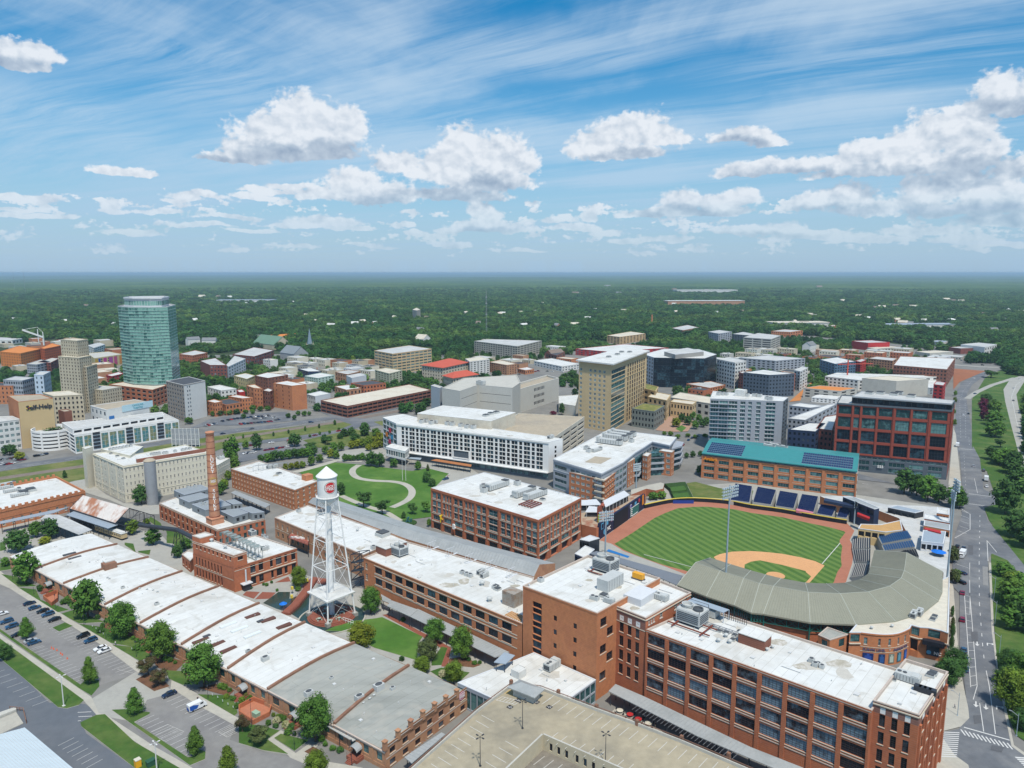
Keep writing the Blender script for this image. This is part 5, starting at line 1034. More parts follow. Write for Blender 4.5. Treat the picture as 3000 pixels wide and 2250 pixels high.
for j,s in enumerate(('g 1218,430 1300,425 1340,370 1270,395','g 1380,380 1500,372 1470,330 1410,350','g 1575,350 1640,330 1655,300 1605,290')):
 x=Ah('balcony_stack',['left stack of curved grey balconies on the stepped office','middle stack of curved grey balconies on the stepped office','rounded grey balcony stack at the right end of the stepped office'][j],'balconies',(*Ar(s,14)[0],0)); P_=B8(Ar(s,14)); Pb=P_
 for Ez in(4.2,8.3,12.4,16.3 if j==2 else 12.4):
  b=MB(x.location); b.prism(Ba(P_,-1.0),Ez,Ez+1.1,bot=True); b.build('balcony',A6,x)
 b=MB(x.location); b.prism(Ba(P_,.6),0,16.0); b.build('glazing',A0,x)
# curved terrace wall, restaurant sheds, park outfield
I6=Ah('curved_terrace','curved red brick terrace wall with a pale top in front of the stepped office','terrace',(*p1('g 1440,640'),0)); P_=B8(Ar('g 1240,690 1365,640 1440,655 1500,640 1510,600 1480,590 1380,610 1240,650',5)); b=MB(I6.location); b.prism(P_,0,5.0,0,mt=1); b.build('wall',[Al,Bo],I6); q=p1('g 1460,668',3.5)
bp=Ah('brick_plaza_deck','raised brick and concrete plaza behind the tall navy outfield wall','plaza',(*p1('g 1000,800'),0)); P_=B8(Ar('g 830,840 1040,790 1200,700 1360,690 1345,700 980,955 960,960 840,930',7.0)); b=MB(bp.location); b.prism(P_,0,7.0,0,mt=1); b.build('deck',[Al,Ac('plaza_deck',(.42,.33,.24),.9,.2,.1,col2=(.30,.13,.08),c2f=(.5,.6))],bp,loc=(0,0,0))
def Ds(s,z0,z,label,m=Ak):
 P_=B8(Ar(s,z)); c=sum(P_,Vector((0,0)))/len(P_); r=Ah('restaurant_shed',label,'restaurant',(*c,z0)); b=MB((*c,z0)); b.prism(Ba(P_,.8),z0,z-.3); b.build('wall',Aj,r); b=MB((*c,z0)); b.prism(P_,z-.3,z,bot=True); b.build('roof',m,r); b=MB((*c,z0))
 for i in range(len(P_)):
  a,d=P_[i],P_[(i+1)%len(P_)]; k=max(1,int((d-a).length/4))
  for j in range(k):q=a.lerp(d,(j+.1)/k); b.bar((*q,z0),(*q,z),.12,4)
 b.build('posts',Ak,r)
Ds('g 1035,790 1230,690 1185,655 1010,740',7,11,'long pale-roofed restaurant shed above the outfield wall'); Ds('g 810,775 1000,770 960,725 820,735',7,10.5,'pale-roofed restaurant under the brick corner wing'); Ds('g 870,830 980,830 1000,790 900,780',7,10,'small white awning pavilion on the plaza')
# ballpark
Jy=Ac('warning_track',(.40,.165,.105),.95,.1,.1,col2=(.34,.135,.085)); C2=Ac('infield_clay',(.62,.33,.155),.95,.10,.1);
def Hv():
 m=Ac('mown_grass',(.06,.135,.024),.95,.14,.15,col2=(.072,.15,.028),bump=.15,bscale=4); Ek=m.node_tree; N_=Ek.nodes; hs=[n for n in N_ if n.type=='HUE_SAT'][0]; D5=[n for n in N_ if n.type=='NEW_GEOMETRY'][0]; bs=N_['Principled BSDF']
 mp=N_.new('ShaderNodeMapping'); mp.inputs['Rotation'].default_value=(0,0,Bx(68)); Au(Ek,D5.outputs['Position'],mp.inputs['Vector']); sp=N_.new('ShaderNodeSeparateXYZ'); Au(Ek,mp.outputs[0],sp.inputs[0])
 fr=N_.new('ShaderNodeMath'); fr.operation='SINE'; mu=N_.new('ShaderNodeMath'); mu.operation='MULTIPLY'; mu.inputs[1].default_value=2*pi/4.6; Au(Ek,sp.outputs[1],mu.inputs[0]); Au(Ek,mu.outputs[0],fr.inputs[0])
 mr=N_.new('ShaderNodeMapRange'); mr.inputs[1].default_value=-.3; mr.inputs[2].default_value=.3; Au(Ek,fr.outputs[0],mr.inputs[0]); mx=N_.new('ShaderNodeMix'); mx.data_type='RGBA'; mx.inputs[7].default_value=(.115,.195,.042,1); Au(Ek,mr.outputs[0],mx.inputs[0]); Au(Ek,hs.outputs[0],mx.inputs[6]); Au(Ek,mx.outputs[2],bs.inputs['Base Color']); return m
Dt=Hv()
Ad('ballpark_ground','g 985,1060 1345,800 1400,640 h 0,590 560,650 900,700 1600,800 1600,1700 0,1700 g 1500,1500 900,1200',A2)
Ad('warning_track','g 985,1062 1350,806 1440,778 1600,752 1780,745 2010,758 h 0,800 300,838 560,885 770,915 838,985 800,1060 835,1130 820,1250 770,1400 700,1500 0,1500 g 1700,1345 1450,1250 1180,1150 1080,1090',Jy)
Ad('field_grass','g 1105,1092 1240,1010 1430,882 1520,840 1620,803 1740,792 1850,790 2080,812 h 0,840 250,875 480,925 640,958 755,990 765,1000 720,1058 718,1080 740,1110 728,1200 735,1270 700,1320 672,1400 600,1500 0,1500 g 1690,1312 1500,1262 1310,1195 1180,1140',Dt)
Ad('infield_dirt','g 1910,1198 1960,1175 2060,1155 2212,1150 h 120,1158 250,1172 400,1200 520,1232 597,1268 560,1310 490,1390 440,1440 g 2100,1400 2000,1300',C2)
Ad('infield_grass','g 2160,1260 2212,1236 2290,1224 h 75,1226 250,1262 442,1312 446,1322 488,1357 440,1410 400,1460 -100,1460 g 2160,1330',Dt)
Ad('pitchers_mound',[p1('d 200,103')+Vector((cos(t),sin(t)*1))*4.2 for t in[k*pi/12 for k in range(24)]],C2)
b=MB(); Ab(b,p1('h 575,1257'),p1('h 722,1087'),.35,.42); Ab(b,p1('g 1345,1180'),p1('g 1730,1280'),.35,.42); Bc(b.build('foul_lines',Bw),kind='structure')
Fu=None
E0=Ac('navy_wall',(.012,.018,.055),.6,.1,.3); Cz=Ac('black_wall',(.012,.014,.022),.7,.1,.3); Hw=Ac('yellow_stripe',(.75,.60,.10),.6,.05,1)
WA,WB=p1('g 985,1060'),p1('g 1350,802'); uw=(WB-WA).normalized(); nw=Vector((uw.y,-uw.x)); aw=atan2(uw.y,uw.x); Lw=(WB-WA).length
ow=Ah('tall_outfield_wall','tall navy left-field wall with advertising logos and a manual scoreboard','outfield wall',(*WA,0)); b=MB((*WA,0)); b.prism(B8([WA,WB,WB-nw*1.2,WA-nw*1.2]),0,9.2); b.build('wall',E0,ow)
def Dd(t,z,w,h,m,name='sign_panel',off=.12):q=WA+uw*Lw*t+nw*off; b=MB((*WA,0)); b.box((q.x,q.y,z-h/2),w,.12,h,aw); return b.build(name,m,ow)
Fu=Ac('sign_light_blue',(.10,.38,.62),.6,.05,1); Jz=Ac('scoreboard_green',(.03,.16,.14),.7,.1,1)
Dd(.44,4.4,Lw*.31,8.6,Cz,'screen',.1); Dd(.05,7,3.0,3.2,Fu); Dd(.05,7,2.2,2.4,E0,off=.2); Dd(.15,6.9,2.0,2.0,Fu); Dd(.24,7.3,2.0,2.0,Ac('sign_mauve',(.45,.25,.40),.6,.05,1)); Dd(.66,7.4,2.2,1.8,Ai); Dd(.66,7.4,1.9,1.5,Ac('sign_violet',(.12,.10,.4),.6,.05,1),off=.2); Dd(.77,7.3,2.6,1.8,Fu); Dd(.95,6.4,2.2,6.0,Ac('sign_orange',(.75,.25,.02),.6,.05,1)); Dd(.75,3.3,Lw*.20,4.8,Jz,'scoreboard'); Dd(.75,6.0,Lw*.2,.3,B1,'scoreboard_rule')
for i in range(4):Dd(.672,1.6+i*1.15,2.4,.4,B1,'scoreboard_text',.25)
for i in range(6):Dd(.69+.024*i,1.2,1.0,.6,B1,'scoreboard_text',.25)
q=WA+uw*Lw*.86+nw*.14; Cx(type('D',(),dict(mb=lambda s:MB((*WA,0)),part=lambda s,n,b,m:b.build(n,m,ow)))(),WA+uw*Lw*.86,7.6,1.2,aw,Ac('sign_red',(.5,.04,.06),.6,.05,1),'round_sign')
dd=type('D',(),dict(mb=lambda s:MB((*WA,0)),part=lambda s,n,b,m:b.build(n,m,ow)))(); Cx(dd,WA+uw*Lw*.1,2.9,1.5,aw,Fu,'round_sign')
Ao('NC',3.0,(*(WA+uw*Lw*.185+nw*.15),3.3),aw,B1,ow,.05,.05)
# low outfield fence with yellow top
fp=A3(Ar('g 1350,806 1440,785 1590,757 1760,750 2010,768 h 0,806 250,840 520,891 775,933'),3)
of=Ah('outfield_fence','low black outfield fence with a yellow top line curving round the field','fence',(*fp[0],0)); b=MB((*fp[0],0)); y=MB((*fp[0],0))
for a,c in zip(fp,fp[1:]):
 d=(c-a).normalized(); n_=Vector((-d.y,d.x))*.4
 b.face([(*a,0),(*c,0),(*c,2.9),(*a,2.9)]); b.face([(*a,2.9),(*c,2.9),(*(c+n_),2.9),(*(a+n_),2.9)]); b.face([(*(c+n_),0),(*(a+n_),0),(*(a+n_),2.9),(*(c+n_),2.9)])
 y.face([(*(a-n_*.3),2.6),(*(c-n_*.3),2.6),(*(c-n_*.3),3.0),(*(a-n_*.3),3.0)]); y.face([(*(a-n_*.3),3.0),(*(c-n_*.3),3.0),(*(c+n_),3.0),(*(a+n_),3.0)])
b.build('wall',Cz,of); y.build('yellow_top',Hw,of); b=MB((*fp[0],0)); a,c=p1('g 1580,765'),p1('g 1748,765'); b.face([(*(a+nw*0),.3),(*c,.3),(*c,2.4),(*a,2.4)]); b.build('blue_panel',Ac('blue_panel',(.02,.05,.28),.6,.05,1),of,loc=(0,0,0))
Ad('blue_party_deck','g 1060,1135 1230,1193 1215,1207 1040,1150',Ac('blue_deck',(.02,.16,.42),.7,.2,.5))
# hedged batter's eye
Ad('outfield_slope','g 1690,600 1760,588 1960,640 h 20,660 0,735 g 1745,712',Cm);
def Du(s,h,label,m,w=None):
 P_=B8(Ar(s,h)); c=sum(P_,Vector((0,0)))/len(P_); b=MB((*c,0)); b.prism(P_,0,h); me=b.mesh('hedge',[m]); bm=bmesh.new(); bm.from_mesh(me); bmesh.ops.triangulate(bm,faces=[f for f in bm.faces if len(f.verts)>4]); bmesh.ops.subdivide_edges(bm,edges=[e for e in bm.edges if e.calc_length()>1.2],cuts=3,use_grid_fill=True)
 for v in bm.verts:v.co+=Vector((R.uniform(-.15,.15),R.uniform(-.15,.15),R.uniform(-.2,.2)*(v.co.z>.5)))
 bm.to_mesh(me); bm.free(); return Bc(ob('hedge',me,None,(*c,0)),label,'hedge')
Ge=Ac('hedge_leaf',(.022,.06,.012),.95,.35,1.2,col2=(.04,.09,.015),bump=.5,bscale=5); Fj=Ac('hedge_leaf_light',(.05,.12,.02),.95,.3,1,bump=.4)
Du('g 1510,600 1680,585 1745,712 1585,718 1560,640',2.6,'dark clipped hedge block beyond centre field',Ge); Du('g 1555,630 1672,615 1690,650 1570,665',3.2,'upper green hedge step beyond centre field',Fj); Du('g 1575,680 1700,672 1722,708 1592,712',3.0,'lower light green hedge step beyond centre field',Fj)
# seating
Gf=Ac('navy_seats',(.016,.035,.12),.6,.25,.9); E1=Ac('dark_seats',(.03,.035,.05),.6,.2,.9); Gg=Ac('seating_concrete',(.42,.41,.38),.9,.1,.3)
def Co(s,rows,z0,z1,label,m=Gf,sm=Gg,fill=.55):
 pp=px(s); F1,F2=G(*pp[0],z0),G(*pp[1],z0); K2,K1=G(*pp[2],z1),G(*pp[3],z1); r=Ah('seating_block',label,'seating',(*F1,0),0,'ballpark seating'); b=MB((*F1,0)); q=MB((*F1,0))
 for i in range(rows):
  t0,t1=i/rows,(i+1)/rows; a,c=F1.lerp(K1,t0),F2.lerp(K2,t0); d,e=F2.lerp(K2,t1),F1.lerp(K1,t1); z=z0+(z1-z0)*t0+.3
  b.face([(*a,0),(*c,0),(*c,z),(*a,z)]); b.face([(*a,z),(*c,z),(*d,z),(*e,z)])
  tm=t0+(t1-t0)*(1-fill); a2,Dq=F1.lerp(K1,tm).lerp(F2.lerp(K2,tm),.04),F1.lerp(K1,tm).lerp(F2.lerp(K2,tm),.96); n_=(d-c)*.0
  a3,c3=F1.lerp(K1,t1).lerp(F2.lerp(K2,t1),.04),F1.lerp(K1,t1).lerp(F2.lerp(K2,t1),.96); zs=z+.42
  q.face([(*a2,zs),(*Dq,zs),(*c3,zs),(*a3,zs)]); q.face([(*a2,z),(*Dq,z),(*Dq,zs),(*a2,zs)]); q.face([(*a3,zs),(*c3,zs),(*c3,zs+.45),(*a3,zs+.45)])
 b.face([(*F2,0),(*K2,0),(*K2,z1),(*F2,z0)]); b.face([(*K1,0),(*F1,0),(*F1,z0),(*K1,z1)]); b.face([(*K2,0),(*K1,0),(*K1,z1),(*K2,z1)]); b.build('steps',sm,r); o=q.build('seat_rows',m,r); o['kind']='stuff'
for s,lb in(('g 2040,735 2205,757 2225,630 2080,605','first navy seat block from the hedge in the outfield stand'),('h 12,752 165,775 207,660 48,632','second navy seat block of the outfield stand'),('h 195,782 350,805 385,690 228,665','third navy seat block of the outfield stand'),('h 370,808 510,838 548,713 408,692','fourth navy seat block of the outfield stand, above the red banner'),('h 528,845 660,870 695,795 560,775','fifth, lower navy seat block of the outfield stand'),('h 692,872 775,882 815,815 720,800','last small navy seat block of the outfield stand')):
 Co(s,14 if 'lower' not in lb and 'small' not in lb else 8,3.0,9.5 if 'lower' not in lb and 'small' not in lb else 6.5,lb)
for i,(a,c,d,e)in enumerate((('820,1130','828,1035','905,1020','900,1120'),('845,1240','822,1135','905,1125','945,1240'),('805,1360','845,1245','948,1245','930,1340'))):
 Co('h %s %s %s %s'%(a,c,(('968,1040'),('968,1130'),('960,1250'))[i],(('968,1125'),('965,1240'),('935,1345'))[i]),8,1.2,7.0,['far block','middle block','near block'][i]+' of dark bench rows beside the infield',E1)
Co('h 1020,1020 1060,1095 1300,1050 1260,985',14,5,9,'upper block of blue seats on the right-field terrace',Ac('blue_seats',(.04,.14,.32),.6,.3,.8),A2,.5); Co('h 1058,1105 1080,1150 1330,1120 1300,1062',13,5,9,'middle block of blue seats on the right-field terrace',Bj['blue_seats'],A2,.5); Co('h 1170,1150 1230,1185 1360,1200 1330,1130',8,5,9,'lower dark seat block beside the grandstand roof',E1,A2,.45)
P_=B8(Ar('h 560,700 800,700 1100,770 1400,780 1610,800 1610,1440 1550,1480 1560,1320 1360,1210 1320,1100 1200,880 880,760 760,790',5.5))
Bc(Ad('concourse',P_,Ae,h=5.2,side=Am),'pale raised concourse deck behind the right-field seats','concourse');
for o_ in[o for o in D9.objects if o.name.startswith('concourse')]:del o_['kind']
# curved grandstand roof
gi=px('g 1885,1200 2050,1252 2212,1302 h 120,1335 d 245,122 440,157 610,164 760,158 880,130 950,84 h 968,1270 1000,1137'); go=px('g 1615,1420 1850,1512 c 2075,340 2212,400 d 100,410 480,480 850,497 1170,472 1400,400 1520,305 h 1552,1480 1555,1312')
Cr=[G(*p,13.0)for p in gi]; B4=[G(*p,12.0)for p in go]; gr=Ah('grandstand_roof','big curved grey-green metal roof over the grandstand','grandstand roof',(*B4[5],0)); E2=Ac('grey_green_ribbed_roof',(.215,.215,.165),.6,.08,.1,col2=(.18,.18,.14)); Fk=Ac('grey_green_ribbed_roof_outer',(.265,.265,.205),.55,.08,.1)
Bm=[a.lerp(c,.48)for a,c in zip(Cr,B4)]; D7=16.0
for i in range(len(Cr)-1):
 b=MB(gr.location); b.face([(*Cr[i],13),(*Bm[i],D7),(*Bm[i+1],D7),(*Cr[i+1],13)][::-1]); b.face([(*Cr[i],12.5),(*Cr[i],13),(*Cr[i+1],13),(*Cr[i+1],12.5)]); b.build('inner_panel',E2,gr)
 b=MB(gr.location); b.face([(*Bm[i],D7),(*B4[i],12),(*B4[i+1],12),(*Bm[i+1],D7)][::-1]); b.face([(*B4[i],11.4),(*B4[i+1],11.4),(*B4[i+1],12),(*B4[i],12)]); b.build('outer_panel',Fk,gr)
b=MB(gr.location); seam=MB(gr.location)
for i in range(len(Cr)):
 b.bar((*Cr[i],13.05),(*Bm[i],D7+.05),.12,4); b.bar((*Bm[i],D7+.05),(*B4[i],12.05),.12,4)
 if i<len(Cr)-1:
  b.bar((*Bm[i],D7+.05),(*Bm[i+1],D7+.05),.1,4); k=max(3,int((B4[i+1]-B4[i]).length/1.0)); k=min(k,40)
  for j in range(1,k):t=j/k; a,m_,c=Cr[i].lerp(Cr[i+1],t),Bm[i].lerp(Bm[i+1],t),B4[i].lerp(B4[i+1],t); seam.bar((*a,13.0),(*m_,D7),.06,3,cap=False); seam.bar((*m_,D7),(*c,12.0),.06,3,cap=False)
b.build('ridge_flashing',Ac('pale_flashing',(.44,.46,.40),.6,.1,1),gr,loc=(0,0,0)); o=seam.build('roof_ribs',E2,gr); o['kind']='stuff'
tg=Ac('teal_green_steel',(.02,.14,.12),.5,.15,.6); b=MB(gr.location)
for i in range(len(B4)-1):
 k=4; D8=[B4[i].lerp(B4[i+1],j/k)+(Bm[i]-B4[i]).normalized()*1.2 for j in range(k+1)]
 for j in range(k):
  b.bar((*D8[j],8.0),(*D8[j],11.6),.16,4); b.bar((*D8[j],8.0),(*D8[j+1],11.4),.1,4); b.bar((*D8[j],11.4),(*D8[j+1],8.0),.1,4); b.bar((*D8[j],8.0),(*D8[j+1],8.0),.14,4)
  if j==0:b.bar((*D8[j],0),(*D8[j],11.6),.3,6)
for p,q in zip(Cr,Bm):s_=p.lerp(q,.5); b.bar((*s_,0),(*s_,14),.25,6)
b.build('truss',tg,gr)
gb=Ah('grandstand','brick grandstand base under the curved metal roof','grandstand',(*B4[5],0)); b=MB(gb.location)
for i in range(len(B4)-1):
 a,c=B4[i]+(Bm[i]-B4[i]).normalized()*2,B4[i+1]+(Bm[i+1]-B4[i+1]).normalized()*2; a2,Dq=Cr[i].lerp(Bm[i],.2),Cr[i+1].lerp(Bm[i+1],.2)
 b.face([(*a,0),(*c,0),(*c,7.6),(*a,7.6)]); b.face([(*a,7.6),(*c,7.6),(*Dq,1.5),(*a2,1.5)]); b.face([(*Dq,0),(*a2,0),(*a2,1.5),(*Dq,1.5)])
b.build('wall',Al,gb)
Ax('g 905,1165 960,1145 1660,1345 1610,1420 1400,1330 1280,1290',9.5,'long dark grey roof over the left-side stand',m=Ac('dark_grey_roof',(.17,.19,.22),.7,.1,.2),seam=False)
# curved brick concourse building with lettering and player banners
Ez=12.0
Cf=A3(Ar('n 290,470 560,500 760,510 950,495 1080,455 1205,395',Ez),4)
bc=Ay('curved_brick_entrance','curved orange brick ballpark front with raised lettering and player banners','building',Ar('n -250,560 40,470',Ez)[:0]+Ar('n 60,468 280,468',Ez)+Cf[1:]+Ar('n 1240,330 1400,372 1560,380 1800,430 1940,480 1955,100 1960,-600 1500,-400 1100,150 200,300',Ez),Ez,par=.3,walls=(Am,An),rm=Ag,cap=Ak)
nP=len(bc.P); nc=len(Cf)
bc.fac(0,[(8.2,11.2,[(.1,.9)],'greenw')],[(7.6,.3,.5,1)]); J0={2,3,7,8,11,12,15,16,18}
for e in range(1,nc):
 i=e; L_=(bc.P[i+1]-bc.P[i]).length; bn=[]
 if e%4 in(2,):bn=[(7.6,10.2,[(.05,.95)],'teal')]
 bc.fac(i,bn,[(11.4,.5,.25,0),(6.6,.15,.1,1),(4.9,.15,.1,1)])
k=nc; bc.fac(k,[(8.2,11.2,[(.1,.9)],'greenw')]); bc.fac(k+1,[(8.4,11.4,[(.02,.98)],'greenw'),(2.5,6.8,[(.05,.9)],'void')],[(7.4,.3,.6,1)]); bc.fac(k+2,[],[(7.4,.3,.3,1)]); bc.fac(k+3,[(8.4,11.4,[(.02,.98)],'greenw')],[(7.4,.3,.3,1)]); bc.fac(k+4,[],[(7.4,.3,.3,1)])
bc.fac(k+5,[(8,10.5,(8,.4),'tealb'),(3,6,(8,.4),'tealb')],[(7.4,.3,.3,1)]); ac(bc,'unit','n 1280,180 1390,140',4,DB,5); ac(bc,'curb','n 1640,240 1680,180',2); ac(bc,'vent','n 480,410 870,375',1.2)
def Dv(cv,s):
 for a,c in zip(cv,cv[1:]):
  l=(c-a).length
  if s<=l:return a+(c-a)*(s/l),atan2((c-a).y,(c-a).x)
  s-=l
 return cv[-1],atan2((cv[-1]-cv[-2]).y,(cv[-1]-cv[-2]).x)
Lc=sum((c-a).length for a,c in zip(Cf,Cf[1:])); I7='DURHAM LEVEL  *  AMERICAN TOBACCO'[:29]
for i,chh in enumerate(I7):
 if chh==' ':continue
 q,a=Dv(Cf,Lc*(.06+.9*i/len(I7))); n_=Vector((sin(a),-cos(a))); Ao(chh,1.3,(*(q+n_*.15),5.75),a,Ac('letter_grey',(.12,.10,.16),.5,.1,1)if i<12 or i>16 else Ac('letter_pale',(.6,.5,.5),.5,.1,1),bc.root,.06,.04)
for t,w,c,t2 in((.13,3.6,(.03,.08,.35),0),(.36,2.2,(.03,.10,.30),1),(.54,2.2,(.45,.5,.42),1),(.72,2.2,(.12,.32,.42),1),(.91,1.8,(.05,.15,.5),0)):
 q,a=Dv(Cf,Lc*t); n_=Vector((sin(a),-cos(a))); b=bc.mb(); b.box((q.x+n_.x*.1,q.y+n_.y*.1,.8),w,.12,3.6,a,0); b.box((q.x+n_.x*.17,q.y+n_.y*.17,1.2),w*.62,.12,2.2,a,1); b.box((q.x+n_.x*.17,q.y+n_.y*.17,3.45),w*.25,.12,.6,a,1); bc.part('banner',b,[Ac('poster_%g'%t,tuple(x*.4 for x in c),.7,.1,1),Ac('poster2_%g'%t,c,.7,.1,1)])
q0_,G7=bc.P[k+3],bc.P[k+4]; uu=(G7-q0_).normalized(); n_=Vector((uu.y,-uu.x)); am=atan2(uu.y,uu.x); qm=(q0_+G7)/2; b=bc.mb(); b.box((qm.x+n_.x*1.2,qm.y+n_.y*1.2,6.2),(G7-q0_).length+3,2.4,1.6,am,0); bc.part('black_awning',b,[Cz]); b=bc.mb(); b.box((qm.x+n_.x*.2,qm.y+n_.y*.2,1.6),(G7-q0_).length,.2,4.4,am,0); bc.part('shop_window',b,[Ch])
Ao('NC',1.6,(*(qm+uu*1.6+n_*.4),2.8),am,B1,bc.root,.05,.05); Cx(bc,qm-uu*1.2,2.8,.75,am,Fu,'round_sign',.4); bc.end()
Hx=Ay('brick_corner_turret','small brick corner block with a grey roof left of the curved ballpark front','building','d 545,578 640,620 790,575 620,515',10.5,par=.3,walls=(Am,An),rm=Ct); Hx.fac(0,[(6.5,9.5,[(.3,.8)],'greenw')]); Hx.fac(1,[(6.5,9.5,[(.5,.8)],'greenw')]); Hx.end()
# floodlight masts
Gh=Ac('mast_blue_grey',(.30,.38,.44),.5,.08,.3); Gi=Ac('lamp_bank',(.50,.58,.62),.35,.1,1)
def Cg(base,top,label,wid=7,ang=0.0,big=True):
 g=p1(base); h=De(top,base); r=Ah('floodlight_mast',label,'floodlight mast',(*g,0),ang,'ballpark floodlight masts'); b=MB(); b.bar((0,0,0),(0,0,h),.45,10,r2=.28); b.build('pole',Gh,r)
 for k in range(4 if big else 3):
  z=h-.8-k*1.35; b=MB(); b.bar((-wid/2,0,z),(wid/2,0,z),.12,4); n=8
  for i in range(n):x=-wid/2+wid*(i+.5)/n; b.box((x,-.45,z-.45),.62,.55,.8)
  b.build('lamp_bank',Gi,r)
Cg('c 1997,365','g 2040,612','tallest centre floodlight mast rising through the grandstand roof edge',10,Bx(35)); Cg('g 1030,1240','g 1035,815','floodlight mast beside the tall navy outfield wall',8,Bx(20)); Cg('h 1578,1485','h 1660,560','right floodlight mast along the street, the taller and nearer of the pair',6,Bx(80)); Cg('h 1600,1060','h 1625,650','right floodlight mast along the street, the farther of the pair',6,Bx(80)); Cg('g 1280,690','g 1275,430','floodlight mast in front of the stepped office',6,Bx(30)); Cg('h 835,930','h 838,740','thin pale mast at the right-field corner',1,0,False)
# right-field club buildings
for s,z,lb,w_,r_ in(('h 1380,1065 1560,1085 1580,985 1395,975',10.5,'pale metal-roofed bar pavilion on the right-field terrace',Ak,A5),('h 1405,880 1610,915 1610,880 1410,845',10,'white-roofed concession block with a brick band',Al,Aa),('h 1400,935 1610,975 1610,930 1405,895',9.5,'grey-roofed concession block with a dark open front',Am,A1),('h 1110,790 1330,835 1400,820 1180,775',9,'long grey-blue shelter roof along the concourse',Aj,A5),('h 745,705 1000,805 1040,795 830,705',13,'dark grey club roof above the right-field seats',navy,A1),('h 870,960 1090,990 1230,975 1210,895 1050,930 890,925',8.5,'tan terrace block with green umbrellas by the right-field corner',Hn,Ac('tan_terrace',(.50,.30,.12),.9,.15,.3)),('h 1505,835 1605,850 1605,800 1510,790',11,'small brick plant house on the white club roof',Am,Aa),('g 785,1165 870,1200 945,1130 870,1100',6,'navy-sided shed with a white roof beside the seating',navy,Aa),('g 825,1050 900,1065 985,1040 910,1015',8,'grey canopy kiosk under the navy wall',Aj,Ak)):
 x=Ay('club_building',lb,'building',s,z,par=.25,walls=(w_,),rm=r_,cap=Ak); x.fac(0,[(max(z-4.2,1),z-1.4,(4,.8),'void')]); x.end()
b=MB(); P_=Ar('h 1405,970 1540,1005 1535,985 1410,960',10.6); b.prism(B8(P_),10.4,10.9); Bc(b.build('red_awning',Bz),'bright red sign panel on the bar pavilion roof','sign')
for s,z,lb in(('h 590,735 860,790 860,770 600,715',10.5,'navy and red banner along the club deck'),('h 860,845 960,885 965,870 865,830',9,'red banner panel below the club deck'),('h 365,815 505,838 505,828 368,800',3.5,'pale pink banner at the foot of the outfield seats')):
 P_=Ar(s,z); b=MB((*P_[0],z)); b.face([(*P_[0],z-1.4),(*P_[1],z-1.4),(*P_[1],z),(*P_[0],z)]); b.face([(*P_[0],z),(*P_[1],z),(*P_[2],z),(*P_[3],z)]); Bc(b.build('banner',{'n':navy,'r':Bz,'p':Ac('pink_banner',(.55,.2,.25),.7,.1,1)}[lb[0]],None),lb,'banner')
Hy=Ac('umbrella_blue',(.01,.16,.62),.7,.1,1)
def B5(s,m,label,r=1.7,group=None):
 for q in Ar(s):b=MB(); b.lathe((0,0,0),[(r,2.2),(r*.5,2.75),(.05,3.1)],8); t=Ah('umbrella',label,'umbrella',(*q,5.2 if s[0]=='h' else 0),0,group); b.build('canopy',m,t); b=MB(); b.bar((0,0,0),(0,0,3.1),.05,5); b.build('pole',A7,t)
B5('h 1510,1270',Hy,'big bright blue canopy on the pale concourse',3.4); B5('b 360,368',Hy,'blue umbrella beside the stream, nearest the warehouse roofs'); B5('b 540,172',Hy,'blue umbrella beside the courtyard tree')
for s,lb in(('b 433,250','yellow lantern sign on a post by the bridge, farther one'),('b 430,320','yellow lantern sign on a post by the bridge, nearer one'),('b 555,185','yellow lantern sign next to the blue umbrella')):b=MB(); b.bar((0,0,0),(0,0,3.4),.08,5); b.box((0,0,2.2),.9,.9,1.3,DA,1); Bc(b.build('lantern',[Aj,Hw],None,loc=(*p1(s),0)),lb,'lantern')
# long teal-roofed brick building beyond the outfield
zA=16.0; av=Ay('teal_roofed_brick_building','long orange brick office with a teal metal roof and solar panels beyond the outfield','building','g 1815,368 h 862,518 872,440 g 1880,318',zA,par=.2,walls=(Am,An,Aj),rm=Bp)
cA=[]
for kk in range(10):x=kk/10; cA.append((x+.018,x+.088))
av.fac(0,[(1.0+5.0*i,3.6+5.0*i,cA,'tealw')for i in range(3)],[(15.0,.8,.3,0),(4.6,.2,.1,1),(9.6,.2,.1,1)],[(10,1.6,.45,0,15,0)]); av.fac(1,[(2+5*i,4.4+5*i,(2,.4),'dark')for i in range(3)])
A_,B_,C_,D_=av.P; bb=av.mb(); ub=(C_-B_).normalized(); lo=[A_-ub*1.0,B_-ub*1.0]; W2=(C_-B_).length+7; E3=[A_+ub*W2*.62,B_+ub*W2*.62]; bk=[A_+ub*W2,B_+ub*W2]
bb.face([(*lo[0],17.6),(*lo[1],17.6),(*E3[1],22.0),(*E3[0],22.0)]); bb.face([(*lo[0],17.0),(*lo[1],17.0),(*lo[1],17.6),(*lo[0],17.6)]); bb.face([(*E3[0],22),(*E3[1],22),(*bk[1],21.5),(*bk[0],21.5)]); av.part('roof_slope',bb,[Fd])
bb=av.mb(); i0,i1=lo[0]+ub*2.5,lo[1]+ub*2.5; bb.face([(*i0,15.9),(*i1,15.9),(*i1,18.2),(*i0,18.2)]); bb.face([(*i1,15.9),(*bk[1],15.9),(*bk[1],21.4),(*E3[1],21.9),(*i1,18.5)]); bb.face([(*bk[1],0),(*bk[0],0),(*bk[0],21.5),(*bk[1],21.5)]); bb.face([(*bk[0],0),(*A_,0),(*A_,17),(*E3[0],21.9),(*bk[0],21.4)]); bb.face([(*B_,0),(*bk[1],0),(*bk[1],16),(*B_,16)]); av.part('attic_wall',bb,[A6])
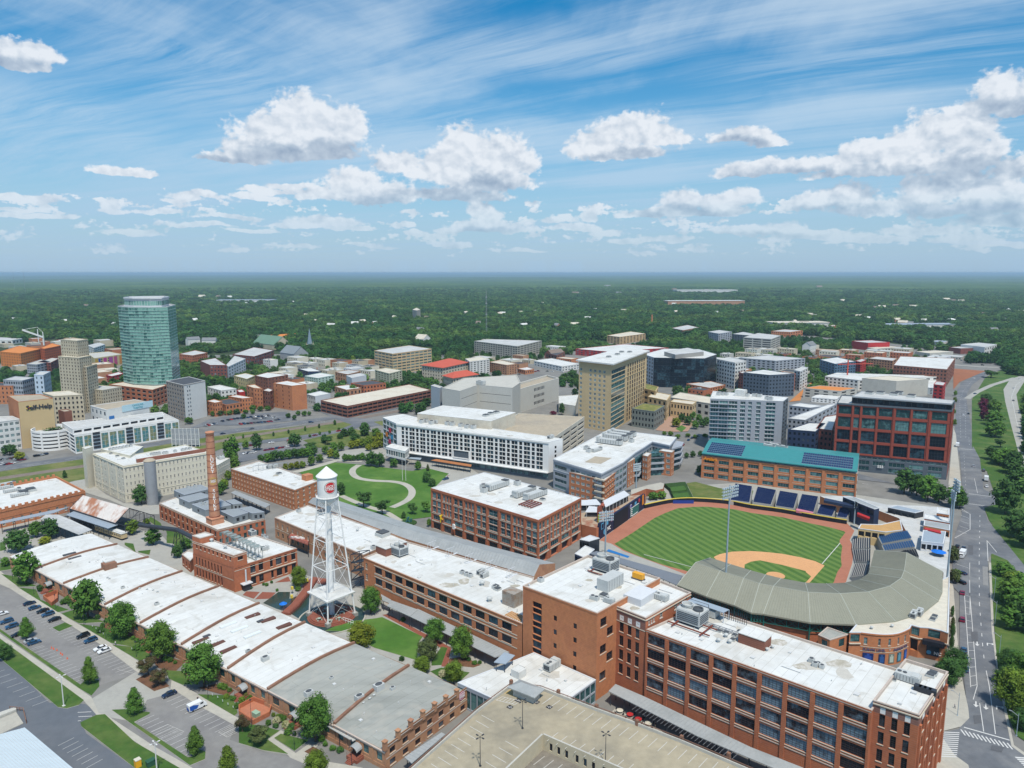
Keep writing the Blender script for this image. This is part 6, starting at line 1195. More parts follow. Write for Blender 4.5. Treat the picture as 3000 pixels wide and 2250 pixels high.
J1=Ac('solar_cell',(.012,.025,.09),.15,.2,.6,spec=.6); Hz=Ac('solar_frame',(.55,.58,.62),.5,.05,1); PM=None
def E4(x,y,e):q=lo[0].lerp(lo[1],x); r_=E3[0].lerp(E3[1],x); p_=q.lerp(r_,y); return Vector((*p_,17.6+4.4*y+e))
for x0,x1,rows,cols in((.03,.27,6,17),(.66,.97,5,22)):
 for i in range(cols):
  for j in range(rows):
   bb=MB(av.o); a=x0+(x1-x0)*i/cols; c=x0+(x1-x0)*(i+.9)/cols; y0=.10+.8*j/rows; y1=.10+.8*(j+.9)/rows
   bb.face([E4(a,y0,.15),E4(c,y0,.15),E4(c,y1,.15),E4(a,y1,.15)],0); bb.face([E4(a,y0,.0),E4(c,y0,.0),E4(c,y0,.15),E4(a,y0,.15)],1); bb.build('solar_panel',[J1,Hz],av.root)
ac(av,'long','h 150,300 200,295 250,305',8,DA,z=21.5); av.end()
ua=(B_-A_).normalized(); na=Vector((ua.y,-ua.x)); Ao('Avalara',3.0,(*(A_.lerp(B_,.062)+na*.4),13.9),atan2(ua.y,ua.x),Ac('sign_orange2',(.85,.30,.02),.5,.05,1),av.root,.15,.08)
# red grid office tower
rg=Ay('red_grid_office','large office block with a red frame around big dark green windows, right of centre','office block','l 697,1105 1633,1166 1655,1095 735,1040',48.5,par=.8,walls=(Ac('red_terracotta_frame',(.29,.065,.042),.7,.08,.2),Cc,By),rm=Ae,cap=Cc)
cg=[(.02,.135),(.16,.21),(.235,.355),(.38,.50),(.53,.65),(.675,.80),(.835,.965)]
Ck['gridw']=(Aj,A0,5,3,.12,.6,None); Ck['gridd']=(Aj,Aq,5,3,.12,.6,None)
bz=[(40.8,46.4),(31.4,38.6),(22.2,29.4),(13.0,20.2)]
rg.fac(0,[(z0_,Eu,cg,'gridw' if k<2 else 'gridd')for k,(z0_,Eu)in enumerate(bz)]+[(9.6,11.2,(20,.8),'tealw'),(1.2,4.2,[(.03,.15),(.19,.33),(.5,.64),(.68,.8),(.84,.96)],'tealw'),(5.4,8.4,[(.03,.15),(.19,.33),(.36,.47),(.5,.64),(.68,.8),(.84,.96)],'tealw')],[(47.4,1.0,.5,1),(12.0,.5,.4,0),(39.0,.25,.15,0),(29.8,.25,.15,0),(20.6,.25,.15,0)],[([x for c in cg for x in((c[0]+c[1])/2,)][:0]+[0,.148,.222,.367,.515,.663,.818,1.0],1.0,.4,11.8,47.5,0)],[(11.6,1),(99,0)])
rg.fac(1,[(z0_,Eu,(5,.8),'gridw')for z0_,Eu in bz],[],[],[(11.6,2),(99,0)])
pA=Ay('x','','','l 820,1052 1630,1112 1650,1085 900,1010',53.0,47.7,par=.3,walls=(Aj,A7),rm=Ae,cap=A7); pA.fac(0,[(48.4,51.6,(18,.9),'gridd')],[(52.2,.8,1.6,1)]); ac(pA,'curb','l 960,1035 1050,1035 1160,1045 1200,1035 1300,1060',5); pA.end(); Bq(pA,rg); rg.end()
Ao('555',2.6,(*(rg.P[0].lerp(rg.P[1],.43)+Vector((ua.y,-ua.x))*.8),5.0),atan2((rg.P[1]-rg.P[0]).y,(rg.P[1]-rg.P[0]).x),B1,rg.root,.1,.05)
# teal glass residential tower
tt=Ay('teal_glass_apartments','apartment tower of grey panels and teal glass on a red podium','apartment tower','k 1882,1070 l 262,1092 303,1060 k 1905,1010',41.5,par=.4,walls=(A6,Bz,Cc),cap=Ak)
ct=[]
for k in range(8):x=k/8; ct.append((x+.015,x+.1))
Ck['apt']=(Ak,A0,3,1,.18,.5,Ak)
tt.fac(0,[(8.6+3.2*i,11.0+3.2*i,(4,.93,0,.38),'tealw')for i in range(0)]+[(8.6+3.2*i,11.1+3.2*i,[(.01,.12),(.13,.25),(.26,.38),(.42,.49),(.53,.58),(.64,.70),(.77,.90)],'apt')for i in range(10)]+[(2,5,(8,.7),'tealw')],[(7.6,.5,.6,0)]+[(8.4+3.2*i,.25,1.2,0,.0,.28)for i in range(10)],[],[(7.6,1),(99,0)]); tt.fac(1,fl(10,8.4,3.2,.6,2.0,(2,.4),'plain'),zones=[(99,2)]); ac(tt,'fan','k 1950,1045 1980,1045 2010,1045 2120,1050 2150,1050 2180,1055 l 30,1055 70,1060 130,1080 160,1085',3); bb=tt.mb(); q=p1('k 2130,1040',42); bb.box((q.x,q.y,41.2),8,6,5,DA); tt.part('roof_house',bb,[Aa]); tt.end()
# small roof fittings, roof repairs, road repairs
R6=random.Random(8); Gj=Ac('roof_repair',(.50,.48,.43),.8,.15,.4); Fl=Ac('roof_stain',(.40,.37,.30),.9,.2,.4,col2=(.55,.53,.49)); Dw=Ac('pale_vent',(.58,.59,.58),.6,.1,.5)
def H0(q,P):
 c=False; j=len(P)-1
 for i in range(len(P)):
  if(P[i][1]>q[1])!=(P[j][1]>q[1])and q[0]<(P[j][0]-P[i][0])*(q[1]-P[i][1])/((P[j][1]-P[i][1])or 1e-9)+P[i][0]:c=not c
  j=i
 return c
def El(bl,n,m,z=None,rz=DA):
 P=Ba(bl.P,2.0); xs=[p[0]for p in P]; ys=[p[1]for p in P]; z=bl.z-bl.par if z is None else z; k=0
 while k<n+m:
  q=Vector((R6.uniform(min(xs),max(xs)),R6.uniform(min(ys),max(ys))))
  if not H0(q,P):continue
  k+=1; b=bl.mb()
  if k<=n:
   t=R6.random()
   if t<.4:b.bar((*q,z),(*q,z+R6.uniform(.5,1.2)),R6.uniform(.1,.22),7); nm='vent_pipe'
   elif t<.75:s=R6.uniform(.7,1.6); b.box((q.x,q.y,z),s,s,.45,rz); nm='roof_hatch'
   else:L_=R6.uniform(3,8); u=Vector((cos(rz),sin(rz)))*L_; b.bar((*q,z+.2),(*(q+u),z+.2),.1,4)if H0(q+u,P)else b.box((q.x,q.y,z),.8,.8,.6,rz); nm='conduit'
   bl.part(nm,b,[Dw])
  else:
   r_=R6.uniform(1.0,3.6); a=R6.uniform(.6,1.6); H1=[]
   for i in range(9):t=2*pi*i/9; rr=r_*R6.uniform(.6,1.15); H1.append(q+Vector((rr*cos(t)*a,rr*sin(t))))
   if all(H0(p,P)for p in H1):b.face([(*p,z+.006+.002*(k%5))for p in H1]); bl.part('roof_patch',b,[Gj if k%2 else Fl])
for bl,n,m in((fb,16,12),(eb,5,3),(sb,4,2),(Cn,12,6),(lw,6,5),(Ce,22,12),(Eh,16,8),(ph,10,4),(gf,8,3),(cm,10,6),(D6,10,4),(lr,8,6),(po,14,7),(ht,10,4),(Ej,10,5)):El(bl,n,m)
for i in range(9):
 for k in range(7):
  s_,t_=R6.uniform(.1,.9),R6.uniform(.15,.85); q=FX[i].lerp(FX[i+1],t_).lerp(BX[i].lerp(BX[i+1],t_),s_); z=roofz(q)-.25*t_; b=MB(WR)
  if k<5:b.bar((*q,z-.2),(*q,z+R6.uniform(.4,.9)),R6.uniform(.1,.2),6); b.build('vent_pipe',Dw,wh)
  else:b.box((q.x,q.y,z-.2),1,1,.6,DB); b.build('roof_hatch',Dw,wh)
G8=Ac('asphalt_patch',(.11,.115,.125),.95,.15,.3); J2=Ac('pale_patch',(.24,.24,.235),.95,.12,.3)
for s,m_ in(('d 1875,30 1920,35 1922,190 1880,180',J2),('d 1780,560 1835,560 1840,640 1790,640',G8),('d 1800,1240 1860,1235 1870,1300 1810,1310',G8),('d 1950,1480 2050,1500 2030,1540 1940,1520',G8),('h 1760,1100 1800,1105 1800,1180 1765,1180',G8)):Ad('road_repair',s,m_)
# town centre and beyond
def Fv(top,base,zb):
 (tx,ty),(bx,by)=px(top)[0],px(base)[0]; g=G(bx,by,zb); lo,hi=zb,200.
 for _ in range(40):
  m=(lo+hi)/2
  if PJ(g.x,g.y,m)[1]>ty:lo=m
  else:hi=m
 return lo
Af=Ac('white_stucco',(.66,.66,.63),.8,.06,.05); C4=Ac('yellow_stucco',(.60,.50,.26),.8,.07,.05); H2=Ac('mint_paint',(.42,.55,.48),.8,.07,.05); H3=Ac('sage_stucco',(.44,.45,.32),.8,.07,.05)
H4=Ac('brown_panel',(.24,.17,.12),.8,.1,.1); C5=Ac('black_mullion',(.012,.02,.03),.4,.1,.2)
Ck['gtower']=(Ac('green_mullion',(.26,.42,.40),.4,.08,.3),F5,3,1,.07,.1,None); Ck['bglass']=(C5,Aq,4,2,.12,.1,None); Ck['strip']=(C9,A0,8,1,.1,.2,None); Ck['orangehole']=(Bh,Aj,1,1,.02,.5,None)
def FB(name,label,P,z,wall,roof=Aa,nf=3,cl=6,cr=6,st='far',fr=.45,zb=0,cat='building',cap=None,hr=.5,par=.5,wr=None,keep=False,trims=True):
 x=Ay(name,label,cat,P,z,zb,par=par,walls=(wall,An)+((wr,)if wr else()),rm=roof,cap=cap or wall); zz=x.z; fh=(zz-1.2-zb)/nf
 for e,c in((0,cl),(1,cr)):
  if not c:continue
  x.fac(e,fl(nf,zb+.3,fh,fh*.28,fh*hr,c if isinstance(c,(tuple,list))else(c,fr),st),[(zz-.7,.45,.2,0)]if trims else[],zones=[(999,2)]if(wr and e==1)else None)
 return x if keep else x.end()
# green glass tower
zp=19.0; base='i 1003,938 1085,957 1250,965 1400,952 1462,903'; Fm=Fv('i 1240,330','i 1250,965',zp)
H5=Ar(base,zp); P_=H5+[H5[-1]*1.035+Vector((-7,0)),H5[0]*1.04+Vector((7,0))]
gt=Ay('green_glass_tower','tall faceted green glass tower, the tallest building, left of centre','skyscraper',P_,Fm,zp,par=1.0,walls=(Ac('pale_green_slab',(.40,.55,.50),.5,.06,.2),),rm=Ae,cap=Ak)
H6=25; fh=(Fm-zp-2)/H6
for e,n_ in((0,3),(1,6),(2,5),(3,3),(4,2)):gt.fac(e,[(zp+1+fh*i+.25,zp+1+fh*(i+1)-.12,(n_,.97),'gtower')for i in range(H6)],[(zp+1+fh*i+.0,.14,.35,0)for i in range(0,H6,1)])
Kk=sum(P_,Vector((0,0)))/len(P_); x=Ay('x','','',Ba(P_,6.5),Fm+9.5,Fm-.8,par=1.5,walls=(Ak,),rm=Ae,cap=Ak)
for e in range(4):x.fac(e,[(Fm+1,Fm+6,(6,.9),'gtower')],[(Fm+8,1.3,.9,0)])
x.end(); Bq(x,gt); gt.end()
FB('brick_podium','red brick podium at the foot of the green glass tower','i 882,955 1235,1000 1352,962 1100,920',19.0,Al,Ag,4,8,4,'dark',.6)
# stepped cream tower
H7=FB('cream_stepped_tower','pale limestone art-deco tower with setbacks, left of the green glass tower','i 490,592 622,602 712,590',Fv('i 622,602','i 640,1180',0),limestone,Ag,21,7,6,'dark',.36,cat='skyscraper',keep=True,hr=.5)
x=FB('x','','i 470,728 640,740 738,722',Fv('i 640,740','i 645,1195',0),limestone,Ag,17,7,6,'dark',.36,keep=True); x.end(); Bq(x,H7); x=FB('x','','i 560,800 700,815 785,790',Fv('i 700,815','i 705,1190',0),limestone,Ag,14,5,5,'dark',.36,keep=True); x.end(); Bq(x,H7); H7.end()
sh=FB('tan_brick_block','seven-storey block with a blank tan wall and rooftop lettering beside the white garage','i 60,1045 147,1098 428,1068 330,1035',('i 147,1098','i 178,1480'),Am,Bp,7,0,0,wr=Ac('blank_tan_wall',(.55,.41,.22),.85,.05,.03),keep=True)
sh.fac(1,[],zones=[(999,2)]); u=(sh.P[2]-sh.P[1]).normalized(); n_=Vector((u.y,-u.x)); Lq=(sh.P[2]-sh.P[1]).length; E5=atan2(u.y,u.x); zl=sh.z-6
sh.end(); Ao('Self-Help',5.0,(*(sh.P[1]+u*Lq*.58+n_*.3),zl),E5,Aj,sh.root,.15,.15); Cx(sh,sh.P[1]+u*Lq*.28,zl,2.0,E5,Hw,'logo_ring',.3,r0=1.2); Cx(sh,sh.P[1]+u*Lq*.28,zl-.3,1.1,E5,Bz,'logo_ring',.3,r0=.6)
FB('white_slab_tower','ten-storey tower with a brown windowed side and a blank white side','i 1345,928 1487,962 1662,927 1530,893',('i 1487,962','i 1497,1262'),Ac('taupe_stucco',(.30,.26,.22),.8,.08,.1),Bd,9,7,[(.14,.19),(.24,.29)],'farb',.5,wr=Af,cap=Af)
FB('white_office','white office with sets of square windows at the left edge','i -260,1290 158,1236 100,1212 -200,1225',('i 158,1236','i 172,1478'),Af,Ae,5,9,0,'tealb',.7)
# white parking garage with helix and art panels
wg=Ay('white_parking_garage','long white parking garage with patterned art panels on its front','parking garage','i 470,1292 602,1368 1448,1246 1312,1180',('i 602,1368','i 612,1520'),par=.8,walls=(Ai,Ai),rm=Ae,cap=Ai)
Z=wg.z; J3=Ac('art_panel',(.22,.24,.13),.6,.25,.25,col2=(.07,.20,.22),c2f=(.47,.53)); H8=(Z-1)/5
wg.fac(0,[(.8+H8*i,2.9+H8*i,(3,.8),'void')for i in range(5)])
J4=[(k/13+.006,(k+1)/13-.006)for k in range(13)]; E6=[k for k in(2,6,10)]
Ck['art']=(Ai,J3,2,4,.1,.1,None)
wg.fac(1,[(1.0,Z-1.6,[J4[k]for k in range(13)if k not in E6],'art')]); A_,B_=wg.P[1],wg.P[2]; u=(B_-A_).normalized(); L_=(B_-A_).length; n_=Vector((u.y,-u.x))
for k in E6:
 b=wg.mb()
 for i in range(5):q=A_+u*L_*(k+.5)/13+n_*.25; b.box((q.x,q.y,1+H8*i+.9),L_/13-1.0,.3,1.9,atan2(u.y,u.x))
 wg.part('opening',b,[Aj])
x=Ay('x','','',[p.lerp(wg.P[3],0)for p in Ar('i 500,1265 590,1320 1330,1205 1310,1180',Z+3.6)],Z+3.6,Z-.8,par=.3,walls=(Ai,),rm=Ae,cap=Ai); x.fac(1,[(Z+.2,Z+2.2,(10,.8),'void')]); x.end(); Bq(x,wg); wg.end()
g=p1('i 405,1478',0); hx=Ah('parking_helix','round white spiral parking ramp with open slots and a planted centre','parking ramp',(*(g+Vector((0,6))),0)); rH=(p1('i 555,1455')-p1('i 255,1455')).length/2; b=MB()
for i in range(6):z=i*Z/5.2; b.lathe((0,0,0),[(rH-.8,z),(rH,z),(rH,z+1.7),(rH-.8,z+1.7),(rH-.8,z)],48)
b.lathe((0,0,0),[(rH,Z-.4),(rH-.6,Z-.4),(rH-.6,Z-1.2)],48)
for k in range(8):t=2*pi*k/8; b.box((cos(t)*(rH-.3),sin(t)*(rH-.3),0),1.2,1.2,Z,t)
b.build('bands',Ai,hx); b=MB(); b.lathe((0,0,0),[(rH-1.5,0),(rH-1.5,Z-2.2),(rH*.45,Z-2.2),(rH*.45,Z-3)],40); b.build('core',Aj,hx); b=MB(); b.lathe((0,0,0),[(rH-1.0,Z-1.6),(rH*.45,Z-1.6)],40); b.build('top_deck',Ae,hx); b=MB()
for k in range(260):t=R.uniform(0,6.28); r_=R.uniform(0,rH*.5); s_=R.uniform(.5,1.2); q=(r_*cos(t),r_*sin(t),Z-1.5+R.uniform(0,2)); b.face([(q[0]-s_,q[1],q[2]),(q[0]+s_,q[1]-s_*.5,q[2]+s_*R.uniform(0,1)),(q[0],q[1]+s_,q[2]+R.uniform(-.5,.8))])
o=b.build('planting',Fj,hx); o['kind']='stuff'
w2=FB('white_theatre','white flat building with a pale sign panel behind the parking garage','i 732,1128 862,1162 1205,1100 1090,1078',27,Af,Bp,4,4,0,'farb',.4,keep=True); w2.end(); u=(w2.P[2]-w2.P[1]).normalized(); n_=Vector((u.y,-u.x)); q=w2.P[1].lerp(w2.P[2],.72)+n_*.2; E5=atan2(u.y,u.x)
b=w2.mb(); b.box((q.x,q.y,22.5),30,.4,5.5,E5); w2.part('sign_panel',b,[Ac('pale_blue_sign',(.45,.62,.68),.6,.05,1)]); Ao('CAROLINA',2.2,(*(q+n_*.3),26.4),E5,Ac('sign_teal',(.05,.35,.42),.6,.05,1),w2.root,.05); Ao('THEATRE',2.2,(*(q+n_*.3),24.0),E5,Bj['sign_teal'],w2.root,.05)
b=w2.mb(); q=w2.P[1].lerp(w2.P[2],.1)+n_*.25; b.box((q.x,q.y,17),4.5,.3,4,E5); w2.part('blue_poster',b,[Ac('poster_blue',(.03,.16,.42),.6,.05,1)])
for a in[('limestone_hotel','pale limestone block right of the stepped tower','i 652,985 830,1002 985,975 740,958',22,limestone,Ae,6,10,8,'dark',.4),('cream_bank','cream building with arched dark windows behind the tan block','i 345,1022 432,1050 672,1038 560,1005',31,limestone,Ag,7,3,7,'dark',.42),('brown_lift_block','brown brick lift block beside the garage','i 470,1165 520,1178 582,1170 540,1155',24,At,Bp,1,0,0),('striped_office','dark office with white vertical fins, far left','i 25,918 180,925 275,900 120,890',26,A6,Ae,5,8,6,'fard',.6),('pale_blue_office','pale blue-white modern office, far left','i 275,878 350,880 408,852 320,850',32,Ac('pale_blue_panel',(.50,.60,.70),.6,.05,.1),Ae,6,2,5,'farb',.35),('orange_brick_low','low orange brick building at the far left edge','i -160,965 100,968 205,945 -60,940',20,Am,Bd,4,8,5,'dark',.35),('orange_frame_block','apartment block under construction in bright orange sheathing, left part','i 0,690 165,705 330,668 150,645',22,Bh,Bh,5,8,9,'orangehole',.45),('orange_frame_block','apartment block under construction in darker orange sheathing, right part','i 325,662 360,668 492,642 420,622',24,Ac('dark_orange_sheathing',(.50,.12,.04),.8,.1,.2),Bh,6,2,8,'orangehole',.5),('grey_garage','grey parking garage behind the stepped tower','i 215,790 300,795 410,770 330,755',16,A6,Be,4,5,4,'void',.7),('brick_garage_wing','brick wing with open parking slots near the stepped tower','i 308,775 410,780 480,745 420,740',16,By,Be,4,4,3,'void',.6),('low_white_shop','low flat white building at the left edge among the trees','i -100,600 100,598 180,585 0,575',9,Af,Ae,1,4,3,'far',.5),('white_apartments','white-framed apartment row behind the mural garage','i 712,640 760,660 850,632 800,618',12,Ai,Ae,3,3,6,'fard',.6),('mural_garage','parking garage with a yellow, pink and blue mural','i 700,705 765,745 990,712 880,690',16,C4,Be,4,0,0),('red_low_building','low red building at the foot of the mural garage','i 860,880 905,890 1000,868 960,855',9,Bz,Aa,2,3,4,'dark',.5),('brick_row','old red brick row right of the glass tower','i 1452,710 1560,722 1680,700 1580,680',13,Al,Ae,3,8,7,'far',.4),('brick_office','dark red brick office with a grey glass wing','i 1620,765 1700,800 1835,800 1745,742',19,By,Ae,4,0,5,'farb',.5),('grey_office_wing','grey-panelled office wing right of the dark brick office','i 1832,800 1850,812 1988,748 1900,725',18,Ak,Ae,4,0,7,'farb',.5),('museum_block','long dark red building with a white roof by the church','i 1885,712 2060,730 j 282,680 j 120,655',16,By,Ae,3,8,8,'farb',.5),('cream_corner_building','yellow corner building with white roof','i 1895,885 2000,912 2065,885 1990,865',15,C4,Aa,3,6,5,'farb',.35),('brick_block','plain old brick block with white roof near the car park','i 2065,885 2170,905 j 398,878 j 230,858',17,At,Aa,4,5,6,'fard',.3),('tall_brick_block','big windowless red brick block above the car park','j 278,945 428,968 546,955 390,926',('j 428,968','j 432,1170'),Am,Aa,6,3,0,'fard',.12),('narrow_brick_block','narrow brick building left of the big brick block','j 60,965 120,985 190,990 128,955',('j 120,985','j 122,1155'),Am,Ag,5,2,3,'fard',.3),('grey_brick_shop','grey and brick three-storey shop between taller brick blocks','j 190,1005 250,1015 278,1000 235,985',('j 250,1015','j 252,1165'),At,Aa,4,3,1,'far',.4),('red_shop_row','low red brick shop row at the left of the car park','i 1850,1052 1960,1070 2050,1062 1920,1040',13,Am,Aa,3,5,4,'fard',.35),('brick_corner_shop','red brick corner shop beside the white slab tower','i 1675,1090 1740,1105 1800,1095 1735,1075',('i 1740,1105','i 1745,1220'),Am,Aa,3,3,3,'far',.4),('dark_roof_brick_shop','two-storey brick shop with a dark flat roof','i 1742,1092 1830,1122 1965,1100 1860,1070',11,Am,Bd,2,5,5,'far',.5),('white_roof_shops','low shops with a big white roof behind the white slab tower','i 1680,975 1790,1005 1915,990 1780,960',10,Af,Aa,2,5,4,'far',.4),('red_wall_shop','shop with a bright red painted wall','i 1915,1005 1940,1020 1985,1015 1960,995',14,Bz,Aa,2,0,0),('grey_stone_bank','small grey stone bank with tall pilasters at the crossroads','j 550,1035 618,1052 740,1030 660,1010',('j 618,1052','j 622,1130'),Ak,Aa,2,5,0,'far',.45),('mint_building','pale mint green three-storey building','j 532,888 640,905 775,880 660,862',('j 640,905','j 640,965'),H2,Aa,3,6,5,'far',.35),('blue_shop','dark blue painted shop with white roof','j 482,830 560,852 672,850 590,822',10,navy,Aa,2,4,0,'far',.4),('grey_metal_box','plain grey box building beside the brick shops','j 870,885 915,905 1032,880 985,865',13,Ak,Ae,1,0,0),('tan_brick_row','tan and brick row beyond the mint building','j 780,855 880,875 985,850 890,838',11,Av,Ae,2,5,5,'far',.4),('red_brick_arches','red brick building with arched openings','j 905,945 1010,965 1190,945 1080,925',10,Al,Bd,2,5,7,'far',.5),('white_roof_depot','wide low building with a pale roof beyond the shops','j 775,972 870,1000 990,985 890,958',8,Av,Aa,1,4,4,'far',.4),('sage_apartments','sage green five-storey apartment block','j 1102,838 1217,868 1322,842 1190,822',('j 1217,868','j 1220,965'),H3,Ag,5,5,4,'far',.4),('glass_office','wide glass and cream office with a grey roof top','j 1097,682 1245,708 1560,668 1380,640',('j 1245,708','j 1245,880'),Bf,Ae,7,5,9,'tealw',.85),('striped_white_office','white office with brown vertical strips','j 1835,748 1870,772 2030,752 1960,730',('j 1870,772','j 1875,892'),Af,Ag,7,2,6,'fard',.5),('far_concrete_garage','large grey-beige parking garage before the forest','j 1905,605 k 320,648 k 517,602 k 100,590',('k 320,648','k 330,755'),Ac('beige_concrete',(.42,.40,.34),.85,.06,.05),Ae,6,18,8,'void',.75),('brown_hotel','brown and yellow brick hotel block','k 92,775 235,800 315,790 180,757',('k 235,800','k 240,882'),Av,Ag,5,8,4,'far',.45),('small_brick_store','small brick store with arches and white roof','k 320,828 385,842 455,832 400,815',('k 385,842','k 387,878'),Am,Aa,1,4,4,'fard',.4),('white_depot','long low white building with blue windows','k 455,765 680,810 822,790 600,745',('k 680,810','k 682,855'),Af,Aa,2,9,6,'farb',.5),('brick_church_hall','brown brick church hall among trees','k 545,700 640,722 705,690 620,670',9,At,Bd,1,4,3,'far',.4),('tan_condo_tower','tan apartment slab with balconies at the forest edge','k 1047,560 1150,572 1358,545 1240,528',('k 1150,572','k 1155,632'),Ac('tan_condo',(.55,.38,.20),.8,.06,.05),Ag,5,4,8,'fard',.6),('red_school','red and blue glass building with a very long white roof','k 792,668 1062,692 1545,660 1190,630',('k 1062,692','k 1062,745'),Ac('bright_red_panel',(.40,.04,.04),.7,.06,.1),Aa,3,8,10,'farb',.5),('far_brick_mill','long low brick mill in the trees','k 1570,500 1660,518 1790,495 1700,475',12,Av,Ae,2,8,8,'far',.5),('grey_apartments','grey apartment block, left of two near the forest','k 1865,530 1950,545 2058,530 1960,515',('k 1950,545','k 1950,620'),A6,Ae,5,6,6,'far',.5),('dark_apartments','long dark apartment block, right of two near the forest','k 2060,548 l 40,565 l 70,555 k 2150,530',14,Cc,Ae,5,9,2,'far',.5),('layered_garage','layered white parking garage at the right of the dark apartments','l -60,575 165,590 240,560 60,540',('l 165,590','l 165,685'),Be,Ae,5,3,2,'void',.88),('far_red_mill','long red brick mill by the forest','l 165,525 320,532 420,520 270,510',('l 320,532','l 322,575'),Am,Ae,2,9,5,'far',.4),('brick_tower_house','small brick tower house in the woods','l 633,482 660,486 697,480 670,474',15,Am,Ae,3,2,2,'far',.4),('red_white_warehouse','red-fronted white corrugated warehouse','l 817,605 950,620 1125,615 980,598',('l 950,620','l 952,682'),Bz,Ae,1,0,0),('long_low_store','long low pale store with a flat roof','l 942,660 1010,670 1205,652 1120,645',6,Be,Ag,1,4,8,'far',.5),('red_works','low dark red works with a grey roof','l 1603,655 1700,665 1890,660 1780,640',10,By,Ae,1,0,0),('white_works','large pale works building at the right tree line','l 1700,632 1895,655 1992,632 1850,618',14,Af,Ae,2,0,5,'far',.4),('pale_blue_shed','pale shed with a blue-grey roof, right middle distance','l 1462,605 1540,618 1600,605 1520,598',9,Af,A5,1,0,0),('flat_store','wide flat-roofed store beside the sheds','l 1330,690 1450,705 1640,690 1500,680',6,Be,Ag,1,0,0),]:
 try:FB(*a[:6],*(a[6:]if len(a)>6 else()))
 except ZeroDivisionError:pass
# mural panels
mg=[o for o in D9.objects if o.name.startswith('mural_garage')][0]; A_,B_=Ar('i 765,745 990,712',16); u=(B_-A_); n_=Vector((u.y,-u.x)).normalized()
for k,(t0,t1,c)in enumerate(((.02,.12,(.55,.35,.05)),(.13,.2,(.03,.08,.4)),(.3,.42,(.5,.05,.25)),(.5,.64,(.4,.08,.3)),(.68,.8,(.5,.08,.2)),(.88,.98,(.6,.25,.05)))):
 b=MB(mg.location); a,c_=A_+u*t0+n_*.2,A_+u*t1+n_*.2; b.face([(*a,2),(*c_,2),(*c_,14.5),(*a,14.5)]); b.build('mural_panel',Ac('mural_%d'%k,c,.7,.1,.3),mg)
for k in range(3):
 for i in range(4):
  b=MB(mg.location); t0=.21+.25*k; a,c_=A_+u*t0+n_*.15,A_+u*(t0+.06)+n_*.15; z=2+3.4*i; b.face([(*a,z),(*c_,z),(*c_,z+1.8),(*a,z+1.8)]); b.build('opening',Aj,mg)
# brown open garage
H9=Ay('brown_open_garage','long brown three-level open parking garage beside the railway','parking garage','j 662,1085 878,1132 1555,1000 1380,955',12,par=.6,walls=(Ac('brown_concrete',(.23,.10,.07),.85,.1,.1),),rm=Ag,cap=At); H9.fac(0,[(.6+3.6*i,2.8+3.6*i,(5,.9),'void')for i in range(3)]); H9.fac(1,[(.6+3.6*i,2.8+3.6*i,(18,.92),'void')for i in range(3)]); H9.end()
# terracotta roofed post offices
for s,zz,lb,nf in(('j 1482,800 1650,822 1856,778 1700,748',18,'large cream building with a red tile hip roof',4),('j 1655,885 1735,905 1937,875 1850,850',13,'smaller cream building with a red tile hip roof',2)):
 x=FB('tile_roofed_building',lb,s,zz,Ac('cream_stone',(.56,.50,.38),.8,.06,.05),None,nf,8,9,'far',.35,keep=True,par=0); Ix(x,x.P,zz,zz+5,Cv,1.5); x.end()
# jail, courthouse, black glass office
jl=Ay('county_jail','massive pale concrete jail with few windows, centre','building','j 1645,985 1790,1010 k 0,960 k 280,985 k 345,940 j 2250,880 j 1820,905',34,par=.8,walls=(Di,),rm=Be,cap=Di); jl.fac(0,[]); jl.fac(2,[(26,26.4,[(.05,.95)],'plain'),(18,18.4,[(.05,.95)],'plain'),(10,10.4,[(.05,.95)],'plain')]); jl.fac(1,[(26,26.4,[(.05,.95)],'plain'),(18,18.4,[(.05,.95)],'plain')]); ac(jl,'unit','j 1960,960',9); jl.end()
j2=Ay('jail_wing','right wing of the pale concrete jail with three bands of small windows','building','k 150,995 292,1008 657,905 560,880',('k 292,1008','k 292,1205'),par=2.0,parw=1.2,walls=(Di,),rm=Bp,cap=Di); Zj=j2.z
j2.fac(0,[(Zj*f_,Zj*f_+.35,[(.02,.98)],'plain')for f_ in(.25,.42,.6,.78)]); j2.fac(1,[(Zj*f_,Zj*f_+3.2,[(.42+.03*i,.44+.03*i)for i in range(8)],'fard')for f_ in(.14,.43,.72)]); j2.end()
j3=Ay('jail_stair_slab','narrow bluish slab at the left end of the jail','building','j 1555,965 1625,985 1650,975 1585,955',33,par=.3,walls=(Ac('pale_blue_slab',(.42,.46,.50),.7,.05,.1),),rm=Be,cap=Ak); j3.end()
Db=Fv('k 1085,795','k 1075,1345',0); Fn=Ay('courthouse_tower','tall yellow stone courthouse tower with a glass corner and an overhanging white roof','courthouse','k 820,768 1085,797 1370,692 1190,670',Db,par=0,walls=(Bf,Ac('glass_corner',(.20,.24,.22),.2,.2,.3,spec=.6)),rm=None)
Ia=13; G9=(Db-6)/Ia; wl=[(.03,.10),(.33,.40),(.47,.54),(.61,.68),(.75,.82)]
Fn.fac(0,fl(Ia,1,G9,.9,G9*.55,wl,'tealb'),[(Db-4,.4,.3,0)]); Fn.fac(1,[(1+G9*i+.3,1+G9*(i+1)-.3,[(.0,.36,'tealw')]+[(.42+.068*k,.455+.068*k)for k in range(8)],'fard')for i in range(Ia)],[(Db-5,.5,.3,0),(Db*.72,.6,.3,0)]); P_=Ba(Fn.P,-2.5); b=Fn.mb(); b.prism(P_,Db,Db+1.2,bot=True); Fn.part('roof_slab',b,[Aa])
ac(Fn,'curb','k 1060,740 1130,720 1165,700 1230,700',4,z=Db+1.2)
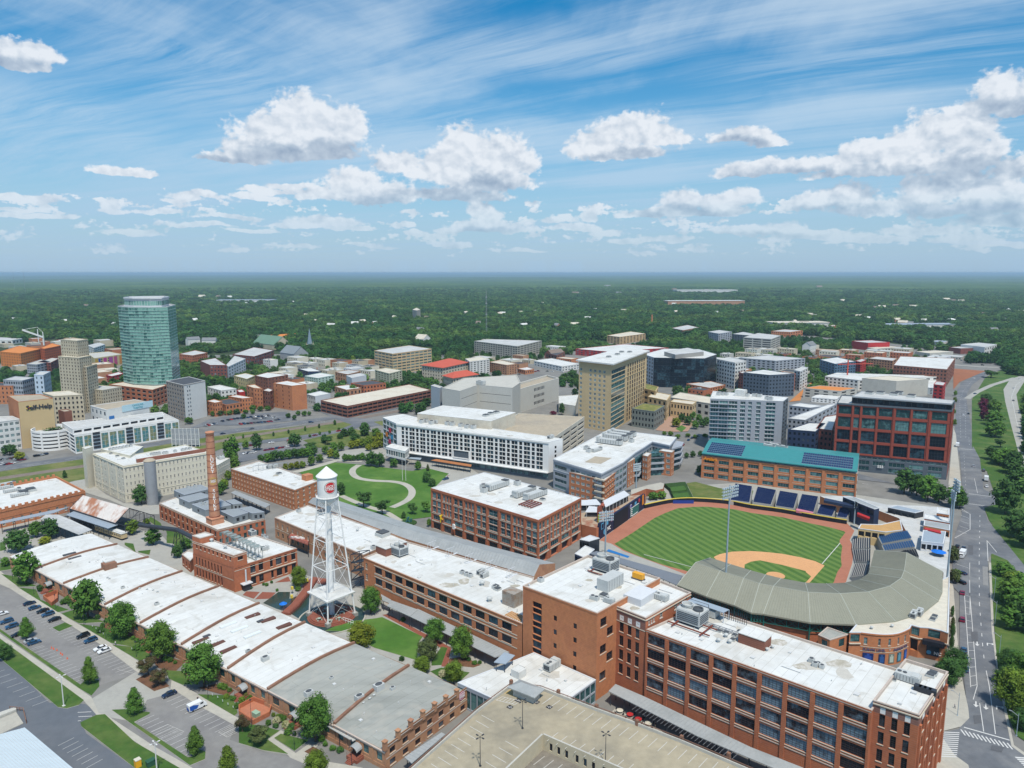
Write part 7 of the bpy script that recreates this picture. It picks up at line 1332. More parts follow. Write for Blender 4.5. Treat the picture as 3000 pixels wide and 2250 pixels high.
Fn.end()
for s,zz,nm,lb,w_,rf,nf,a_,b_ in(('k 1338,985 1440,1010 1462,975 1360,950',24,'court_wing','yellow stone wing with a planted roof right of the courthouse tower',Bf,Cd,4,2,2),('k 1380,1055 1530,1085 1562,1040 1430,1015',20,'court_wing','yellow stone wing with tall windows, lower right of the courthouse tower',Bf,Ag,3,4,4),('k 1562,1095 1740,1118 1770,1095 1590,1075',15,'court_hall','long low yellow stone court hall',Bf,Ag,2,7,2),('k 1248,1150 1430,1175 1512,1128 1340,1108',('k 1430,1175','k 1432,1325'),'grey_stone_hall','grey stone hall with a planted green roof',Ac('grey_stone',(.20,.22,.20),.85,.1,.1),Cd,3,7,5),('k 1560,1060 1880,1110 1900,1060 1640,1020',14,'low_deck','low wide concrete deck behind the court hall',Be,Ag,2,6,3),('k 655,1110 790,1130 815,1040 655,1050',10,'low_white_annex','low white annex between the jail and the courthouse',Di,Aa,1,0,0),('k 1937,750 2085,780 2175,765 2050,735',('k 2085,780','k 2085,1000'),'white_grid_block','white apartment and garage block right of the black glass office',Af,Ae,7,7,4),('k 1690,950 1880,985 2005,960 1890,930',('k 1880,985','k 1880,1035'),'low_brick_office','low two-storey orange brick office before the black glass office',Am,Ae,2,8,6),('k 2115,860 2180,872 2212,870 2150,845',('k 2180,872','k 2180,1020'),'brick_white_apartments','brick and white apartment corner',By,Ae,6,4,1),('l -60,860 150,880 l 355,870 l 100,835',26,'dark_blue_apartments','dark blue-grey apartment block with a white roof, left front',Ac('dark_blue_panel',(.08,.11,.15),.6,.08,.1),Aa,6,8,8),('l 135,872 232,890 l 360,868 270,850',('l 232,890','l 235,1040'),'brick_white_block','brick and white apartment block with balconies',Al,Aa,6,4,5),('l -100,740 200,765 l 440,745 150,720',18,'courtyard_apartments','large courtyard apartment block with pale roofs',A6,Ae,5,8,8),('l 350,840 400,850 462,820 420,810',24,'white_corner_block','white and brick corner apartment block',Af,Ae,6,2,3),('l 560,755 680,790 l 850,770 700,735',('l 600,775','l 600,890'),'blue_white_apartments','blue and white apartment block, right middle distance',Ac('blue_panel2',(.09,.16,.24),.6,.08,.1),Aa,5,5,8),('l 845,765 890,775 935,758 900,748',17,'red_block','dark red end block of the blue and white apartments',Bz,Ae,5,2,3),('l 950,745 1150,765 1185,745 1020,730',('l 1150,765','l 1150,850'),'tan_apartments','tan and dark apartment block with a flat pale roof',Av,Ae,4,9,1),('l 1155,800 1590,835 1655,745 1210,728',('l 1590,835','l 1592,985'),'long_dark_apartments','long dark brick and slate apartment block with a large white roof',At,Aa,5,16,5),('l 600,890 870,920 l 1580,890 700,862',13,'apartment_rear_range','long white-roofed rear range of the pale apartments',Af,Aa,3,8,12),('l 860,945 1480,985 1580,955 1480,900',('l 1480,985','l 1482,1040'),'pale_apartments','pale blue and white apartment block with dark bays',Ac('pale_blue_panel2',(.46,.52,.55),.7,.06,.1),Aa,4,18,3),('l 1480,955 1560,965 1580,940 1500,930',20,'red_end_block','red end block of the pale apartments',Bz,Ae,5,2,2),('l 900,905 1180,930 l 1440,915 1120,885',19,'apartment_parking_core','concrete parking core inside the apartment block',Be,Ag,3,0,0),('l 425,985 720,1010 860,985 560,965',('l 720,1010','l 722,1090'),'concrete_garage','unfinished concrete garage with orange formwork on top',Be,Bh,3,4,2),('l 492,1060 690,1075 720,1050 540,1040',('l 690,1075','l 690,1115'),'white_cube_house','small white building with square windows behind the red grid office',Ai,Aa,2,6,2),('l 310,1125 480,1145 600,1130 400,1105',22,'grey_apartments_row','grey apartments with a white roof behind the teal tower',A6,Aa,5,5,4),('l 300,1230 l 440,1245 l 700,1110 l 620,1120',24,'apartment_wing','long apartment wing with a bent white roof beside the red grid office',A6,Aa,6,4,8),('l 300,1320 525,1338 600,1270 470,1265',26,'dark_bay_apartments','dark and white apartment corner below the bent white roof',navy,Aa,6,6,3),('l 528,1310 660,1330 700,1200 600,1215',26,'brick_bay_apartments','brick and beige apartment bays beside the red grid office',By,Aa,6,4,2)):
 FB(nm,lb,s,zz,w_,rf,nf,a_,b_,'far',.5)
Ha=Fv('k 1430,735','k 1432,975',0); Gk=Ay('black_glass_office','dark blue-black glass office with a white roof right of the courthouse tower','office block','k 1345,712 1425,738 1835,745 1935,712 1790,672 1510,668',Ha,par=.4,walls=(A6,C5),rm=Aa,cap=Ak); Fw=(Ha-1.5)/8
Gk.fac(0,fl(8,.5,Fw,.8,Fw*.6,(4,.5),'fard')); Gk.fac(1,[(.4+Fw*i+.15,.4+Fw*(i+1)-.12,(12,.98),'bglass')for i in range(8)],mi=1); Gk.fac(2,[(.4+Fw*i+.15,.4+Fw*(i+1)-.12,(4,.98),'bglass')for i in range(8)],mi=1)
x=Ay('x','','','k 1510,690 1600,715 1830,690 1700,660',Ha+5,Ha-.5,par=.2,walls=(Ac('grey_louvre',(.30,.29,.27),.7,.08,.2),),rm=Ae,cap=Ak); x.end(); Bq(x,Gk); Gk.end()
# far tower, spire, masts, chimney, gas dome, conveyor crane
FB('far_apartment_tower','lone beige apartment tower rising from the forest','j 1405,352 1440,358 1470,352 1440,335',('j 1440,358','j 1440,440'),Ac('beige_far',(.50,.44,.38),.8,.05,.05),Ag,12,3,3,'fard',.4,cat='tower')
g=p1('j 577,690'); J5=De('j 568,500','j 577,690'); Hb=De('j 575,650','j 577,690'); sp=Ah('church_spire','grey pointed church spire on a stone tower among trees','church spire',(*g,0)); b=MB(); b.box((0,0,0),11,11,Hb+4,DA);
for sx in(-1,1):
 for sy in(-1,1):b.bar((sx*5,sy*5,Hb),(sx*5,sy*5,Hb+9),1.0,4,r2=.1)
b.build('tower',limestone,sp); b=MB(); b.bar((0,0,Hb+3),(0,0,J5),5.0,8,r2=.1); b.build('spire',Ac('slate_blue',(.20,.27,.33),.7,.1,.2),sp)
def Em(base,top,label,w=1.5,name='radio_mast',cat='mast',guyed=True,m=A7):
 g=p1(base); h=min(De(top,base),144); r=Ah(name,label,cat,(*g,0)); b=MB();
 for k in range(3):t=k*2.094; b.bar((w*cos(t),w*sin(t),0),(w*cos(t)*.6,w*sin(t)*.6,h),.25,4)
 n=14
 for i in range(n):
  for k in range(3):t,t2=k*2.094,(k+1)*2.094; f0,f1=1-.4*i/n,1-.4*(i+1)/n; b.bar((w*f0*cos(t),w*f0*sin(t),h*i/n),(w*f1*cos(t2),w*f1*sin(t2),h*(i+1)/n),.13,3)
 for z in(.85,.72,.5):b.lathe((0,0,0),[(w*1.3,h*z),(w*1.3,h*z+2.5)],8)
 b.build('lattice',m,r)
Em('j 2005,590','j 2003,195','tall grey lattice radio mast behind the concrete garage');
for s0,s1,lb in(('i 120,205','i 117,12','taller thin radio mast on the horizon at the far left'),('i 208,235','i 197,45','second thin radio mast near the far left')):
 g0_,Kl=px(s0)[0],px(s1)[0]; g=G(*g0_); h=min(De(s1,s0),144); r=Ah('radio_mast',lb,'mast',(*g,0)); b=MB(); b.bar((0,0,0),(0,0,h),h*.006,4,r2=h*.003); b.build('pole',A7,r)
g=p1('k 1408,497'); h=De('k 1410,392','k 1408,497'); b=MB(); b.bar((0,0,0),(0,0,h),2.6,10,r2=1.8); Bc(b.build('far_brick_chimney',Am,None,loc=(*g,0)),'slim brick chimney standing alone above the woods','chimney')
g=p1('l 1620,478'); b=MB(); b.lathe((0,0,0),[(16,0),(16,8),(14,13),(9,17),(0,19)],20); Bc(b.build('white_dome',Ai,None,loc=(*g,0),smooth=True),'white dome among trees near the right horizon','dome')
g=p1('i 350,590'); h=20; I8=Ah('gantry_conveyor','white inclined gantry conveyor above the trees at the far left','conveyor',(*g,0)); b=MB(I8.location); A_=p1('i 180,515',32); B_=p1('i 350,575',16); b.bar((*A_,32),(*B_,16),2.2,4); b.bar((*B_,0),(*B_,16),1.5,4); q=A_.lerp(B_,.75); b.bar((*q,0),(*q,32),.8,4); b.bar((*A_,32),(*q,36),.4,4); b.bar((*B_,26),(*q,36),.4,4); b.bar((*B_,0),(*B_,26),.8,4); b.build('truss',Ai,I8)
Ib=p1('l 775,960'); h=De('l 775,850','l 775,960'); r=Ah('tower_crane','small red tower crane over the unfinished concrete garage','crane',(*Ib,0)); b=MB(); b.bar((0,0,0),(0,0,h+14),.9,4); b.bar((-14,-3,h+9),(34,6,h+9),.6,4); b.bar((0,0,h+14),(30,5,h+9.5),.15,4); b.bar((0,0,h+14),(-12,-2.5,h+9.5),.15,4); b.build('boom',Ac('crane_red',(.50,.08,.05),.6,.1,.5),r)
# gabled houses and churches at the edge of the woods
def E7(s,w,l,h,wm,rm,label,group=None,name='house'):
 q=p1(s); a=R.choice((DA,DB,DA+.3,0.1)); r=Ah(name,label,'house',(*q,0),a,group); b=MB(); b.box((0,0,0),l,w,h); b.face([(l/2,-w/2,h),(l/2,w/2,h),(l/2,0,h+w*.42)]); b.face([(-l/2,w/2,h),(-l/2,-w/2,h),(-l/2,0,h+w*.42)]); b.build('wall',wm,r)
 b=MB(); e=.5; zr=h+w*.42+.15
 b.face([(-l/2-e,-w/2-e,h-.15),(l/2+e,-w/2-e,h-.15),(l/2+e,0,zr),(-l/2-e,0,zr)]); b.face([(l/2+e,w/2+e,h-.15),(-l/2-e,w/2+e,h-.15),(-l/2-e,0,zr),(l/2+e,0,zr)]); b.build('roof',rm,r)
 for k in range(3):
  x=-l/2+l*(k+.5)/3; b=MB(); b.box((x,-w/2-.03,h*.35),1.2,.06,1.5); b.box((x,w/2+.03,h*.35),1.2,.06,1.5); b.build('window',A4,r)
gh=Ac('grey_shingle',(.20,.21,.22),.9,.12,.2); I9=Ac('brown_shingle',(.22,.17,.14),.9,.12,.2); Ic=Ac('green_standing_roof',(.14,.24,.17),.7,.1,.1)
for s,w,l,h,wm,rm,lb in(('i 1565,640',11,24,12,Af,gh,'big white gabled house right of the glass tower, nearer the tower'),('i 1700,640',12,26,10,Af,gh,'second big white gabled house right of the glass tower'),('i 2110,610',14,40,8,Af,gh,'long white house with a grey roof behind the tan hall'),('j 270,660',34,75,9,limestone,Ic,'long tan hall with a green roof left of the church spire'),('j 1490,640',20,26,13,Af,Ag,'white gabled church beyond the glass office'),('k 620,740',14,34,8,At,I9,'brown brick church with a steep roof beside the white depot'),('l 470,690',14,30,12,Af,gh,'large white victorian house by the road'),('j 450,770',26,40,14,Ac('grey_metal_wall',(.35,.37,.38),.6,.08,.1),Ac('grey_arched_roof',(.22,.25,.27),.6,.08,.1),'large grey steep-roofed hall below the church spire'),('j 360,605',12,60,9,Ac('yellow_timber',(.60,.38,.10),.8,.1,.1),Bh,'row of unfinished yellow houses behind the green-roofed hall')):
 E7(s,w,l,h,wm,rm,lb,None,'church' if 'church' in lb and 'below' not in lb and 'left of' not in lb else 'house')
R2=random.Random(5)
for s in 'i 1640,265 1770,268 1860,272 930,500 1580,465 700,345 520,470 120,455 j 430,310 545,420 750,505 620,470 1100,490 1840,400 1260,440 1000,475 940,495 1470,545 1520,440 2110,410 1940,490 60,325 k 530,320 390,350 350,400 200,405 890,450 780,500 950,375 1180,385 1050,175 640,510 1600,395 1590,330 2130,390 370,505 460,390 1140,235 790,235 1590,205 1850,215 1760,220 1940,215 1930,400 l 740,300 1060,350 1170,345 1310,350 1640,300 1700,305 1580,290 550,185 480,415 520,430 870,430 930,445 1230,485 1290,495 1400,465 1420,440 2010,370 2080,375 2150,375 2050,460 2190,390 1180,460 900,420 1960,550 350,480 430,490 1890,415 1000,355'.split():
 if len(s)==1:Gl=s; continue
 w=R2.choice((10,12,14)); q=p1(Gl+' '+s); D_=q.length; f=max(.9,min(D_/2600,2.4))
 wl_,Ja=R2.choice(((Af,'white'),(Af,'white'),(Bb,'cream'),(Av,'buff brick'))),R2.choice(((gh,'grey'),(Aa,'white'),(Ag,'cream'),(I9,'brown')))
 E7(Gl+' '+s,w*f,R2.choice((14,20,26))*f,7*max(1,f*.8)+3,wl_[0],Ja[0],'%s house with a %s roof among the distant trees, %s'%(wl_[1],Ja[1],dict(i='left',j='left of centre',k='right of centre',l='right')[Gl]),'houses scattered through the distant woods')
for s,L_,W_,H_,wm,rm,lb in(('k 1830,325',330,60,24,Av,Aa,'very long pale building with a brick front on the horizon side of the woods'),('k 1840,222',420,90,26,Af,Aa,'wide white distant complex near the horizon'),('i 2000,295',260,60,14,Af,A5,'long pale blue distant roof right of the glass tower'),('l 380,490',150,60,12,Af,Ag,'pale flat roofs in the woods left of the brick tower house'),('l 1350,500',220,50,10,Af,A5,'row of blue-roofed stores by the distant road')):
 q=p1(s); r=Ah('distant_building',lb,'building',(*q,0),0.1); b=MB(); b.box((0,0,0),L_,W_,H_); b.build('wall',wm,r); b=MB(); b.box((0,0,H_),L_+2,W_+2,.8); b.build('roof',rm,r)
Ad('distant_road',Bn(Ar('l 1490,530 1520,470 1545,400 1550,380'),26),A2)
Ad('grass_bank','l -100,700 150,690 380,700 360,722 0,725 -150,720',Cm); Ad('red_earth_site','l 1640,830 1900,850 1690,940 1640,1000',Dn); Ad('building_site','l 310,1100 500,930 850,925 830,990 430,1000 400,1090',Ac('orange_clay',(.50,.20,.06),.95,.15,.05)); Ad('plaza','k 1440,1330 1530,1230 1600,1200 1760,1260 1700,1340 1560,1345',Ac('pink_paving',(.38,.24,.17),.9,.1,.1)); Ad('lawn','k 1600,1320 1650,1290 1690,1310 1650,1345',Dl)
# low buildings that fill the downtown blocks
R5=random.Random(21); Gm=[(sum((Vector(q)for q in P_),Vector((0,0)))/len(P_),max((Vector(q)-sum((Vector(p)for p in P_),Vector((0,0)))/len(P_)).length for q in P_))for P_,z_ in Fe]
WL=[Al,Am,Av,Av,Bb,limestone,Af,Ak,Bb,Be,limestone]; RL=[Aa,Aa,Ae,Ag,Bd,Bp,Ae]
WW=dict(red_brick='red brick',orange_brick='orange brick',buff_brick='buff brick',cream_paint='cream',limestone='limestone',white_stucco='white',light_grey_panel='light grey',concrete='concrete'); RW=dict(white_membrane='white',pale_grey_roof='pale grey',cream_roof='cream',dark_roof='dark',tan_deck='tan')
def B6(s,n,hmin,hmax,smin,smax,label,group):
 q=[tuple(p)for p in Ar(s)]; xs=[p[0]for p in q]; ys=[p[1]for p in q]; k=0
 for _ in range(n*30):
  if k>=n:break
  x,y=R5.uniform(min(xs),max(xs)),R5.uniform(min(ys),max(ys)); Fx=False; j=len(q)-1
  for i in range(len(q)):
   if(q[i][1]>y)!=(q[j][1]>y)and x<(q[j][0]-q[i][0])*(y-q[i][1])/((q[j][1]-q[i][1])or 1e-9)+q[i][0]:Fx=not Fx
   j=i
  w,l,h=R5.uniform(smin,smax),R5.uniform(smin,smax)*1.3,R5.uniform(hmin,hmax); c=Vector((x,y)); rr=math.hypot(w,l)/2
  if not Fx or any((c-u).length<rr*.8+ur*.85 for u,ur in Gm):continue
  Gm.append((c,rr)); a=DA; u=Vector((cos(a),sin(a)))*l/2; v=Vector((-sin(a),cos(a)))*w/2; wm=R5.choice(WL); Jb=R5.choice(RL)
  x_=Ay('low_building','low %s building with a %s roof %s'%(WW[wm.name],RW[Jb.name],label),'building',[c-u-v,c+u-v,c+u+v,c-u+v],h,par=.5,walls=(wm,An),rm=Jb,cap=wm,group=group); nf=max(1,int(h/3.8)); fh=(h-1)/nf
  x_.fac(0,fl(nf,.3,fh,fh*.3,fh*.45,(max(2,int(l/4)),.4),'far')); x_.fac(3,fl(nf,.3,fh,fh*.3,fh*.45,(max(2,int(w/4)),.4),'far'))
  if R5.random()<.6:ob('air_handler',Ci('unit'),x_.root,(R5.uniform(-3,3),R5.uniform(-3,3),h-.5),DA,(4,4,4))
  x_.end(); k+=1
B6('i 0,800 0,640 480,620 980,640 1000,700 900,860 800,960 600,960 300,900',24,6,13,14,26,'near the stepped cream tower','low buildings on the far left blocks')
B6('j 0,860 0,760 480,780 1080,800 1100,900 1000,940 700,960 500,1000 400,1000 130,960 0,960',34,6,13,12,22,'behind the brown garage','low buildings of the old downtown blocks')
B6('k 0,700 60,600 520,640 800,700 820,760 700,880 500,900 330,900 0,880',14,5,11,14,26,'beyond the jail','low buildings beyond the jail')
B6('l 0,700 400,640 560,700 1600,700 1640,760 1600,800 900,760 560,760 460,860 440,1000 300,1000',22,5,11,14,30,'near the distant apartments','low buildings around the distant apartments')
B6('k 1560,920 1940,740 2212,730 2212,1040 2000,1060 1700,1060',10,6,12,12,22,'behind the court halls','low buildings behind the court halls')
# parking deck in the foreground
ZD=8.6; Gn=Ac('deck_concrete',(.40,.35,.25),.92,.16,.06,col2=(.25,.225,.17),c2f=(.42,.68),bump=.05); P_=Ar('b 1935,1200 c 265,1003 505,1022 955,1192 1290,1312 1650,1452 2212,1692 2600,1860 2600,2500 1900,2010 528,1408 -50,1960 b 1500,2300 1150,1900',ZD)
dk=Ah('parking_deck','raised concrete parking deck with painted bays and a sunken ramp in the foreground','parking deck',(*P_[2],0)); b=MB(dk.location); b.face([(*q,ZD)for q in P_]); me=b.mesh('top_deck',[Gn]); bm=bmesh.new(); bm.from_mesh(me); bmesh.ops.triangulate(bm,faces=bm.faces[:]); bm.to_mesh(me); bm.free(); ob('top_deck',me,dk)
b=MB(dk.location); Fo=[P_[-1]]+P_[:8]
for a,c in zip(Fo,Fo[1:]):
 d=(c-a).normalized(); n_=Vector((-d.y,d.x))*.35
 b.face([(*a,0),(*c,0),(*c,ZD+.9),(*a,ZD+.9)][::-1]); b.face([(*a,ZD+.9),(*c,ZD+.9),(*(c-n_),ZD+.9),(*(a-n_),ZD+.9)]); b.face([(*(a-n_),ZD),(*(c-n_),ZD),(*(c-n_),ZD+.9),(*(a-n_),ZD+.9)])
b.build('parapet',Be,dk); b=MB(dk.location); Bv(b,Fo,ZD+.9,.5,4,.07);
for s in 'c 270,985 652,1065 960,1185 1290,1312 1650,1440 2030,1580'.split()[1:]:q=p1('c '+s,ZD); b.box((q.x,q.y,ZD-.5),.9,.9,2.2,DA)
b.build('railing',Bj['warehouse_coping_brick'],dk)
Go=Ac('beige_ramp_wall',(.52,.46,.33),.9,.1,.1); A_,B_,C_=p1('c 528,1408',ZD),p1('c 1900,2010',ZD),p1('c -50,1960',ZD)
x=Ay.__new__(Ay); x.root=dk; x.o=dk.location.copy(); x.wb=MB(x.o); x.nw=0; x.extra=None; x.zb=0
# wall of the sunken ramp, facing the camera
La=(B_-A_).length; u=(B_-A_)/La; Ck['slit']=(Aj,Aq,1,1,.03,.3,None); cols=[]; t=2.2
while t<La-2:cols.append((t/La,(t+1.0)/La)); t+=2.6 if len(cols)%3 else 3.4
x.wall(A_,B_,0,ZD+.9,[(5.3,7.6,cols,'slit')]); x.wall(C_,A_,0,ZD+.9); x.wall(A_+Vector((-.4,.3)),C_+Vector((-.4,.3)),ZD-.2,ZD+.9); x.wb.build('ramp_wall',Go,dk)
cap=MB(dk.location);
for a,c in((A_,B_),(C_,A_)):
 d=(c-a).normalized(); n_=Vector((-d.y,d.x))*.5; cap.face([(*a,ZD+.9),(*c,ZD+.9),(*(c+n_),ZD+.9),(*(a+n_),ZD+.9)]); cap.face([(*(c+n_),ZD),(*(a+n_),ZD),(*(a+n_),ZD+.9),(*(c+n_),ZD+.9)])
cap.build('ramp_parapet',Be,dk); En=4.6; b=MB(dk.location); q=[A_,C_,p1('b 1500,2700',ZD),p1('c 1900,3000',ZD),B_]; b.face([(*p,En)for p in q]); me=b.mesh('lower_deck',[Ac('lower_deck_concrete',(.20,.18,.15),.95,.25,.1)]); bm=bmesh.new(); bm.from_mesh(me); bmesh.ops.triangulate(bm,faces=bm.faces[:]); bm.to_mesh(me); bm.free(); ob('lower_deck',me,dk)
def Bt(a,c,L,ang,step=2.7,w=.12,z=.06,m=None,skip=()):
 a=Vector(a); c=Vector(c); n=int((c-a).length/step); b=MB(); d=Vector((cos(ang),sin(ang)))*L
 for i in range(n+1):
  if i in skip:continue
  q=a.lerp(c,i/n); Ab(b,q,q+d,w,z)
 return Bc(b.build('bay_markings',m or Bw),kind='structure')
dm=Ac('faded_white_paint',(.55,.54,.50),.85,.15,1.)
Bt(p1('c 600,1085',ZD),p1('c 2212,1715',ZD),-5.2,DB,2.9,.16,ZD+.01,dm); Bt(p1('c 560,1440',ZD),p1('c 1700,1930',ZD),5.2,DB,2.9,.16,ZD+.01,dm); Bt(p1('c 30,1230',ZD),p1('b 1500,1680',ZD),5.2,DA,2.9,.16,ZD+.01,dm); Bt(p1('c 330,1500',ZD),p1('c 60,1800',ZD),-5,DA,2.9,.16,ZD+.01,dm)
Bt(p1('c 380,1600',En),p1('c 900,1850',En),5,DB,2.9,.16,En+.01,dm)
b=MB();
for k in range(14):q=p1('c 275,1020',ZD).lerp(p1('c 470,1085',ZD),k/13); Ab(b,q,q-Vector((cos(DB),sin(DB)))*3.4,.22,ZD+.012)
Bc(b.build('yellow_hatching',Ac('yellow_paint',(.60,.42,.10),.8,.1,1)),kind='structure')
J6=Ac('black_paint',(.02,.02,.025),.8,.1,1)
for s in('c 325,1110','c 260,1165','c 475,1125','c 578,1165'):
 q=p1(s,ZD); b=MB(); b.box((q.x,q.y,ZD+.004),1.7,1.7,.008,DB); Bc(b.build('accessible_bay_panel',J6),kind='structure')
 b=MB(); pz=ZD+.02; c_,Jc=cos(DB),sin(DB); Eo=lambda x,y:Vector((q.x+x*c_-y*Jc,q.y+x*Jc+y*c_))
 Bk=[Eo(-.05+.38*cos(t),-.15+.38*sin(t))for t in[k*pi/6 for k in range(3,12)]]
 for a,c in zip(Bk,Bk[1:]):Ab(b,a,c,.12,pz)
 Ab(b,Eo(-.1,.5),Eo(-.05,.0),.13,pz); Ab(b,Eo(-.05,.0),Eo(.35,.0),.13,pz); Ab(b,Eo(.3,.0),Eo(.5,-.45),.13,pz); Ab(b,Eo(-.2,.62),Eo(0,.62),.2,pz); Bc(b.build('wheelchair_symbol',Bw),kind='structure')
for s in('c 150,1110 300,1145','c 530,1135 590,1090'):
 a,c=Ar(s,ZD); b=MB(); d=Vector((cos(DB),sin(DB)))
 for k in range(7):q=a.lerp(c,k/6); Ab(b,q,q+d*2.6,.14,ZD+.01)
 Ab(b,a,c,.14,ZD+.012); Ab(b,a+d*2.6,c+d*2.6,.14,ZD+.013); Bc(b.build('hatched_aisle',Bw),kind='structure')
# ground markings, near left
Bt(p1('a 235,715'),p1('a 640,985'),5.2,DB); Bt(p1('a 0,545'),p1('a 230,705'),5.2,DB); Bt(p1('a 245,320'),p1('a 1090,858'),-5.2,DB); Bt(p1('a 1115,1290'),p1('a 1500,1560'),5.2,DB); Bt(p1('a 1440,1050'),p1('a 1910,1335'),-5.2,DB)
Bt(p1('a -100,770'),p1('a 390,1110'),-4.6,DB,4.4); Bt(p1('a 470,1480'),p1('a 700,1660'),4.6,DB+.15,2.8)
def Dx(A,B,L,ang,n,z=.065,w=.14):
 b=MB(); d=Vector((cos(ang),sin(ang)))*L
 for k in range(n+1):q=Vector(A).lerp(Vector(B),k/n); Ab(b,q,q+d,w,z)
 Ab(b,A,B,w,z+.002); Ab(b,Vector(A)+d,Vector(B)+d,w,z+.003); return Bc(b.build('hatched_marking',dm),kind='structure')
Dx(p1('a 950,860'),p1('a 1100,900'),4.6,DB,4,w=.1); Dx(p1('a 1200,1380'),p1('a 1330,1440'),6,DB,5,w=.1); Dx(p1('a 1770,1370'),p1('a 1840,1410'),5,DB,5,w=.12)
b=MB(); Ab(b,p1('a 630,1210'),p1('a 740,1205'),.25,.07); Ab(b,p1('a 635,1245'),p1('a 745,1240'),.25,.07); Ab(b,p1('a 630,1280'),p1('a 655,1275'),.25,.07); Bc(b.build('stop_marking',Bw),kind='structure')
# right street markings
zs=max(Gw['street'],Gw['cross_street'])+.006; mk=MB()
def Ap(s,w=.18,dash=None):
 p=Ar(s)
 for a,c in zip(p,p[1:]):
  if not dash:Ab(mk,a,c,w,zs); continue
  L_=(c-a).length; d=(c-a)/L_; t=0
  while t<L_:Ab(mk,a+d*t,a+d*min(t+dash,L_),w,zs); t+=dash*3.4
Ap('h 1855,860 d 1848,0 1850,330 1875,650 1895,850',.22,3); Ap('d 1905,875 1930,1000 1980,1390',.22); Ap('d 1852,1140 1885,1370',.22); Ap('d 1725,1335 2095,1440',.5)
Ap('d 1728,240 1780,1010',.2); Ap('d 1772,245 1832,1000 1800,1110',.2); Ap('d 1772,0 1772,140',.2)
a0,a1,c0,c1=*Ar('d 1730,260 1780,1000'),*Ar('d 1772,275 1828,990')
for k in range(13):Ab(mk,a0.lerp(a1,k/12),c0.lerp(c1,k/12),.2,zs)
for X,Y in((1700,820),(1700,860),(1700,905),(1690,945),(1680,985)):Ab(mk,p1('h %d,%d'%(X,Y)),p1('h %d,%d'%(X+68,Y+25)),.2,zs)
Ap('h 1700,805 1775,850 1775,975 1650,1045',.25); Ap('h 1910,1062 1990,1160',.25); Ap('h 1912,1065 1920,1230',.25); Ap('h 1665,1255 1770,1290 1775,1659',.2); Ap('h 1735,680 2000,715',.5); Ap('h 1760,765 1900,782',.5); Ap('h 1810,560 1835,680',.2); Ap('h 1700,320 1820,330',.5); Ap('h 1725,350 1740,640',.15,3); Ap('l 1700,1390 1690,1100 1720,1010 1800,920',.2,4); Ap('l 1740,1390 1735,1100',.2,4); Ap('l 1765,1390 h 1770,300',.2,4); Ap('h 1830,1100 1845,1659',.001,3)
a0,a1=Ar('d 1690,1350 2100,1470'); d=(Ar('d 1700,1395')[0]-a0);
for k in range(12):q=a0.lerp(a1,(k+.3)/12); Ab(mk,q,q+Vector((d.x*.3,d.y)).normalized()*3.0,.42,zs)
a0,a1=Ar('d 1625,1375 1600,1570')
for k in range(13):q=a0.lerp(a1,k/12); Ab(mk,q-Vector((2.4,0)),q+Vector((2.2,-.35)),.42,zs+.02)
a0,a1=Ar('d 2180,1580 2260,1659')
for k in range(6):q=a0.lerp(a1,k/5); Ab(mk,q-Vector((1.4,0)),q+Vector((2.2,-.35)),.55,zs)
def Cp(s,kind):
 q=p1(s); d=(p1('h 1850,1500')-p1('h 1842,1300')).normalized(); r_=Vector((-d.y,d.x)); Ab(mk,q-d*1.6,q+d*.8,.4,zs)
 if kind=='s':h=[q+d*.7-r_*.8,q+d*.7+r_*.8,q+d*2.2]
 else:Ab(mk,q-d*1.4,q-d*1.4+r_*1.6,.4,zs+.002); h=[q-d*2.2+r_*1.4,q-d*.6+r_*1.4,q-d*1.4+r_*2.8]
 mk.face([(*p,zs+.004)for p in h])
Cp('d 1832,655','s'); Cp('d 1915,665','l'); Cp('d 1902,1165','s'); Cp('d 1990,1180','l'); Cp('d 1822,1145','s')
Bc(mk.build('road_markings',Bw),kind='structure')
mk=MB(); Ap('l 2240,905 2150,960 2110,1060 2150,1250 2212,1480',.25); Ap('l 2060,930 1950,968 1850,1020',.001); Bc(mk.build('expressway_lines',Bw),kind='structure')
mk=MB(); zs=Gw['street']+.01
for s in('e 0,482 650,390 1150,302 f 0,167 300,137 720,74','j 1000,1197 1300,1142 1560,1092','h 900,600 1150,640 1560,745'):Ap(s,.2,4)
for s in('e -10,500 640,405','f 20,182 300,155 700,95'):Ap(s,.15)
Bc(mk.build('road_markings',Bw),kind='structure')
# lamp posts
def C0(base,top,label,zb=0,kind='twin',m=Aj,group=None,r0=.12):
 g=p1(base,zb);(tx,ty)=px(top)[0]; lo,hi=zb,zb+40
 for _ in range(30):
  mm=(lo+hi)/2
  if PJ(g.x,g.y,mm)[1]>ty:lo=mm
  else:hi=mm
 h=lo-zb; r=Ah('lamp_post',label,'lamp post',(*g,zb),DA,group); b=MB(); b.bar((0,0,0),(0,0,h),r0,6,r2=r0*.6); b.box((0,0,0),r0*4,r0*4,.3); b.build('pole',m,r); b=MB()
 if kind=='twin':
  for s in(-1,1):b.bar((0,0,h-.1),(s*.9,0,h),.05,4); b.box((s*1.1,0,h-.08),.7,.35,.16)
  for s in(-1,1):b.bar((0,0,h-.1),(0,s*.9,h),.05,4); b.box((0,s*1.1,h-.08),.35,.7,.16)
 elif kind=='arm':b.bar((0,0,h-1),(-1.8,0,h),.07,5); b.box((-2.1,0,h-.08),.8,.3,.14)
 else:b.lathe((0,0,h),[(.08,-.1),(.28,.0),(.25,.35),(.0,.5)],8)
 b.build('lamp_head',A7 if kind=='arm' else m,r); return r
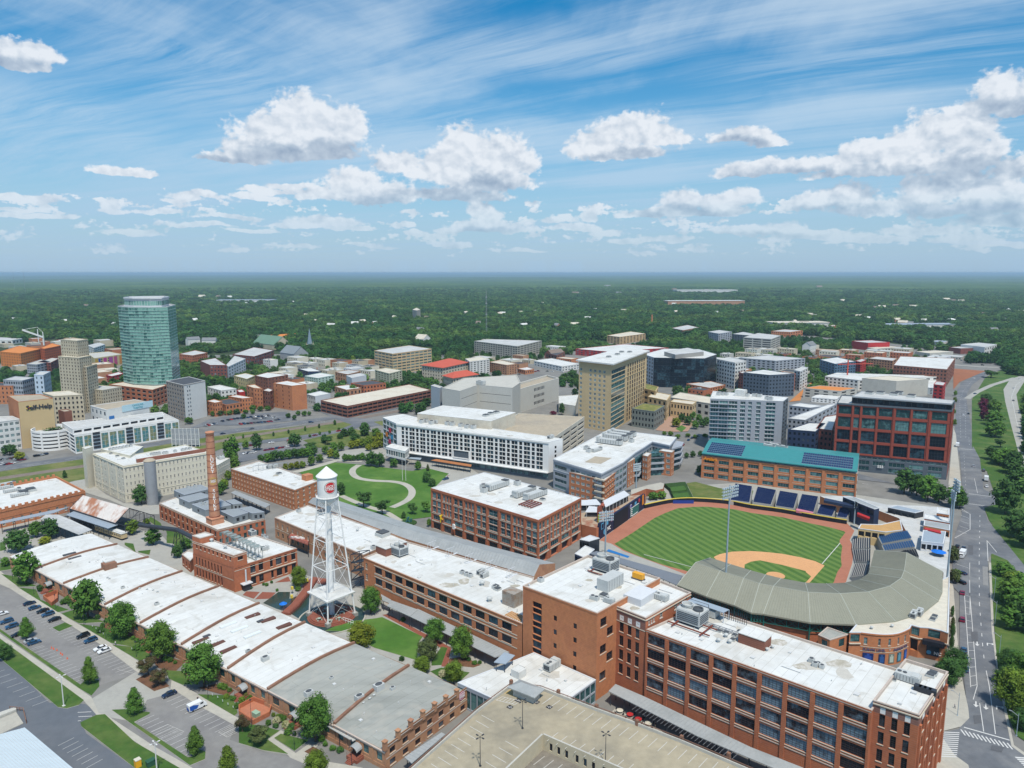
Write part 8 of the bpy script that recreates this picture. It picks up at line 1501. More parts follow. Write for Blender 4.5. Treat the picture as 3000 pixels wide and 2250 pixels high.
C0('c 362,1340','c 362,1115','black four-headed lamp post beside the ramp corner on the parking deck',ZD,'twin'); C0('c 1033,1615','c 1037,1380','black four-headed lamp post above the ramp wall on the parking deck',ZD); C0('b 1955,1645','b 1958,1405','black four-headed lamp post at the left of the parking deck',ZD)
Id=Ac('white_pole',(.66,.66,.64),.5,.05,.5); C0('a 517,1158','a 478,915','white lamp post on the lawn strip by the driveway entrance',m=Id,r0=.2); C0('a 1272,1690','a 1245,1455','white lamp post beside the yellow cabinet',m=Id,r0=.2)
for s0,s1,lb in(('a 103,135','a 92,10','farthest left'),('a 275,255','a 240,140','beside the second lawn'),('a 452,370','a 445,260','beside the small brick enclosure'),('a 680,505','a 678,430','at the walk before the second tree'),('a 858,612','a 855,500','near the round shrubs'),('a 1105,760','a 1100,640','before the fourth tree'),('a 1685,1100','a 1683,1000','near the picnic lawn'),('b 450,1510','b 448,1380','by the forked path'),('b 915,1640','b 918,1440','beside the last warehouse door'),('b 103,1330','b 100,1110','at the sunken brick enclosure')):C0(s0,s1,'slim black path lamp in front of the warehouses, '+lb,kind='globe',r0=.07)
for s0,s1,lb in(('d 1975,495','d 2000,305','nearest the road bend'),('d 1965,300','d 1980,110','beside the upper verge'),('d 2010,750','d 2030,580','middle'),('d 2150,1400','d 2170,1215','at the crossing'),('d 1672,1240','d 1705,1050','on the corner pavement')):C0(s0,s1,'green-grey street light beside the right-hand road, '+lb,kind='arm',m=Gh,r0=.11)
# bits of street furniture
q=p1('a 1118,1650'); r=Ah('portable_cabinet','bright yellow cabinet with a pale lid at the end of the lawn strip','cabinet',(*q,0),DB); b=MB(); b.box((0,0,0),1.5,1.5,2.3); b.build('body',Ac('cabinet_yellow',(.80,.40,.02),.5,.08,1),r); b=MB(); b.box((0,0,2.3),1.6,1.6,.2); b.build('lid',Ag,r)
q=p1('a 1222,1640'); r=Ah('utility_cabinet','green utility cabinet beside the yellow one','cabinet',(*q,0),DB); b=MB(); b.box((0,0,0),2.2,1.6,1.7); b.box((0,0,1.7),2.4,1.8,.12); b.build('body',Ac('utility_green',(.03,.10,.06),.6,.1,1),r)
cone=Ac('cone_orange',(.75,.12,.04),.6,.05,1)
for i,s in enumerate('418,690 435,698 462,708 492,735 505,745 545,775'.split()):q=p1('a '+s); b=MB(); b.box((0,0,0),.5,.5,.06); b.bar((0,0,0),(0,0,.9),.24,8,r2=.04); b.bar((0,0,.4),(0,0,.6),.15,8,mi=1,r2=.1); Bc(b.build('traffic_cone',[cone,Ai],None,loc=(*q,0)),'orange and white traffic cone in the line across the car park','traffic cone','line of traffic cones in the car park')
J7=[('a 750,530'),('a 780,550'),('a 812,575'),('a 838,592'),('a 1070,715'),('a 1722,1090'),('a 1765,1110'),('a 1805,1140'),('a 1848,1165'),('a 1890,1190')]
for s in J7:q=p1(s); b=MB(); b.bar((0,0,0),(0,0,1.1),.03,4); b.box((0,0,.9),.45,.05,.6,DA,1); Bc(b.build('lawn_sign',[Aj,Ai],None,loc=(*q,0)),'small white sign on a stake in the lawn strip','lawn sign','small white signs along the lawn')
# lower-left metal roofed building and ramp
Gp=Ay('pale_blue_roofed_shed','large shed with a pale blue seamed metal roof in the bottom left corner','building','a -500,1520 150,2100 625,1690 200,1330',5.0,par=0,walls=(Ak,),rm=Ac('pale_blue_metal',(.50,.58,.62),.45,.07,.08,stretch=(DA,.3,2.0)));
for i in range(4):Gp.fac(i)
b=Gp.mb(); A_,B_,C_,D_=Gp.P
for k in range(1,26):a,c=A_.lerp(D_,k/26),B_.lerp(C_,k/26); b.bar((*a,5.03),(*c,5.03),.06,3,cap=False)
o=Gp.part('roof_seams',b,[Ak]); o['kind']='stuff'; Gp.end()
r=Ah('sunken_loading_ramp','small sunken ramp with timber side walls beside the pale blue shed','ramp',(*p1('a 100,1260'),0)); b=MB(r.location); Bv(b,Ar('a 80,1190 190,1200 215,1300'),0,1.3,1.0,.09); b.build('railing',Bj['warehouse_coping_brick'],r); P_=B8(Ar('a -60,1290 130,1210 190,1300 -20,1400')); b=MB(r.location); b.prism(P_,0,.25); b.build('floor',Bo,r); b=MB(r.location); b.prism(B8(Ar('a -60,1250 130,1185 135,1205 -60,1285')),0,1.0); b.build('wall',Be,r)
# picnic tables on the terrace, patio tables beside the factory
for i,s in enumerate('b 630,390 702,380 650,460 780,430 690,420 850,370 835,405 812,455 735,475 705,350'.split()[1:]):
 q=p1('b '+s,1.0); r=Ah('picnic_table','pale green round picnic table on the brick terrace under the water tower','table',(*q,1.06),i*.7,'picnic tables under the water tower'); b=MB(); b.lathe((0,0,.7),[(0,.08),(.75,.06),(.75,0)],10); b.bar((0,0,0),(0,0,.7),.1,6); b.build('table_top',Ac('table_green',(.36,.45,.38),.6,.1,1),r)
 for k in range(4):t=k*pi/2; b=MB(); b.lathe((1.15*cos(t),1.15*sin(t),0),[(.28,0),(.28,.42),(0,.44)],7); b.build('seat',Bj['table_green'],r)
for s,mm,lb in(('c 1150,1215',Ag,'round cream patio table at the left of the patio row'),('c 1232,1248',Bz,'round dark red patio table, left one'),('c 1300,1285',Bz,'round dark red patio table, right one'),('c 1380,1320',Ag,'round cream patio table at the right end of the patio row')):
 q=p1(s); r=Ah('patio_table',lb,'table',(*q,.3)); b=MB(); b.lathe((0,0,0),[(.15,0),(.15,.7),(1.1,.74),(1.1,.8),(0,.82)],12); b.build('table_top',mm,r)
 for k in range(4):t=k*pi/2+.5; b=MB(); b.box((1.7*cos(t),1.7*sin(t),0),.5,.5,.45,t); b.box((1.9*cos(t),1.9*sin(t),.45),.08,.5,.45,t); b.build('chair',Aj,r)
Ad('patio','c 1080,1215 1110,1185 1500,1370 1440,1410',Bo)
# white gate frame beside the pool
q=p1('b 888,495'); b=MB((*q,0)); Bv(b,[q+Vector((-2.5,1.6)),q+Vector((2.2,-1.2))],0,2.2,1.2,.09); Bc(b.build('white_gate',Ai),'white metal gate beside the round terrace','gate')
# flagpoles in the park
for s,t,lb in(('f 1325,575','f 1325,410','left'),('f 1352,578','f 1350,405','right')):q=p1(s); h=De(t,s); b=MB(); b.bar((0,0,0),(0,0,h),.18,6,r2=.1); Bc(b.build('flagpole',Id,None,loc=(*q,0)),'tall pale flagpole on the park lawn, %s of the pair'%lb,'flagpole')
q=p1('f 1370,920'); b=MB(); b.lathe((0,0,0),[(5,0),(5,.5),(0,.7)],16,1); b.bar((-1,0,.6),(.4,0,3.6),.6,5); b.bar((.8,0,.6),(-.6,.3,3.2),.5,5); b.bar((1.6,.4,.6),(1.8,.4,2.6),.5,5); Bc(b.build('park_sculpture',[Ac('sculpture_teal',(.03,.13,.13),.5,.1,1),Ge],None,loc=(*q,0)),'dark teal sculpture on a round planted base at the park path','sculpture')
# bull sign above the outfield wall: plain wooden shape on a post
q=p1('g 985,905',7); r=Ah('outfield_sign','tall painted animal-shaped sign on posts above the navy outfield wall','sign',(*q,7),aw); b=MB()
for x_,w_ in((-2.2,.7),(-.8,.6),(1.2,.6),(2.3,.6)):b.box((x_,0,0),w_,.4,6.0)
b.box((0,0,5.2),5.6,.5,3.4); b.bar((2.4,0,7.6),(4.2,0,8.4),1.1,6); b.bar((3.8,0,8.8),(4.8,0,9.8),.25,5); b.build('figure',Ac('sign_brown',(.30,.08,.05),.7,.1,1),r); b=MB(); b.box((-1.2,-.35,.2),2.6,.2,4.2); b.build('painted_base',Ac('sign_green_yellow',(.35,.45,.04),.7,.3,.8),r)
# billboard frame by the white mill
a,c=p1('e 1395,300'),p1('e 1618,302'); b=MB((*a,0)); r=Ah('white_billboard','large white slatted billboard frame behind the cream mill','billboard',(*a,0)); b.face([(*a,2),(*c,2),(*c,15),(*a,15)]); b.face([(*c,2),(*a,2),(*a,15),(*c,15)]); b.build('panel',Ak,r); b=MB((*a,0))
for k in range(8):q=a.lerp(c,k/7); b.bar((*q,0),(*q,15.3),.25,4)
for z in(2,6,10.5,15):b.bar((*a,z),(*c,z),.15,4)
b.build('frame',Ai,r)
# vehicles
Ie=Ac('tyre',(.015,.015,.016),.9,.1,1); Fp=Ac('car_glass',(.012,.016,.022),.08,.1,.3,spec=.6); Fq=Ac('rim_metal',(.45,.46,.48),.4,.1,1,metal=.6)
def Cq(suv):
 b=MB(); W_=1.84; prof=[(-2.3,.35),(-2.32,.75),(-2.2,.98),(-1.65,1.03),(1.0,.98),(2.1,.82),(2.33,.62),(2.32,.35)]if not suv else[(-2.3,.4),(-2.35,.85),(-2.28,1.12),(-1.7,1.16),(.95,1.12),(2.0,1.0),(2.33,.75),(2.32,.4)]
 n=len(prof)
 for s in(-1,1):b.face([(x,s*W_/2,z)for x,z in(prof if s<0 else prof[::-1])])
 for i in range(n-1):(x0,z0),(x1,z1)=prof[i],prof[i+1]; b.face([(x0,-W_/2,z0),(x0,W_/2,z0),(x1,W_/2,z1),(x1,-W_/2,z1)])
 zr=1.45 if not suv else 1.72; x0,x1,r0,r1=(-1.75,1.05,-1.05,.35)if not suv else(-2.2,1.05,-1.85,.35); zb=1.0 if not suv else 1.14
 b.face([(r0,-.68,zr),(r1,-.68,zr),(r1,.68,zr),(r0,.68,zr)])
 for s in(-1,1):
  for xa,xb in((x0,r0),(r1,x1),((r0+r1)/2-.05,(r0+r1)/2-.05)):pass
 b.face([(x0,-.86,zb),(x0,.86,zb),(x0-.02,.86,zb-.1),(x0-.02,-.86,zb-.1)])
 g=MB(); q=.012
 g.face([(x0,-.85,zb),(r0,-.68,zr-q),(r0,.68,zr-q),(x0,.85,zb)][::-1]); g.face([(x1,-.85,zb),(x1,.85,zb),(r1,.68,zr-q),(r1,-.68,zr-q)]); g.face([(x0,-.85,zb),(x1,-.85,zb),(r1,-.68,zr-q),(r0,-.68,zr-q)]); g.face([(x1,.85,zb),(x0,.85,zb),(r0,.68,zr-q),(r1,.68,zr-q)])
 for xm in((r0+r1)/2,):
  for s in(-1,1):b.bar((xm,s*.87,zb),(xm,s*.69,zr),.05,4)
 return b.mesh('body',[Ai]),g.mesh('windows',[Fp])
Jd=MB(); Jd.bar((0,-.11,0),(0,.11,0),.34,12); Ig=Jd.mesh('wheel',[Ie]); Je=MB(); Je.bar((0,-.125,0),(0,.125,0),.19,8); J8=Je.mesh('rim',[Fq])
Jf=MB(); Jf.box((0,0,0),.06,.36,.14); J9=Jf.mesh('headlight',[Ac('headlight',(.7,.72,.75),.2,.02,1)]); Jg=MB(); Jg.box((0,0,0),.06,.34,.16); Ka=Jg.mesh('tail_light',[Ac('tail_light',(.35,.01,.01),.3,.05,1)])
CM={False:Cq(False),True:Cq(True)}
C6={k:Ac('car_paint_'+k,c,.25,.02,1,spec=.6)for k,c in dict(black=(.01,.01,.012),navy=(.015,.03,.07),blue=(.02,.075,.16),white=(.75,.76,.76),silver=(.38,.41,.44),grey=(.12,.13,.14),maroon=(.20,.01,.04),red=(.40,.015,.015),green=(.02,.07,.04)).items()}
def Ih(s,ang,col,label,suv=False,group=None,far=False,z=0):
 q=p1(s,z)if isinstance(s,str)else s; r=Ah('car',label,'car',(q[0],q[1],z+.08 if z else .06),ang,group)
 o=ob('body',CM[suv][0],r); o.material_slots[0].link='OBJECT'; o.material_slots[0].material=C6[col]; ob('windows',CM[suv][1],r)
 for x in(-1.42,1.42):
  for y in(-.82,.82):
   w_=ob('wheel',Ig,r,(x,y,.34))
   if not far:ob('rim',J8,w_)
 if not far:
  for y in(-.65,.65):ob('headlight',J9,r,(2.31,y,.6 if not suv else .75)); ob('tail_light',Ka,r,(-2.33,y,.72 if not suv else .85))
 return r
for s,c,su,lb in(('240,335','navy',0,'dark navy car, farthest left of the row by the walk'),('282,370','blue',0,'blue car, second in the row by the walk'),('348,396','black',0,'black car, third in the row by the walk'),('390,424','blue',1,'blue-grey sport utility car in the row by the walk'),('442,466','black',0,'black car at the end of the row beside the grass island'),('675,600','black',1,'black sport utility car, left of two before the walk'),('735,636','blue',1,'bright blue sport utility car, right of two before the walk'),('815,700','white',0,'white car mostly behind another white one'),('847,720','white',0,'white saloon car nearest the camera in its pair'),('15,420','white',0,'white car at the left edge of the photo'),('55,482','blue',1,'dark blue van-like car near the left edge'),('97,522','blue',1,'blue car left of the small conical tree'),('145,590','black',0,'black car under the small conical tree'),('250,640','silver',0,'silver car beside a blue one by the verge'),('277,654','blue',0,'blue saloon nearest the verge'),('1372,1073','navy',0,'lone dark blue saloon in the second car park')):
 Ih('a '+s,DB+(pi if R.random()<.5 else 0),c,lb,bool(su))
q=p1('a 1597,1178'); vn=Ah('delivery_van','white van with blue swoosh graphics parked in the second car park','van',(*q,.06),DB); b=MB(); Wv=2.05
prof=[(-2.9,.4),(-2.95,2.45),(1.35,2.5),(2.15,1.5),(2.85,1.25),(2.95,.4)]
for s in(-1,1):b.face([(x,s*Wv/2,z)for x,z in(prof if s<0 else prof[::-1])])
for(x0,z0),(x1,z1)in zip(prof,prof[1:]):b.face([(x0,-Wv/2,z0),(x0,Wv/2,z0),(x1,Wv/2,z1),(x1,-Wv/2,z1)])
b.build('body',C6['white'],vn); b=MB(); b.face([(1.42,-.9,2.42),(1.42,.9,2.42),(2.16,.95,1.55),(2.16,-.95,1.55)][::-1]); b.box((1.2,-1.03,1.5),1.0,.02,.6); b.build('windscreen',Fp,vn); b=MB(); b.face([(-2.7,-1.04,.6),(-.4,-1.04,.6),(.2,-1.04,1.6),(-1.6,-1.04,2.3),(-2.8,-1.04,2.2)]); b.face([(-2.97,-.9,.6),(-2.97,.9,.6),(-2.97,.9,1.8),(-2.97,-.9,1.2)][::-1]); b.build('blue_graphic',Ac('van_blue',(.01,.08,.35),.4,.05,1),vn)
for x in(-1.8,1.9):
 for y in(-.92,.92):ob('wheel',Ig,vn,(x,y,.36))
Dy=atan2(*(p1('h 1850,900')-p1('h 1845,1600')).yx); Jh=(p1('h 1850,900')-p1('h 1845,1600')); Dy=atan2(Jh.y,Jh.x)
for s,c,su,lb,a in(('d 1708,88','navy',0,'dark blue car in the angled bays, nearer',.9),('d 1698,165','black',1,'black sport utility car in the angled bays, nearest the kerb bend',.9),('d 1712,250','maroon',0,'dark pink-red car, farther of two along the kerb',0),('d 1712,468','maroon',1,'dark pink-red car, nearer of two along the kerb',0),('d 1725,715','blue',0,'blue car parked below the dark trees, farthest of three',0),('d 1737,795','blue',0,'blue car parked below the dark trees, middle of three',0),('d 1740,872','blue',0,'light blue car parked below the dark trees, nearest of three',0),('h 1672,1115','black',0,'dark car left of the pair behind the white truck',-.1),('h 1722,1130','navy',0,'dark blue car right of the pair behind the white truck',-.1),('h 1720,48','white',0,'white car far up the right-hand street',0),('h 1762,35','grey',0,'grey car beside the white one far up the street',0),('h 1803,463','silver',0,'pale blue-grey car alone in the lane near the junction',0),('h 1910,627','white',0,'white car parked by the verge beyond the junction',0),('h 1885,500','grey',1,'grey car parked under the right-hand trees',0),('l 1720,1213','white',1,'white car driving up the street beyond the red grid office',0),('l 1762,1199','black',0,'black car beside the white one on the far street',0),('l 1805,910','white',0,'white car on the bend of the far street',-.7),('l 1815,1036','blue',0,'blue car entering the slip road',-.5),('l 2130,992','white',0,'white car on the expressway, farther',.3),('l 2125,1092','grey',0,'grey car on the expressway, nearer',.1),('l 2175,918','white',0,'small white car on the far expressway bend',-.7)):
 Ih(s,Dy+a,c,lb,bool(su),far=s[0]=='l',z=0)
def Dz(s,ang,label,col='white',L_=7.2):
 q=p1(s); r=Ah('box_truck',label,'truck',(*q,.2),ang); b=MB(); b.box((-1.1,0,.75),L_*.68,2.4,2.5); b.build('cargo_box',C6['white'],r); b=MB(); b.box((L_*.36,0,.5),1.9,2.2,1.15); b.box((L_*.33,0,1.65),1.4,2.0,.75); b.build('cab',C6[col],r); b=MB(); b.box((L_*.33+.71,0,1.7),.03,1.8,.6); b.build('windscreen',Fp,r)
 for x in(-L_*.33,L_*.33):
  for y in(-1,1):ob('wheel',Ig,r,(x,y,.36),0,(1.3,1.3,1.3))
 return r
Dz('h 1710,1195',Dy+pi-.15,'white box truck parked in the angled bays beside the ballpark'); Dz('h 1905,575',Dy,'white truck with a red stripe by the right-hand trees','red'); Dz('h 1672,300',Dy,'red and white truck at the far junction kerb','red')
R3=random.Random(3)
def Cl(s,n,ang,group,label,cols=('white','silver','black','grey','navy','blue','red','maroon'),fill=.85):
 p=Ar(s); Kb=sum((c-a).length for a,c in zip(p,p[1:]))
 for i in range(n):
  if R3.random()>fill:continue
  q,h=Dv(p,Kb*(i+.5)/n); c=R3.choice(cols); Ih(q,(h if ang is None else ang)+(pi if R3.random()<.5 else 0),c,'%s car %s'%({'grey':'dark grey','navy':'dark navy','blue':'blue'}.get(c,c),label),R3.random()<.35,group,True)
Cl('i 0,1575 100,1560 190,1575',9,DB,'cars in the car park at the left edge','in the small car park at the left edge'); Cl('i 0,1610 60,1610 110,1600',5,DB,'cars in the car park at the left edge','in the small car park at the left edge'); Cl('i 280,1545 360,1530 380,1525',3,DB,'cars beside the round white ramp','beside the round white ramp')
Cl('i 1600,1310 1700,1290 1800,1260 1900,1240 2050,1225 2190,1215',24,DA,'cars in the downtown car park','in the upper row of the downtown car park'); Cl('j 0,1285 100,1275 250,1262 350,1240',14,DA,'cars in the downtown car park','in the lower row of the downtown car park'); Cl('j 60,1245 200,1235 300,1225',10,DA,'cars in the downtown car park','in the middle row of the downtown car park')
Cl('f 20,365 130,350',5,DB,'cars in the park-side car park','in the left row of the park-side car park'); Cl('f 210,335 400,305',7,DB,'cars in the park-side car park','in the right row of the park-side car park'); Cl('f 60,300 350,262 700,198 900,160',12,None,'cars along the street north of the park','along the street north of the park',fill=.6)
Cl('e 560,420 900,360 1300,285 f 130,155 400,125 700,95',8,None,'cars on the street beside the railway','on the street beside the railway',fill=.6); Cl('j 560,1180 760,1175 900,1235 1000,1170 1300,1125 1500,1085',8,None,'cars around the crossroads','near the crossroads below the brown garage',fill=.8); Cl('j 900,1100 1100,1060 1500,985',8,DA,'cars on the brown garage','on the open brown garage',fill=0)
Cl('k 320,880 500,850 700,860',12,DA,'cars in the far car park','in the car park before the white depot'); Cl('f 480,470 560,450',3,DB,'cars by the park corner','at the upper left corner of the park'); Cl('f 1660,570 1690,570',1,DB,'cars by the park corner','at the right edge of the park',fill=1); Cl('l 1650,745 1800,800 1950,808',5,None,'cars on the far cross road','on the far cross road'); Cl('g 1650,300 1720,240 1800,210',5,None,'cars on the street by the court plaza','on the street beside the court plaza'); Cl('l 400,690 520,720 600,740',6,None,'cars near the white house','on the road near the large white house',fill=.7)
# people (distant walkers)
def Fr(s,label,shirt,trousers,z=0.0,ang=0.0):
 q=p1(s,z); r=Ah('person',label,'person',(*q,z+.03),ang); me=bpy.data.meshes.new('body')
 V=[(0,0,.95),(0,0,1.2),(0,0,1.45),(0,.02,1.55),(0,.03,1.7),(.22,0,1.42),(.27,.08,1.15),(.25,.2,.95),(-.22,0,1.42),(-.27,-.08,1.15),(-.25,.02,.92),(.1,0,.9),(.11,.14,.5),(.11,.1,.08),(.11,.24,.04),(-.1,0,.9),(-.11,-.1,.5),(-.11,-.28,.1),(-.11,-.14,.04)]
 E_=[(0,1),(1,2),(2,3),(3,4),(2,5),(5,6),(6,7),(2,8),(8,9),(9,10),(0,11),(11,12),(12,13),(13,14),(0,15),(15,16),(16,17),(17,18)]; rr=[.15,.15,.15,.06,.12,.07,.05,.04,.07,.05,.04,.1,.07,.05,.04,.1,.07,.05,.04]
 me.from_pydata(V,E_,[]); o=ob('body',me,r); sk=o.modifiers.new('s','SKIN');
 for v,k in zip(me.skin_vertices[0].data,rr):v.radius=(k,k)
 me.skin_vertices[0].data[0].use_root=True; Ji=o.modifiers.new('u','SUBSURF'); Ji.levels=1; Ji.render_levels=1
 dg=bpy.context.evaluated_depsgraph_get(); dg.update(); m2=bpy.data.meshes.new_from_object(o.evaluated_get(dg)); o.modifiers.clear(); o.data=m2; m2.materials.clear()
 Ii=Ac('skin',(.42,.24,.16),.6,.05,1)
 for c in(Ii,Ac('cloth_'+shirt[0],shirt[1],.9,.1,1),Ac('cloth_'+trousers[0],trousers[1],.9,.1,1)):m2.materials.append(c)
 for p in m2.polygons:z_=p.center.z; p.material_index=0 if z_>1.5 or(abs(p.center.x)>.2 and z_<1.1)else(1 if z_>.95 else 2)
 return r
wsh,dsh,Kc=('white',(.7,.7,.7)),('black',(.03,.03,.04)),('red',(.4,.03,.03)); jn=('jeans',(.04,.06,.12)); kh=('khaki',(.3,.25,.17))
for s,lb,sh_c,tr_c in(('a 1603,1118','person in dark clothes walking on the path beside the van',dsh,jn),('a 937,665','person walking near the path lamps before the warehouses',wsh,jn),('c 1350,1262','person walking under the long canopy edge of the factory',wsh,dsh),('c 1437,1330','person sitting side of the patio by the dark railing',dsh,kh),('f 1700,540','person in light clothes on the pale plaza right of the park',wsh,kh),('f 1690,550','second person on the pale plaza right of the park, in red',Kc,jn),('d 1650,1180','person standing on the corner pavement',wsh,jn),('b 755,400','person in dark clothes beside the tower column',dsh,jn)):Fr(s,lb,sh_c,tr_c,1.05 if s[0:3]=='b 7' else 0.1,R3.uniform(0,6))
# trees
def Br(name,c,c2=None,hv=.25):
 if name in Bj:return Bj[name]
 m=Ac(name,c,.8,hv,.35,col2=c2 or tuple(x*1.55 for x in c),rnd=.16,spec=.2); bs=m.node_tree.nodes['Principled BSDF']; return m
LM=dict(green=Br('leaf_green',(.06,.135,.02)),dark=Br('leaf_dark',(.038,.09,.02)),mid=Br('leaf_mid',(.075,.145,.020)),yellow=Br('leaf_yellow_green',(.13,.155,.012)),lime=Br('leaf_lime',(.095,.15,.016)),brown=Br('leaf_bronze',(.085,.06,.028),(.06,.085,.025)),purple=Br('leaf_purple',(.10,.012,.035)),olive=Br('leaf_olive',(.06,.08,.025)))
Ij=Ac('bark',(.09,.065,.045),.95,.25,2)
def D0(seed,shape,nleaf,ls,name='crown'):
 r=random.Random(seed); C7=[]; nl={'round':16,'cone':15,'spread':13,'col':9}[shape]
 for i in range(nl):
  if shape=='round':z=.12+.74*(i+.5)/nl; rad_=.44*sin(pi*min(1,(z*.93+.08)))**.6; lr=r.uniform(.15,.24)
  elif shape=='cone':z=.06+.86*(i+.5)/nl; rad_=.46*(1-z)**.75*(1 if z>.15 else .8); lr=.09+.17*(1-z)
  elif shape=='spread':z=r.uniform(.35,.85); rad_=.42*math.sqrt(r.random())+.05; lr=r.uniform(.14,.2)
  else:z=.06+.86*(i+.5)/nl; rad_=.15; lr=.26*sin(pi*min(.97,z+.12))+.06
  t=i*2.4+r.uniform(-.5,.5); d=max(0,rad_-lr*.75); C7.append((d*cos(t),d*sin(t),z,lr))
 if shape=='round':C7+=[(0,0,.82,.18),(0,0,.5,.3),(0,0,.3,.25)]
 b=MB()
 for i in range(nleaf):
  x,y,z,lr=r.choice(C7); u=r.uniform(-1,1); t=r.uniform(0,6.283); s=math.sqrt(1-u*u); n=Vector((s*cos(t),s*sin(t),u*.85+.1)); k=lr*r.uniform(.62,1.12)
  p=Vector((x,y,z))+Vector((n.x*k,n.y*k,n.z*k*1.0)); p.z=max(.0,p.z)
  n2=(n+Vector((r.uniform(-.7,.7),r.uniform(-.7,.7),r.uniform(-.3,.9)))).normalized(); a=n2.orthogonal().normalized(); c=n2.cross(a); w=ls*r.uniform(.6,1.4); th=r.uniform(0,3.1); a,c=a*cos(th)+c*sin(th),c*cos(th)-a*sin(th)
  b.face([p-a*w,p-c*w*.55,p+a*w,p+c*w*.55])
 for x,y,z,lr in C7:
  k=len(b.v); m=6
  for j in range(1,4):
   for q in range(m):th=pi*j/4; Jj=2*pi*q/m; b.v.append((x+lr*.6*sin(th)*cos(Jj),y+lr*.6*sin(th)*sin(Jj),max(0,z+lr*.6*cos(th))))
  for j in range(2):
   for q in range(m):q2=(q+1)%m; b.f.append((k+j*m+q,k+j*m+q2,k+(j+1)*m+q2,k+(j+1)*m+q)); b.m.append(0)
  b.f.append(tuple(k+q for q in range(m))); b.m.append(0)
 return b.mesh(name,[LM['green']])
def Gq(seed):
 r=random.Random(seed); b=MB(); b.bar((0,0,0),(r.uniform(-.01,.01),0,.45),.028,7,r2=.018,cap=False); b.bar((0,0,.4),(0,.01,.8),.018,5,r2=.006,cap=False)
 for i in range(6):t=i*1.05+r.uniform(0,.6); z=.25+.07*i; b.bar((0,0,z),(.26*cos(t),.26*sin(t),z+.2),.012,4,r2=.004,cap=False)
 return b.mesh('trunk',[Ij])
TR=Gq(1)
CR={(k,i):D0(10+i*7+j*31,k,4200,.027)for j,k in enumerate(('round','cone','spread','col'))for i in range(2 if k!='round' else 3)}
Kd={(k,i):D0(50+i*7+j*31,k,650,.062)for j,k in enumerate(('round','cone','spread','col'))for i in range(2 if k!='round' else 3)}
Gr=[]
def Ep(base,yt,kind,leaf,label,wf=.85,group=None,name=None,clear=.12):
 (bx,by)=px(base)[0]; g=G(bx,by,0); Gl=base.split()[0]; ty=px('%s 0,%g'%(Gl,yt))[0][1]; lo,hi=0,60
 for _ in range(30):
  m=(lo+hi)/2
  if PJ(g.x,g.y,m)[1]>ty:lo=m
  else:hi=m
 h=max(lo,1.2); Ik=g.length<330; Ke=CR if Ik else Kd; v=R.randrange(3 if kind=='round' else 2); nm=name or dict(round='broadleaf_tree',cone='young_conical_tree',spread='spreading_tree',col='columnar_tree')[kind]
 r=Ah(nm,label,'tree' if not nm.endswith('shrub')else 'shrub',(*g,0),R.uniform(0,6.28),group); w=h*wf
 c=ob('crown',Ke[(kind,v)],r,(0,0,h*clear),0,(w,w,h*(1-clear))); c.material_slots[0].link='OBJECT'; c.material_slots[0].material=LM[leaf]
 ob('trunk',TR,r,(0,0,0),0,(w*1.1,w*1.1,h)); Gr.append(g); return r
